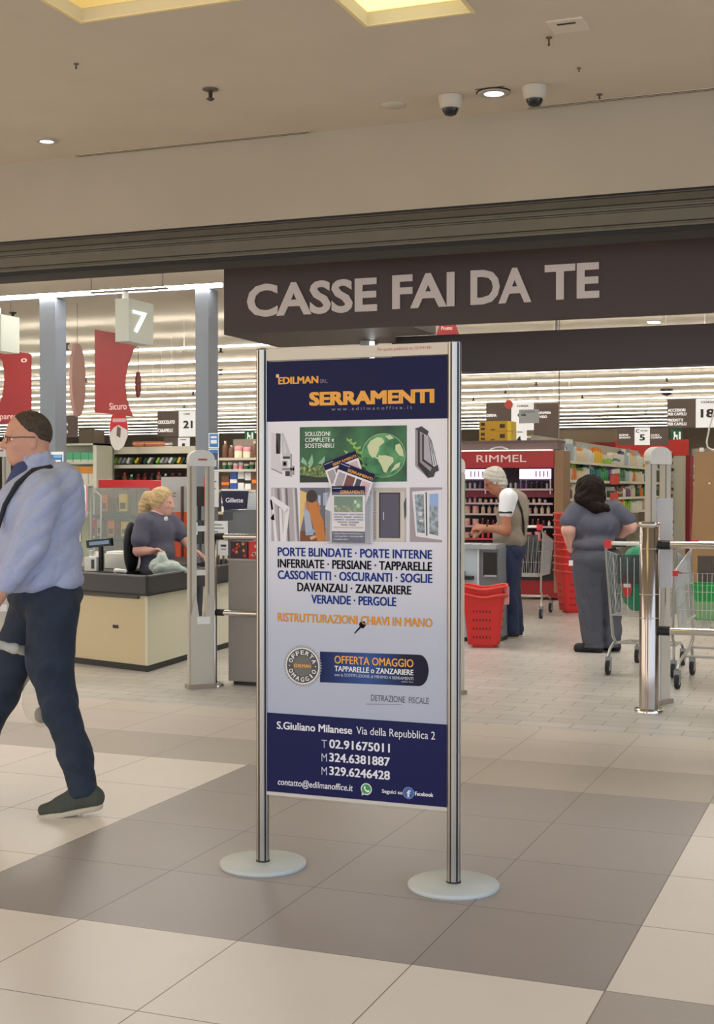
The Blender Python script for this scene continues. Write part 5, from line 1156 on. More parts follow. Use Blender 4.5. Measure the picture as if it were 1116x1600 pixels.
b = MB(); b.box((GX - DG, ga - .02, 0), (GX, ga, ze[0] - .02), M(208, 190, 200, .5)); b.build('end_panel', t)
al = lambda s_: Vector((GX - .09, ga + s_, 0)); LG = gb - ga; ABV = ['the top shelf', 'the second shelf', 'the middle shelf', 'the fourth shelf', 'the fifth shelf', 'the lowest shelf']
pats = [[('white', 'black', 4, .045, .25, 3), ('cream', 'blue', 1, .05, .24, 2), ('pale blue', 'white', 1, .055, .29, 4), ('white', 'grey', 1, .055, .30, 2), ('cream', 'orange', 0, .05, .25, 6), ('white', 'pale blue', 4, .06, .25, 5), ('yellow', 'orange', 1, .055, .24, 7), ('lime green', 'cream', 2, .06, .15, 6), ('white', 'teal', 3, .06, .2, 8)],
        [('pale blue', 'white', 0, .05, .23, 4), ('white', 'teal', 4, .05, .24, 3), ('orange', 'lime green', 1, .055, .22, 3), ('cream', 'lime green', 0, .05, .22, 5), ('white', 'dark green', 1, .055, .23, 4), ('teal', 'pale blue', 1, .055, .21, 4), ('teal', 'dark green', 0, .055, .24, 4), ('green', 'lime green', 0, .055, .24, 6), ('purple', 'blue', 1, .05, .22, 3), ('red', 'white', 2, .06, .2, 5), ('green', 'dark green', 3, .06, .2, 6)],
        [('white', 'purple', 1, .05, .22, 4), ('purple', 'white', 0, .05, .22, 4), ('cream', 'white', 1, .055, .22, 6), ('dark green', 'brown', 0, .05, .2, 3), ('orange', 'beige', 1, .05, .2, 5), ('green', 'dark green', 0, .055, .22, 6), ('white', 'grey', 3, .055, .18, 5), ('dark green', 'silver', 2, .055, .17, 6), ('brown', 'beige', 3, .06, .17, 8)],
        [('white', 'grey', 1, .05, .2, 8), ('beige', 'white', 0, .05, .2, 8), ('yellow', 'orange', 1, .05, .2, 5), ('lime green', 'green', 1, .055, .2, 6), ('white', 'lime green', 0, .05, .2, 5)]]
pats = [[(c_, d_, k_, r_ * 1.45, h_ * 1.02, n_) for c_, d_, k_, r_, h_, n_ in p_] for p_ in pats]
for k, pt_ in enumerate(pats): fill(al, ze[k] - .012, .03, LG - .05, 0, pt_, ABV[k] + ' of the toiletries unit', RND, gap=.03, rot=PI / 2)
for x0, y0, x1, y1, lab in ((955, 743, 969, 757, 'red promotion flag on the second shelf of the toiletries unit'), (955, 770, 967, 783, 'red promotion flag on the shelf below the first red flag')):
    a = PX(x0, y0, GX + .03); c = PX(x1, y1, GX + .03); b = MB(); b.box((GX + .014, a.y, c.z), (GX + .024, c.y, a.z), M(226, 62, 48, .5)); tag(b.build('price_flag'), lab, 'price flag')
# red-topped end unit with hanging clips
EY = gb + .35
a, c = P(962, 688, EY), P(1076, 712, EY)
t = thing('display_unit', 'shelf end unit with a plain red header board and a cream pegboard side', 'shelf unit', ((a.x + c.x) / 2, EY + .2, 0))
b = MB(); b.box((a.x, EY, c.z), (c.x, EY + .04, a.z), M(214, 58, 48, .5)); b.build('header_board', t)
e0 = P(1038, 712, EY); b = MB(); b.box((e0.x, EY + .01, .05), (P(1073, 712, EY).x, EY + .05, c.z), M(206, 204, 188, .55)); b.build('pegboard', t)
b = MB(); b.box((P(1072, 712, EY).x, EY - .01, .05), (P(1078.5, 712, EY).x, EY + .5, c.z + .01), M(150, 32, 40, .5)); b.build('side_panel', t)
b = MB(); b.box((e0.x, EY, 0), (c.x, EY + .5, .05), SHW); b.build('base', t)
rows_ = 14
for k in range(rows_):
    y = 712 + k * 10.2
    for j, x in enumerate((1041, 1049)):
        q = P(x + RND.uniform(-1, 1), y, EY - .02); w_ = .04; cl_ = ('black', 'dark red', 'silver', 'brown', 'grey')[(k * 2 + j) % 5]
        b = MB(); b.box((q.x - w_, EY - .03, q.z - .045), (q.x + w_, EY - .012, q.z + .01), pc(cl_)); b.tube([(q.x, EY + .012, q.z + .02), (q.x, EY - .03, q.z + .02)], .004, STEEL, 6); b.box((q.x - w_ * .6, EY - .034, q.z - .03), (q.x + w_ * .2, EY - .03, q.z - .01), M(200, 200, 204, .4))
        tag(b.build('hair_accessory'), f"{cl_} card of hair clips hanging on the cream pegboard", 'hair clips', 'hair clips on the cream pegboard')
for x in (1034, 1043):
    q0, q1 = P(x, 716, EY - .06), P(x + 4, 705, EY - .06); b = MB(); b.add([(q0.x, EY - .06, q0.z), (q0.x + .045, EY - .06, q0.z), (q1.x + .045, EY - .05, q1.z), (q1.x, EY - .05, q1.z)], [(0, 1, 2, 3), (3, 2, 1, 0)], M(232, 222, 220, .5)); b.box((q0.x, EY - .06, q0.z), (q0.x + .02, EY + .01, q0.z + .01), WHITE)
    tag(b.build('price_card'), 'slanted pinkish white price card at the top of the cream pegboard', 'price card', 'slanted price cards at the pegboard')
# far shelf of boxed goods by the red-edged unit
FY = gb + 1.6; fx0, fx1 = P(1078, 700, FY).x, P(1150, 700, FY).x
t = thing('shelf_unit', 'white shelves with boxed goods at the picture edge beyond the red-edged unit', 'shelf unit', ((fx0 + fx1) / 2, FY + .2, 0))
b = MB(); b.box((fx0, FY + .36, 0), (fx1, FY + .4, P(1090, 700, FY).z), M(176, 168, 156, .6)); b.build('back_panel', t)
fz = [P(1090, y, FY).z for y in (735, 757, 787, 815, 845, 875)]
for zz in fz: b = MB(); b.box((fx0, FY, zz - .03), (fx1, FY + .36, zz - .008), SHW); b.build('shelf', t)
fal = lambda s_: Vector((fx0 + s_, FY + .08, 0))
fp = [[('pink', 'white', 3, .10, .20, 2), ('white', 'pink', 3, .10, .22, 2)], [('white', 'black', 3, .045, .26, 3), ('white', 'purple', 3, .05, .24, 2)], [('white', 'grey', 3, .06, .25, 1), ('silver', 'black', 3, .05, .2, 1), ('green', 'white', 1, .09, .24, 1)], [('pink', 'red', 2, .09, .2, 2), ('beige', 'white', 3, .07, .18, 2)], [('white', 'grey', 3, .05, .2, 4)], [('grey', 'black', 3, .06, .2, 4)]]
for k, pt_ in enumerate(fp): fill(fal, fz[k] - .008, .03, fx1 - fx0, 0, pt_, ('the top', 'the second', 'the third', 'the fourth', 'the fifth', 'the lowest')[k] + ' shelf of the far goods unit', RND, gap=.02)
# ------------------------------------------------------------------ make-up stand
RY = 13.6
def rx(x, y=800): return P(x, y, RY).x
def rz(y, x=790): return P(x, y, RY).z
x0, x1 = rx(716), rx(866)
t = thing('makeup_stand', 'wide make-up stand with a red header and two lit panels behind the elderly man', 'display stand', ((x0 + x1) / 2, RY + .25, 0))
DKR = M(64, 26, 34, .5); REDH = M(176, 36, 42, .4)
b = MB(); b.box((x0, RY + .36, .1), (x1, RY + .42, rz(705)), M(52, 36, 42, .6)); b.build('back_panel', t)
b = MB(); b.box((x0 - .01, RY - .02, rz(731)), (x1, RY + .10, rz(705)), REDH); 
text(b, 'RIMMEL', (rx(745.5), RY - .022, rz(722)), XU, ZU, rx(823) - rx(745.5), rz(711) - rz(722), M(232, 206, 196, .5, emit=.1), .008); b.build('header', t)
b = MB(); b.box((x0 - .02, RY - .03, rz(705)), (rx(862), RY + .1, rz(703)), M(240, 232, 224, .5, emit=.5)); b.build('light_edge', t)
CORN = M(134, 112, 108, .55)
b = MB(); b.box((x0 - .03, RY + .0, rz(703)), (rx(871), RY + .42, rz(692)), CORN); b.box((x0 - .04, RY - .02, rz(692)), (rx(872), RY + .44, rz(688.5)), M(112, 92, 90, .55)); 
b.tube([(rx(766), RY - .01, rz(702)), (rx(774), RY - .01, rz(699)), (rx(784), RY - .01, rz(698)), (rx(794), RY - .01, rz(702))], .012, M(222, 212, 206, .5), 6); b.build('cornice', t)
for xa, xb in ((718, 758), (811, 860)):
    b = MB(); b.box((rx(xa), RY + .02, rz(748.5)), (rx(xb), RY + .05, rz(733)), M(255, 206, 250, .5, emit=.75)); b.box((rx(xa), RY + .0, rz(750.5)), (rx(xb), RY + .2, rz(748.5)), M(90, 84, 150, .5))
    for k in range(4): u = rx(xb - 4 - 6 * k); b.box((u - .012, RY + .012, rz(745)), (u, RY + .02, rz(736)), M(70, 50, 90, .5))
    b.build('lit_panel', t)
for xa in (757.5, 859): b = MB(); b.box((rx(xa), RY, rz(772)), (rx(xa + 1.6), RY + .03, rz(748)), M(226, 180, 200, .5)); b.build('panel_bracket', t)
for y in (764, 786, 803, 822, 842):
    b = MB(); b.box((x0 + .02, RY + .02, rz(y) - .012), (x1 - .02, RY + .36, rz(y)), M(40, 34, 40, .4)); b.box((x0 + .02, RY + .012, rz(y) - .02), (x1 - .02, RY + .02, rz(y) + .005), M(196, 170, 174, .4) if y != 842 else M(206, 70, 84, .5)); b.build('shelf', t)
for y0, y1 in ((766, 777), ): b = MB(); b.box((x0 + .02, RY + .05, rz(y1)), (x1 - .02, RY + .10, rz(y0)), M(110, 20, 40, .5)); b.build('red_fascia', t)
TAN = M(150, 116, 84, .55)
b = MB(); b.box((rx(866), RY, .1), (rx(880), RY + .42, rz(705)), TAN); b.build('side_panel', t)
b = MB(); b.box((x0, RY + .0, rz(905)), (x1, RY + .4, rz(846)), M(24, 20, 24, .3)); b.build('lower_panel', t)
b = MB(); b.box((x0, RY + .02, .03), (rx(876), RY + .4, rz(905)), M(150, 30, 34, .45)); b.build('plinth', t)
mal = lambda s_: Vector((x0 + s_, RY + .10, 0)); WL = x1 - x0
mp_ = [[('silver', 'black', 0, .018, .10, 5), ('purple', 'silver', 0, .02, .12, 4), ('black', 'silver', 0, .018, .11, 6)], [('pink', 'white', 0, .018, .08, 6), ('beige', 'black', 2, .022, .09, 5), ('silver', 'black', 2, .02, .07, 6)],
       [('beige', 'pink', 2, .045, .10, 3), ('beige', 'silver', 0, .026, .12, 5), ('silver', 'dark red', 0, .02, .09, 6)], [('pink', 'beige', 2, .045, .10, 3), ('dark red', 'beige', 0, .02, .10, 5), ('white', 'pink', 0, .02, .10, 6)], [('beige', 'pink', 2, .045, .10, 3), ('red', 'white', 0, .022, .11, 5), ('pink', 'silver', 0, .022, .10, 4), ('white', 'silver', 0, .02, .08, 5)]]
for k, (y, pt_) in enumerate(zip((764, 786, 803, 822, 842), mp_)): fill(mal, rz(y), .05, WL - .05, 0, pt_, ('the top', 'the second', 'the third', 'the fourth', 'the lowest')[k] + ' shelf of the make-up stand', RND, gap=.034)
for k, (ya, yb, lab) in enumerate(((673, 689, 'lower yellow carton with dark print on top of the make-up stand'), (656, 672.7, 'upper yellow carton with dark print on top of the make-up stand'))):
    YC = RY + .12; a, c = P(749, ya, YC), P(799, yb, YC); zb_ = rz(688.5) if k == 0 else rz(688.5) + .135; zt2 = zb_ + .134
    b = MB(); b.box((a.x, YC, zb_), (P(793, ya, YC).x, YC + .28, zt2), M(206, 158, 30, .55)); b.box((P(793, ya, YC).x, YC + .003, zb_ + .003), (c.x, YC + .277, zt2 - .003), M(240, 206, 60, .55))
    for u0, u1, v0, v1 in ((.06, .20, .12, .35), (.06, .2, .55, .85), (.72, .9, .3, .7), (.4, .55, .1, .2)): b.box((a.x + u0 * .4, YC - .002, zb_ + .134 * v0), (a.x + u1 * .4, YC, zb_ + .134 * v1), M(60, 46, 34, .5))
    tag(b.build('carton'), lab, 'carton')
b = MB(); pz = P(874, 588, 14.05); b.tube([(pz.x, 14.05, P(874, 845, 14.05).z), (pz.x, 14.05, ZS - .01)], .010, M(150, 142, 130, .4), 8)
b.tube([(pz.x, 14.05, 0.02), (pz.x, 14.05, P(874, 845, 14.05).z)], .010, M(150, 142, 130, .4), 8); b.lathe([(.06, 0), (.06, .02)], (pz.x, 14.05, 0), STEEL, 16); tag(b.build('pole'), 'thin grey pole rising to the ceiling beside the make-up stand', 'pole')
# ------------------------------------------------------------------ self-checkout machine
KY = 8.55
a, c = P(716, 850, KY), P(778, 932, KY)
t = thing('self_checkout', 'grey self-checkout machine with a black bag slot beside the elderly man', 'self-checkout', ((a.x + c.x) / 2, KY + .25, 0))
GP = M(176, 190, 200, .45); GD = M(120, 126, 132, .45)
kx = lambda x: P(x, 880, KY).x
kz = lambda y: P(748, y, KY).z
b = MB(); b.box((kx(690), KY, .04), (kx(748), KY + .38, kz(858)), GP); b.build('left_body', t)
b = MB(); b.box((kx(748), KY + .02, .04), (kx(778), KY + .38, kz(858)), GD); b.build('right_body', t)
b = MB(); b.box((kx(690), KY + .03, 0), (kx(778), KY + .36, .04), BLACK); b.build('plinth', t)
b = MB(); b.box((kx(688), KY - .03, kz(858)), (kx(776), KY + .38, kz(850.5)), M(150, 156, 160, .4)); 
for x in (722, 738, 754): b.box((kx(x), KY - .02, kz(850.5)), (kx(x + 10), KY + .1, kz(850.0)), M(240, 240, 240, .4))
b.build('worktop', t)
b = MB(); b.box((kx(755), KY + .005, kz(900)), (kx(776), KY + .021, kz(863)), BLACK); b.box((kx(757), KY - .01, kz(901)), (kx(776), KY + .02, kz(898)), M(170, 176, 180, .4)); b.build('bag_slot', t)
b = MB(); b.box((kx(700), KY - .10, kz(905)), (kx(741), KY, kz(900)), BLACK); b.box((kx(718), KY - .06, kz(900)), (kx(727), KY, kz(893)), M(60, 70, 66, .5)); b.build('tray', t)
b = MB(); b.box((kx(746.5), KY - .004, .05), (kx(748.5), KY + .03, kz(858)), M(222, 230, 236, .4)); b.build('corner_trim', t)
# screens of green packs beside the stand post
b = MB(); q = P(719, 790, 9.6); b.box((P(712, 790, 9.6).x, 9.6, P(719, 845, 9.6).z), (P(720.5, 790, 9.6).x, 9.75, P(719, 741, 9.6).z), M(60, 156, 92, .4)); b.box((P(712, 845, 9.6).x, 9.61, 0), (P(720, 845, 9.6).x, 9.74, P(719, 845, 9.6).z), M(60, 130, 84, .5)); tag(b.build('green_display'), 'narrow green display panel just visible beside the right post of the poster stand', 'display panel')
# ------------------------------------------------------------------ red shopping baskets
BR = M(206, 40, 38, .42); BRD = M(110, 16, 20, .6)
def basket(b_name, label, loc, rotz, group=None):
    t = local_thing(b_name, label, 'shopping basket', loc, group, rotz)
    w0, d0, w1, d1, H = .145, .12, .195, .165, .50
    def ringp(w, d, r, z, wav=0.0):
        pts = []
        for cx, cy, a in ((w - r, d - r, 0), (-w + r, d - r, PI / 2), (-w + r, -d + r, PI), (w - r, -d + r, 1.5 * PI)):
            for k in range(5): an = a + PI / 2 * k / 4; pts.append(Vector((cx + r * math.cos(an), cy + r * math.sin(an), z)))
        # extra points on the long sides so the rim can wave
        out = []
        for i, p in enumerate(pts):
            q = pts[(i + 1) % len(pts)]; out.append(p)
            if (q - p).length > .1:
                for u in (.2, .4, .6, .8): out.append(p.lerp(q, u))
        for p in out: p.z += wav * (-.5 - .5 * math.cos(PI * min(1, max(-1, p.x / (w * .9)))))
        return out
    b = MB(); R_ = [ringp(w0, d0, .03, .03), ringp(w0 + (w1 - w0) * .8, d0 + (d1 - d0) * .8, .035, H * .8), ringp(w1, d1, .04, H, .03)]; n = len(R_[0]); v = [p for r in R_ for p in r]
    inn = [Vector((p.x * .97, p.y * .97, p.z)) for p in v]; N_ = len(v); f = []
    for j in range(2):
        for k in range(n): f.append((j * n + k, j * n + (k + 1) % n, (j + 1) * n + (k + 1) % n, (j + 1) * n + k)); f.append((N_ + j * n + k, N_ + (j + 1) * n + k, N_ + (j + 1) * n + (k + 1) % n, N_ + j * n + (k + 1) % n))
    for k in range(n): f.append((2 * n + k, 2 * n + (k + 1) % n, N_ + 2 * n + (k + 1) % n, N_ + 2 * n + k))
    b.add(v + inn, f + [tuple(reversed(range(n)))], BR)
    b.add([Vector((p.x, p.y, .035)) for p in inn[:n]], [tuple(range(n))], BR)
    for z in (.10, .18, .26, .34):
        for k in range(6):
            x = -.09 + k * .03; wv = w0 + (w1 - w0) * z / H; dv = d0 + (d1 - d0) * z / H + .0015
            for sy in (-1, 1): b.box((x - .006, sy * dv - .001, z - .012), (x + .006, sy * dv + .001, z + .012), BRD)
        for k in range(3):
            y = -.05 + k * .05; wv = w0 + (w1 - w0) * z / H + .0015
            for sx in (-1, 1): b.box((sx * wv - .001, y - .006, z - .012), (sx * wv + .001, y + .006, z + .012), BRD)
    b.build('body', t)
    b = MB(); rr = ringp(w1 + .012, d1 + .012, .045, H - .0, .03); rr.append(rr[0]); b.tube(rr, .013, M(222, 66, 56, .4), 6); b.build('rim', t)
    b = MB(); b.box((-.1, -.1, 0.0), (.1, .1, .03), BR); b.build('foot', t)
    b = MB(); b.box((w1 - .01, -.05, H - .10), (w1 + .035, .05, H - .01), M(226, 150, 150, .4)); b.box((w1 + .034, -.03, H - .08), (w1 + .037, .03, H - .03), M(206, 200, 200, .4)); b.build('handle_clip', t)
    return t
bp_ = PF(752, 1012); rz_ = YAW - .15
basket('shopping_basket', 'red plastic basket at the bottom of the stack beside the elderly man', (bp_.x, bp_.y + .1, 0), rz_)
bk2 = basket('shopping_basket', 'red plastic basket nested on top of the stack beside the elderly man', (bp_.x, bp_.y + .1, .072), rz_)
b2 = PF(894, 958); stk = basket('shopping_basket', 'red plastic basket in the tall stack between the woman in grey and the make-up stand', (b2.x, b2.y + .1, 0), YAW + .2, 'baskets of the tall stack')
for k in range(1, 9): o_ = copy_tree(stk); o_.location = (b2.x, b2.y + .1, .085 * k)
# ------------------------------------------------------------------ shopping trolleys
WIRE = M(190, 190, 188, .3, .9)
def trolley(label, loc, rotz, red_front=False):
    # handle at y=0, front towards +y
    t = local_thing('shopping_trolley', label, 'shopping trolley', loc, None, rotz)
    def lerp(a, b_, u): return a + (b_ - a) * u
    zt0, zt1 = .98, .86; zb0, zb1 = .48, .46; L_ = .86; w0t, w1t, w0b, w1b = .28, .21, .23, .17
    def pt(u, side, v):         # along the basket, side -1..1, height 0..1
        y = .04 + L_ * u; w = lerp(lerp(w0b, w1b, u), lerp(w0t, w1t, u), v); z = lerp(lerp(zb0, zb1, u), lerp(zt0, zt1, u), v); return Vector((side * w, y + .06 * (v - 1) * (u < .01), z))
    b = MB(); r = .0026
    for side in (-1, 1):
        for k in range(23): u = k / 22; b.tube([pt(u, side, 0), pt(u, side, 1)], r, WIRE, 5)
        for v in (.33, .66): b.tube([pt(0, side, v), pt(1, side, v)], r, WIRE, 5)
    for k in range(13): sd = -1 + 2 * k / 12; b.tube([pt(1, sd, 0), pt(1, sd, 1)], r, WIRE, 5); b.tube([pt(0, sd, 0), pt(1, sd, 0)], r, WIRE, 5)
    for v in (.33, .66): b.tube([pt(1, -1, v), pt(1, 1, v)], r, WIRE, 5)
    for k in range(11): sd = -1 + 2 * k / 10; b.tube([pt(0, sd, 0), pt(0, sd, .9)], r, WIRE, 5)
    for k in range(8): u = k / 7; b.tube([pt(u, -1, 0), pt(u, 1, 0)], r, WIRE, 5)
    b.build('basket', t)
    b = MB(); b.tube([pt(0, -1, 1), pt(1, -1, 1), pt(1, 1, 1), pt(0, 1, 1)], .006, WIRE, 8); b.tube([pt(0, -1, 0), pt(1, -1, 0), pt(1, 1, 0), pt(0, 1, 0), pt(0, -1, 0)], .005, WIRE, 8); b.build('basket_rim', t)
    b = MB()
    for side in (-1, 1):
        b.tube([(side * .265, -.02, 1.04), (side * .275, .03, .94), (side * .245, .06, .50), (side * .235, .10, .30), (side * .235, .20, .235), (side * .20, .62, .215), (side * .19, .80, .18), (side * .19, .85, .14)], .012, WIRE, 8); b.tube([(side * .235, .16, .25), (side * .25, .06, .20), (side * .255, .03, .14)], .012, WIRE, 8)
    b.tube([(-.20, .6, .216), (.20, .6, .216)], .009, WIRE, 8); b.tube([(-.236, .19, .24), (.236, .19, .24)], .009, WIRE, 8); b.build('frame', t)
    b = MB(); b.tube([(-.22, -.03, 1.045), (.22, -.03, 1.045)], .016, M(232, 230, 222, .4), 12); h_ = b.build('handle', t)
    for side in (-1, 1): b = MB(); b.box((side * .22, -.055, 1.005), (side * .275, -.005, 1.07), M(214, 50, 56, .4)); e_ = b.build('handle_end', h_); e_['label'] = 'red handle end'
    b = MB(); b.box((-.20, .10, .72), (.20, .105, .95), M(70, 74, 78, .5, alpha=.6)); b.build('child_seat_flap', t)
    if red_front:
        for side in (-1, 1): b = MB(); p_ = pt(1, side, 1); b.box((p_.x - .035, p_.y - .02, p_.z - .025), (p_.x + .035, p_.y + .02, p_.z + .015), M(206, 44, 48, .4)); e_ = b.build('corner_bumper', t); e_['label'] = 'red corner bumper'
    for x, y in ((-.255, .03), (.255, .03), (-.19, .85), (.19, .85)):
        b = MB(); b.box((x - .022, y - .02, .085), (x + .022, y + .02, .14), M(150, 152, 154, .4, .5)); b.box((x - .022, y - .03, .05), (x - .016, y + .02, .10), M(150, 152, 154, .4, .5)); b.box((x + .016, y - .03, .05), (x + .022, y + .02, .10), M(150, 152, 154, .4, .5)); w_ = b.build('caster_fork', t)
        b = MB(); n = 20; pr = [(y - .01 + .0575 * math.cos(2 * PI * k / n), .0585 + .0575 * math.sin(2 * PI * k / n)) for k in range(n)]; b.xprism(pr, x - .014, x + .014, RUBBER); pr = [(y - .01 + .03 * math.cos(2 * PI * k / n), .0585 + .03 * math.sin(2 * PI * k / n)) for k in range(n)]; b.xprism(pr, x - .016, x + .016, M(170, 172, 174, .4)); b.build('wheel', w_)
    return t
w_ = PF(951, 1054)
tA_rot = -.03
R_ = Matrix.Rotation(tA_rot, 3, 'Z'); off = R_ @ Vector((-.255, .03, 0))
trA = trolley('wire shopping trolley with a white and red handle in front of the woman in grey', (w_.x - off.x, w_.y - off.y, 0), tA_rot)
rotB = PI - .08; R_ = Matrix.Rotation(rotB, 3, 'Z'); off = R_ @ Vector((0, .85, 0))
trB = trolley('wire shopping trolley with red corner bumpers behind the two chrome rails', (1.33 - off.x, 6.14 - off.y, 0), rotB, True)
wC = PF(845, 962); trC = trolley('wire shopping trolley parked in front of the make-up stand', (wC.x - .16, wC.y - .4, 0), .02)
def inside(tr, x, y, z): return Matrix.Rotation(tr.rotation_euler.z, 3, 'Z') @ Vector((x, y, z)) + tr.location
q = inside(trA, -.10, .30, .49)
bm = local_thing('shopping_bag', 'green shopping bag with a round red mark in the trolley by the thick chrome post', 'bag', q, None, trA.rotation_euler.z)
GB = M(30, 140, 100, .4, alpha=.9)
bd = Body(); bd.e((.02, 0, .20), (.13, .15, .20), .03); bd.e((.02, 0, .40), (.11, .13, .12), .05); flesh(bd, 'bag_body', bm, GB, .01, .012, 4, 24)
b = MB(); b.yprism([(-.03 + .04 * math.cos(2 * PI * k / 28), .22 + .105 * math.sin(2 * PI * k / 28)) for k in range(28)], -.172, -.17, M(206, 46, 50, .4)); b.box((-.058, -.174, .20), (-.002, -.172, .24), WHITE); b.build('round_mark', bm)
q = inside(trB, .0, .45, .49)
gb_ = local_thing('shopping_basket', 'green plastic basket lying inside the trolley with red bumpers', 'shopping basket', q, None, trB.rotation_euler.z + .3)
b = MB(); b.rbox((-.15, -.11, 0), (.15, .11, .005), M(60, 170, 90, .4), .03)
for (w0, d0, z0, w1, d1, z1, mm) in ((.13, .10, 0, .155, .125, .14, M(150, 196, 140, .4, alpha=.75)), (.155, .125, .14, .17, .14, .26, M(40, 166, 76, .4))):
    n = 28; ra = [Vector((w0 * math.copysign(abs(math.cos(2 * PI * k / n)) ** .5, math.cos(2 * PI * k / n)), d0 * math.copysign(abs(math.sin(2 * PI * k / n)) ** .5, math.sin(2 * PI * k / n)), z0)) for k in range(n)]; rb = [Vector((p.x * w1 / w0, p.y * d1 / d0, z1)) for p in ra]
    b.add(ra + rb, [(k, (k + 1) % n, n + (k + 1) % n, n + k) for k in range(n)], mm)
b.build('body', gb_); b = MB(); rb.append(rb[0]); b.tube(rb, .009, M(40, 176, 84, .4), 6); b.build('rim', gb_)
# ------------------------------------------------------------------ right edge: tan cabinet, hanging rod, pale board
TY_ = 12.2; q = [P(1087, 706, TY_), P(1140, 706, TY_), P(1140, 952, TY_), P(1075, 952, TY_)]
t = thing('tan_cabinet', 'tall tan cabinet with a sloping side at the picture edge', 'cabinet', (q[3].x + .3, TY_ + .2, 0))
b = MB(); b.yprism([(q[3].x, .0), (q[2].x + .3, .0), (q[1].x + .3, q[0].z), (q[0].x, q[0].z)], TY_, TY_ + .4, M(154, 120, 82, .55, var=.03, scale=3)); b.build('body', t)
b = MB(); k_ = P(1092, 702, TY_ - .02); b.lathe([(.025, -.02), (.03, .0), (.02, .03)], (k_.x + .02, TY_ + .1, q[0].z + .02), WHITE, 12); k2 = P(1109, 755, TY_); b.lathe([(.012, -.01), (.012, .01)], (k2.x, TY_ - .004, k2.z), WHITE, 10); b.build('peg', t)
HYY = 9.0
b = MB(); b.tube([P(1122, 600, HYY), P(1118, 636, HYY), P(1109, 668, HYY), P(1104.5, 690, HYY), P(1106, 699, HYY), P(1112, 702.5, HYY), P(1124, 703.5, HYY)], .008, M(206, 200, 190, .4), 8); b.tube([P(1122, 600, HYY), (P(1122, 600, HYY).x, HYY, ZS - .01)], .006, M(206, 200, 190, .4), 6); tag(b.build('hanging_hook'), 'bent white wire hook hanging from the ceiling at the picture edge', 'hook')
PYY = 5.35; a, c = P(1026, 779, PYY), P(1050, 950, PYY)
b = MB(); b.box((a.x, PYY, P(1038, 918, PYY).z), (c.x, PYY + .03, a.z), M(206, 206, 210, .5)); b.tube([(a.x + .02, PYY + .015, 0), (a.x + .02, PYY + .015, a.z - .1)], .012, STEEL, 8); b.box((a.x + .012, PYY - .002, a.z - .32), (a.x + .032, PYY, a.z - .12), M(226, 200, 204, .5)); tag(b.build('notice_board', bevel=.002), 'plain pale grey board standing behind the thick chrome post', 'board')
# ------------------------------------------------------------------ left shelves behind the checkout
AY = 12.0
a, c = P(98, 693, AY), P(152, 802, AY)
t = thing('shelf_cabinet', 'pale cabinet with green and orange packs behind the walking man', 'shelf unit', ((a.x + c.x) / 2, AY + .2, 0)); PALE = M(214, 214, 196, .5)
ax = lambda x: P(x, 740, AY).x
az = lambda y: P(120, y, AY).z
b = MB(); b.box((ax(60), AY + .4, 0), (ax(152), AY + .44, az(693)), M(176, 184, 160, .5)); b.build('back_panel', t)
b = MB(); b.box((ax(146.5), AY - .02, 0), (ax(152), AY + .42, az(693)), PALE); b.build('side_panel', t); b = MB(); b.box((ax(60), AY - .02, az(696)), (ax(152), AY + .42, az(693)), PALE); b.build('top_panel', t)
for y in (722, 756, 800): b = MB(); b.box((ax(60), AY, az(y) - .03), (ax(146.5), AY + .4, az(y)), PALE); b.build('shelf', t)
for k in range(4):
    x = 100 + 12 * k; q0 = ax(x); q1 = ax(x + 11.2)
    b = MB(); b.box((q0, AY + .04, az(722)), (q1, AY + .3, az(707)), M(86, 190, 140, .45)); b.box((q0, AY + .038, az(722)), (q1, AY + .04, az(718)), M(220, 226, 214, .5)); tag(b.build('pack'), 'green pack on the upper shelf of the pale cabinet', 'pack', 'green packs in the pale cabinet')
    b = MB(); b.box((q0, AY + .04, az(756)), (q1, AY + .3, az(729)), M(226, 222, 206, .45)); b.box((q0, AY + .036, az(740)), (q1, AY + .04, az(729)), M(222, 146, 50, .5)); tag(b.build('pack'), 'white and orange pack on the lower shelf of the pale cabinet', 'pack', 'orange packs in the pale cabinet')
BYY = 12.6; bx_ = lambda x: P(x, 740, BYY).x; bz = lambda y: P(222, y, BYY).z
t = thing('wall_shelf', 'wide pale shelf unit with packets above a dark bottle row behind the cashier', 'shelf unit', ((bx_(152) + bx_(300)) / 2, BYY + .2, 0))
b = MB(); b.box((bx_(152), BYY + .4, 0), (bx_(312), BYY + .44, bz(697)), M(58, 48, 44, .6)); b.build('back_panel', t); b = MB(); b.box((bx_(152), BYY - .02, bz(709)), (bx_(312), BYY + .4, bz(698)), M(222, 216, 196, .5)); b.build('header', t)
b = MB(); b.box((bx_(152), BYY, bz(726) - .05), (bx_(312), BYY + .4, bz(726)), M(226, 222, 206, .5)); b.build('shelf', t); b = MB(); b.box((bx_(152), BYY, bz(758) - .04), (bx_(312), BYY + .4, bz(758)), M(190, 184, 170, .5)); b.build('shelf', t)
b = MB(); b.box((bx_(152), BYY + .02, 0), (bx_(312), BYY + .4, bz(758) - .04), M(150, 140, 128, .6)); b.build('lower_body', t)
pk_c = ['dark green', 'white', 'black', 'lime green', 'silver', 'grey', 'white', 'dark green', 'yellow', 'black']
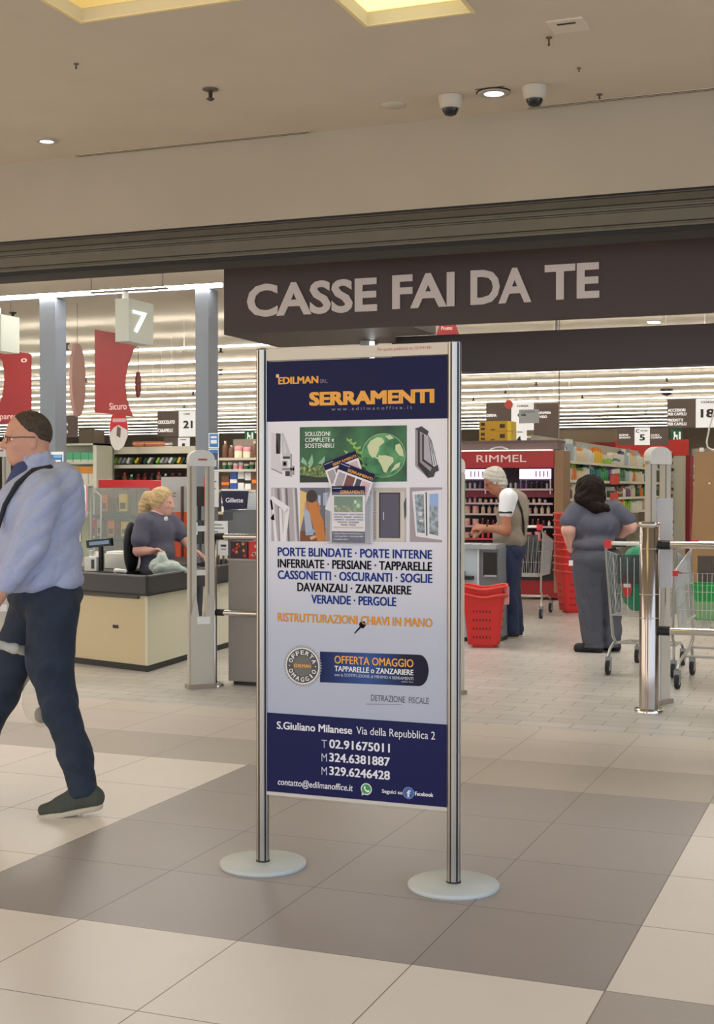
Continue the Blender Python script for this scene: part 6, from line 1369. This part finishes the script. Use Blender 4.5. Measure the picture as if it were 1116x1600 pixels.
for k in range(22):
    x = 155 + 6.6 * k; q0 = Vector((bx_(x), BYY + .12, bz(726) + .003)); R_ = Matrix.Rotation(.5 + .1 * (k % 3), 3, 'Y'); cl_ = pk_c[k % 10]
    b = MB(); b.box((q0.x, q0.y - .05, q0.z + .015), (q0.x + .035, q0.y + .05, q0.z + .10), pc(cl_), R_); tag(b.build('packet'), f'{cl_} packet leaning on the pale shelf above the cashier', 'packet', 'packets on the pale shelf above the cashier')
fill(lambda s_: Vector((bx_(154) + s_, BYY + .1, 0)), bz(758), 0, bx_(300) - bx_(154), 0, [('dark red', 'brown', 0, .04, .17, 3), ('black', 'dark red', 0, .04, .16, 2), ('brown', 'red', 0, .04, .18, 2), ('dark green', 'cream', 0, .04, .15, 1)], 'the dark bottle row behind the cashier', RND, gap=.03)
for x0, x1, lab in ((207, 224, 'shorter orange basket on top of the wide pale shelf'), (225, 248, 'longer orange basket on top of the wide pale shelf')):
    a, c = P(x0, 690, BYY + .1), P(x1, 697, BYY + .1); b = MB(); b.rbox((a.x, BYY + .1, bz(697)), (c.x, BYY + .3, bz(697) + (a.z - c.z) * 1.05), M(226, 130, 90, .5), .03); b.rbox((a.x - .01, BYY + .09, bz(697) + .03), (c.x + .01, BYY + .31, bz(697) + .045), M(236, 206, 180, .5), .03); tag(b.build('orange_basket'), lab, 'basket')
# red canopy of the next checkout, kiosk panels
CY = 9.6
b = MB(); q = [(154, 750), (232, 750), (250, 752), (262, 762), (268, 776), (232, 778), (230, 764), (154, 763)]; b.yprism([(P(x, y, CY).x, P(x, y, CY).z) for x, y in reversed(q)], CY, CY + .35, M(186, 34, 38, .4))
b.box((P(180, 770, CY).x, CY + .15, 0), (P(186, 770, CY).x, CY + .22, P(180, 760, CY).z), M(120, 30, 34, .5)); tag(b.build('red_canopy'), 'rounded red canopy of the checkout behind the cashier', 'canopy')
t = thing('kiosk_panel', 'grey and orange-red kiosk panel to the right of the blonde cashier', 'kiosk', (P(280, 800, 9.0).x, 9.1, 0))
kx2 = lambda x: P(x, 800, 9.0).x; kz2 = lambda y: P(280, y, 9.0).z
b = MB(); b.box((kx2(252), 9.0, kz2(800)), (kx2(304), 9.25, kz2(745)), M(170, 170, 168, .5)); b.build('upper_panel', t); b = MB(); b.box((kx2(262), 9.0, 0), (kx2(304), 9.25, kz2(800)), M(206, 84, 50, .5)); b.build('lower_panel', t)
b = MB(); b.box((kx2(284), 8.98, kz2(870)), (kx2(287), 9.0, kz2(760)), M(80, 50, 46, .5)); b.build('upright', t); b = MB(); text(b, 'C', (kx2(269), 8.995, kz2(776)), XU, ZU, kx2(276) - kx2(269), kz2(770) - kz2(776), M(60, 60, 64, .5), .02); b.build('lettering', t)
# see-through screen with a battery stand behind it
YB = 8.3
t = thing('battery_stand', 'wire stand with hanging battery packs behind the clear screen', 'display stand', (P(172, 800, YB).x, YB + .1, 0)); bx3 = lambda x: P(x, 820, YB).x; bz3 = lambda y: P(175, y, YB).z
b = MB(); b.box((bx3(140), YB + .1, bz3(868)), (bx3(205), YB + .12, bz3(765)), M(132, 120, 106, .5)); b.build('back_panel', t); b = MB(); b.tube([(bx3(143), YB, bz3(868)), (bx3(143), YB, bz3(775)), (bx3(150), YB, bz3(768)), (bx3(158), YB, bz3(775)), (bx3(158), YB, bz3(868))], .012, STEEL, 8); b.build('wire_frame', t)
for y in (805, 842): b = MB(); b.box((bx3(140), YB + .02, bz3(y) - .03), (bx3(205), YB + .1, bz3(y)), M(60, 76, 90, .5)); b.build('strip', t)
b = MB(); b.box((bx3(150), YB, 0), (bx3(200), YB + .16, bz3(868)), M(90, 84, 80, .6)); b.build('stand_base', t)
for k, (x0, y0, x1, y1, cl_, lab) in enumerate(((182, 772, 194, 799, 'yellow', 'yellow battery pack at the top of the battery stand'), (168, 778, 180, 799, 'brown', 'brown pack beside the top yellow battery pack'), (155, 773, 164, 799, 'orange', 'orange pack at the upper corner of the battery stand'), (164, 814, 175, 838, 'orange', 'orange battery pack in the lower row of the battery stand'), (185, 815, 197, 838, 'yellow', 'yellow battery pack in the lower row of the battery stand'), (176, 815, 184, 838, 'brown', 'brown pack between the two lower battery packs'), (136, 812, 146, 838, 'red', 'red pack at the lower edge of the battery stand'), (147, 812, 155, 838, 'beige', 'beige pack beside the red one on the battery stand'))):
    b = MB(); b.box((bx3(x0), YB + .05, bz3(y1)), (bx3(x1), YB + .09, bz3(y0)), pc(cl_)); b.box((bx3(x0 + 2), YB + .046, bz3(y1 - 4)), (bx3(x1 - 2), YB + .05, bz3((y0 + y1) / 2)), M(70, 56, 44, .5)); tag(b.build('battery_pack'), lab, 'pack')
YS = 7.5; b = MB(); b.box((P(138, 800, YS).x, YS, P(180, 862, YS).z), (P(233.5, 800, YS).x, YS + .01, P(180, 762, YS).z), M(140, 150, 146, .1, alpha=.42)); b.box((P(150, 862, YS).x, YS - .01, zlow + .03), (P(156, 862, YS).x, YS + .02, P(180, 862, YS).z), STEEL); b.box((P(222, 862, YS).x, YS - .01, zlow + .03), (P(228, 862, YS).x, YS + .02, P(180, 862, YS).z), STEEL); tag(b.build('clear_screen'), 'see-through plastic screen standing behind the cashier\'s counter', 'screen')
# things on the counter
def onc(x, y, v):           # where the line of sight meets the counter's inner line at v metres from the front
    a = c0 + dr_ * v; n = Vector((-dl.y, dl.x, 0)); d = ray(x, y); k = (a - CAM).dot(n) / d.dot(n); return CAM + d * k
ZTOP = ztop - .02
def cbox(b, x0, y0, x1, y1, v, dd, m): a, c = onc(x0, y0, v), onc(x1, y1, v); b.box((a.x, a.y, c.z), (c.x, a.y + dd, a.z), m); return a, c
V1 = .5
p1 = onc(158, 884, V1); t = thing('customer_display', 'black customer display on a short pole on the cashier\'s counter', 'display', (p1.x, p1.y, ZTOP))
b = MB(); b.tube([(p1.x, p1.y, ZTOP), (p1.x, p1.y, onc(158, 853, V1).z)], .022, BLACK, 10); b.build('pole', t); b = MB(); a, c = onc(141, 842, V1), onc(172, 855, V1); b.box((a.x, p1.y - .02, c.z), (c.x, p1.y + .02, a.z), BLACK, Matrix.Rotation(-.10, 3, 'Y')); b.build('casing', t); b = MB(); b.box((a.x + .03, p1.y - .023, c.z + .02), (c.x - .02, p1.y - .02, a.z - .015), M(96, 124, 150, .3, emit=.2), Matrix.Rotation(-.10, 3, 'Y')); b.build('screen', t)
a, c = onc(163, 861, .75), onc(199, 885, .75); t = thing('receipt_printer', 'white box-shaped printer on the counter between the display and the cashier', 'printer', ((a.x + c.x) / 2, a.y + .12, ZTOP)); b = MB(); b.box((a.x, a.y, ZTOP), (c.x, a.y + .25, a.z - .02), M(226, 226, 218, .5)); b.build('casing', t, bevel=.006); b = MB(); b.box((a.x + .01, a.y + .02, a.z - .02), (c.x - .01, a.y + .24, a.z - .004), M(242, 242, 238, .5)); b.build('lid', t)
q = onc(143, 878, .55); b = MB(); b.lathe([(.042, 0), (.046, .02), (.046, .09), (.02, .12), (.016, .13)], (q.x, q.y, ZTOP), M(224, 228, 230, .3), 16); b.lathe([(.018, .13), (.018, .16), (.03, .165), (.03, .175)], (q.x, q.y, ZTOP), WHITE, 10); tag(b.build('spray_bottle'), 'white spray bottle on the counter beside the customer display', 'bottle')
a = onc(132, 870, .40); b = MB(); b.box((a.x, a.y, ZTOP), (a.x + .12, a.y + .10, ZTOP + .12), M(228, 228, 224, .5)); b.box((a.x + .07, a.y - .003, ZTOP + .02), (a.x + .10, a.y, ZTOP + .10), M(70, 70, 72, .5)); tag(b.build('card_reader'), 'small white device with a dark keypad at the near end of the counter', 'device')
q = onc(262, 884, .55); bs_ = local_thing('carrier_bag', 'pale translucent plastic bag the cashier holds on the counter', 'bag', (q.x, q.y, ZTOP), None, YAW); bd = Body(); bd.c((-.09, 0, .06), (.05, 0, .05), .055, .05, .05); bd.c((-.06, 0, .08), (-.05, 0, .15), .05, .03, .05); bd.c((.05, 0, .05), (.14, 0, .03), .045, .022, .04); flesh(bd, 'bag_body', bs_, M(206, 220, 212, .4, alpha=.85), .008, .014, 3, 40)
q = onc(187, 899, -.02 + .06); b = Body(); pb_ = local_thing('crumpled_paper', 'crumpled white paper on the front rim of the counter', 'paper', (q.x, q.y, ztop + .014), None, YAW); b.c((-.03, 0, .012), (.04, 0, .010), .02, .016, .02); b.cut((0, 0, 0.0), (0, 0, -1)); flesh(b, 'sheet', pb_, WHITE, .006, .006, 5, 60)
MY = 7.7; a, c = P(300, 813, MY), P(316, 850, MY); t = thing('payment_terminal', 'dark payment terminal with a bright screen seen through the security gate', 'terminal', ((a.x + c.x) / 2, MY, ZTOP)); b = MB(); b.box((a.x, MY, c.z), (c.x, MY + .04, a.z), M(32, 36, 44, .4)); b.build('casing', t); b = MB(); b.box((a.x + .004, MY - .003, c.z + .09), (a.x + .06, MY, a.z - .02), M(150, 196, 206, .4, emit=.5)); b.build('screen', t); b = MB(); b.tube([((a.x + c.x) / 2, MY + .02, ZTOP), ((a.x + c.x) / 2, MY + .02, c.z)], .025, M(120, 124, 126, .4), 8); b.build('pole', t)
MY2 = 8.2; a, c = P(303, 760, MY2), P(318, 791, MY2); t = thing('checkout_monitor', 'black monitor back seen between the uprights of the security gate', 'monitor', ((a.x + c.x) / 2, MY2, ZTOP)); b = MB(); b.box((a.x, MY2, c.z), (c.x, MY2 + .03, a.z), BLACK); b.build('panel', t); b = MB(); b.box((c.x, MY2 + .01, c.z), (c.x + .02, MY2 + .03, a.z + .1), M(200, 60, 50, .5)); b.build('red_edge', t); b = MB(); b.tube([((a.x + c.x) / 2, MY2 + .015, ZTOP), ((a.x + c.x) / 2, MY2 + .015, c.z)], .02, BLACK, 8); b.build('pole', t)
# ------------------------------------------------------------------ goods between the gate and the poster stand
NY = 10.4; nx = lambda x: P(x, 760, NY).x; nz = lambda y: P(375, y, NY).z
t = thing('goods_shelf', 'shelves with brown jars and packs between the column and the poster stand', 'shelf unit', (nx(390), NY + .2, 0)); 
b = MB(); b.box((nx(341), NY + .4, 0), (nx(440), NY + .44, nz(684)), M(140, 128, 116, .6)); b.build('back_panel', t)
for y in (715, 733, 765, 800): b = MB(); b.box((nx(341), NY, nz(y) - .03), (nx(440), NY + .4, nz(y)), M(196, 188, 170, .5)); b.build('shelf', t)
b = MB(); b.box((nx(341), NY + .02, 0), (nx(440), NY + .38, .08), SHW); b.build('base', t)
nal = lambda s_: Vector((nx(342) + s_, NY + .08, 0))
for y, pt_, lab in ((715, [('brown', 'beige', 0, .035, .19, 4), ('cream', 'pink', 2, .05, .14, 3)], 'the top'), (733, [('dark green', 'cream', 2, .03, .08, 3), ('pink', 'white', 2, .03, .09, 3)], 'the second'), (765, [('brown', 'orange', 3, .05, .2, 2), ('blue', 'white', 3, .045, .22, 1), ('white', 'black', 3, .04, .22, 3)], 'the third'), (800, [('white', 'blue', 3, .05, .2, 5)], 'the lowest')): fill(nal, nz(y), .01, .62, 0, pt_, lab + ' shelf of the jar unit', RND, gap=.012)
GY = 8.6; gx_ = lambda x: P(x, 800, GY).x; gz_ = lambda y: P(364, y, GY).z
t = thing('razor_display', 'grey counter display with a navy tapering header next to the security gate', 'display', (gx_(365), GY + .1, 0))
b = MB(); b.yprism([(gx_(345), gz_(767)), (gx_(350), gz_(797)), (gx_(382), gz_(795)), (gx_(385), gz_(767))][::-1], GY, GY + .06, M(26, 30, 62, .4)); text(b, 'Gillette', (gx_(353), GY - .002, gz_(785)), XU, ZU, gx_(380) - gx_(353), gz_(778) - gz_(785), M(232, 234, 240, .5), .03); b.build('header', t)
b = MB(); b.box((gx_(348), GY + .02, gz_(835)), (gx_(384), GY + .26, gz_(797)), M(110, 114, 120, .45)); b.box((gx_(348), GY + .015, gz_(812)), (gx_(362), GY + .02, gz_(800)), M(70, 74, 80, .5)); b.build('casing', t)
b = MB(); b.box((gx_(346), GY + .0, gz_(767)), (gx_(386), GY + .1, gz_(764)), M(226, 226, 230, .4)); b.build('top_tray', t); b = MB(); b.box((gx_(352), GY + .05, 0), (gx_(380), GY + .22, gz_(835)), M(90, 92, 96, .5)); b.build('pedestal', t)
QY = 7.2; 
poster('price_notice', 'white price notice clipped beside the slim chrome post, above the rail', 327, 814, 356, 836, QY, [PW, (.1, .7, .7, .78, GT), (.1, .45, .8, .53, GT), (.1, .2, .5, .28, GT)], 'notice', stand=0.0); poster('price_notice', 'small white notice with black print under the upper rail', 341, 845, 356.5, 868, QY, [PW, (.3, .6, .85, .75, SK), (.3, .4, .85, .46, GT)], 'notice', stand=0.0)
a, c = P(384, 764, 8.9), P(402, 800, 8.9); b = MB(); b.box((a.x, 8.9, 0), (c.x, 9.0, P(392, 770, 8.9).z), M(206, 212, 218, .4)); tag(b.build('white_stand', bevel=.004), 'pale stand with clear packs at the edge of the poster stand', 'stand')
TYY = gy_ + .3; q = P(389, 836, TYY); b = MB(); b.lathe([(.05, 0), (.045, .03), (.02, .10), (.012, .115)], (q.x, TYY, zt_), M(232, 230, 222, .6), 14); tag(b.build('tissue_cone'), 'white cone-shaped item standing on the grey cabinet', 'item')
# far pillar and rear wall band
b = MB(); a = P(123, 690, 26); b.box((a.x, 26, 0), (P(147, 690, 26).x, 26.5, P(135, 671, 26).z), M(112, 102, 88, .7)); tag(b.build('display_pillar'), 'brown far pillar block between the aisle boards, above the pale cabinet', 'pillar')
b = MB(); a = P(800, 690, 30); b.box((a.x - .2, 30, 0), (P(990, 690, 30).x, 30.4, P(850, 672, 30).z), M(136, 122, 102, .7)); b.box((P(872, 690, 29).x, 29.9, 0), (P(975, 690, 29).x, 30, P(900, 690, 29).z), M(132, 22, 34, .6)); tag(b.build('far_display_wall'), 'far brown and dark red display wall behind the toiletries', 'display wall')
b = MB(); b.box((P(700, 690, 30).x, 30, 0), (P(748, 690, 30).x, 30.3, P(720, 690, 30).z), M(140, 30, 40, .6)); tag(b.build('far_display_wall'), 'dark red far display wall beside the yellow cartons', 'display wall')
# ------------------------------------------------------------------ fittings of the mall ceiling
def pc_(x, y): return PF(x, y, ZC)
def dome(label, x, y):
    q = pc_(x, y); t = thing('dome_camera', label, 'security camera', (q.x, q.y, ZC - .13)); 
    b = MB(); b.lathe([(.072, -.002), (.072, -.012), (.060, -.068), (.054, -.074), (.03, -.074)], (q.x, q.y, ZC), M(200, 190, 172, .5), 28); b.build('housing', t)
    b = MB(); b.lathe([(.048, -.074), (.045, -.088), (.033, -.108), (.013, -.115), (.002, -.116)], (q.x, q.y, ZC), M(34, 34, 34, .12), 24); b.build('dark_dome', t)
dome('dome security camera between the poster stand and the round downlight', 704, 150); dome('dome security camera at the start of the long ceiling slot', 835.5, 135)
def downlight(label, x, y, r, open_=False):
    q = pc_(x, y); t = thing('downlight', label, 'ceiling light', (q.x, q.y, ZC - .02)); b = MB(); b.lathe([(r * .62, -.001), (r * .62, -.012), (r, -.008), (r, -.001)], (q.x, q.y, ZC), M(186, 176, 158, .5), 28); b.build('ring', t)
    b = MB(); b.lathe([(r * .60, -.002), (r * .60, -.01), (.002, -.012)], (q.x, q.y, ZC), M(250, 240, 250, .5, emit=1.6), 24); b.build('lamp', t)
    if open_: b = MB(); b.box((q.x - r * .9, q.y - r * 1.02, ZC - .004), (q.x + r * .9, q.y - r * .98, ZC - .001), BLACK); b.tube([(q.x + r * 1.04 * math.cos(a_), q.y + r * 1.04 * math.sin(a_), ZC - .004) for a_ in [-PI * .05 - PI * .9 * k / 12 for k in range(13)]], .004, BLACK, 6); b.build('gap', t)
downlight('small round downlight near the picture edge above the left slot', 73, 219, .075); downlight('round downlight with a dark gap between the two dome cameras', 772, 144, .095, True)
def slot(label, x0, y0, x1, y1, ext=0.0):
    a, c = pc_(x0, y0), pc_(x1, y1); Y = (a.y + c.y) / 2; t = thing('slot_diffuser', label, 'air slot', ((a.x + c.x) / 2, Y, ZC - .01)); b = MB(); b.box((a.x, Y - .022, ZC - .006), (c.x + ext, Y + .022, ZC - .001), M(196, 184, 164, .7)); b.build('frame', t)
    for dy in (-.013, .013): b = MB(); b.box((a.x + .02, Y + dy - .0035, ZC - .007), (c.x + ext - .02, Y + dy + .0035, ZC - .006), M(66, 56, 48, .7)); b.build('slot', t)
slot('long double air slot in the mall ceiling on the side of the walking man', 112, 242, 490, 206); slot('long double air slot in the mall ceiling behind the second dome camera', 820, 167.5, 1116, 138.5, 2.5)
def sprinkler(label, x, y, h, r, group=None, z=None):
    z = ZC if z is None else z; q = PF(x, y, z); t = thing('sprinkler', label, 'sprinkler', (q.x, q.y, z - h), group); b = MB(); b.lathe([(r, -.001), (r, -.006), (r * .35, -.010)], (q.x, q.y, z), M(110, 98, 84, .4, .5), 16); b.build('plate', t); b = MB(); b.lathe([(r * .28, -.008), (r * .22, -h * .75), (r * .5, -h * .8), (r * .5, -h * .86), (r * .2, -h)], (q.x, q.y, z), M(90, 80, 70, .4, .6), 12); b.build('nozzle', t)
sprinkler('chrome ceiling sprinkler above the walking man\'s side of the poster stand', 329, 139, .068, .046); sprinkler('small ceiling sprinkler near the square vent', 858, 58, .045, .016); sprinkler('tiny ceiling sprinkler near the deep coffer light', 119, 99, .03, .014); sprinkler('tiny ceiling sprinkler beside the long slot behind the camera', 937, 147, .03, .018); sprinkler('tiny dark ceiling nozzle in front of the long slot', 905, 106, .022, .010); sprinkler('tiny dark ceiling nozzle beyond the long slot', 949, 171, .022, .012)
q = pc_(888, 38); t = thing('ceiling_hatch', 'small square ceiling hatch with a dark slit', 'hatch', (q.x, q.y, ZC - .02)); b = MB(); b.box((q.x - .09, q.y - .09, ZC - .010), (q.x + .09, q.y + .09, ZC - .001), M(218, 206, 186, .8)); b.build('cover', t); b = MB(); b.box((q.x - .045, q.y - .05, ZC - .013), (q.x + .045, q.y - .035, ZC - .010), BLACK); b.build('slit', t)
q = pc_(615, 164); b = MB(); b.lathe([(.075, -.001), (.072, -.006), (.01, -.008)], (q.x, q.y, ZC), M(204, 193, 174, .8), 24); tag(b.build('smoke_detector'), 'flat round detector cover on the mall ceiling left of the first dome camera', 'detector')
k = 0
for x, y in ((20, 488), (104, 536), (134, 589), (345, 540), (302, 610), (288, 631), (345, 577), (838, 594), (740, 619), (765, 648), (1042, 588), (966, 630), (790, 607), (910, 615), (1009, 642)):
    q = PF(x, y, ZS); b = MB(); b.lathe([(.05, -.001), (.05, -.02), (.02, -.03), (.018, -.10), (.045, -.11), (.045, -.12)], (q.x, q.y, ZS), M(50, 44, 40, .6), 10); tag(b.build('shop_sprinkler'), 'small dark sprinkler on the shop ceiling among the line lights', 'sprinkler', 'sprinklers on the shop ceiling')
q = PF(1042, 608, ZS); b = MB(); b.lathe([(.16, -.001), (.16, -.06), (.11, -.14), (.02, -.17)], (q.x, q.y, ZS), M(40, 36, 36, .3), 20); tag(b.build('dome_camera'), 'black dome camera on the shop ceiling above the number 18', 'security camera')
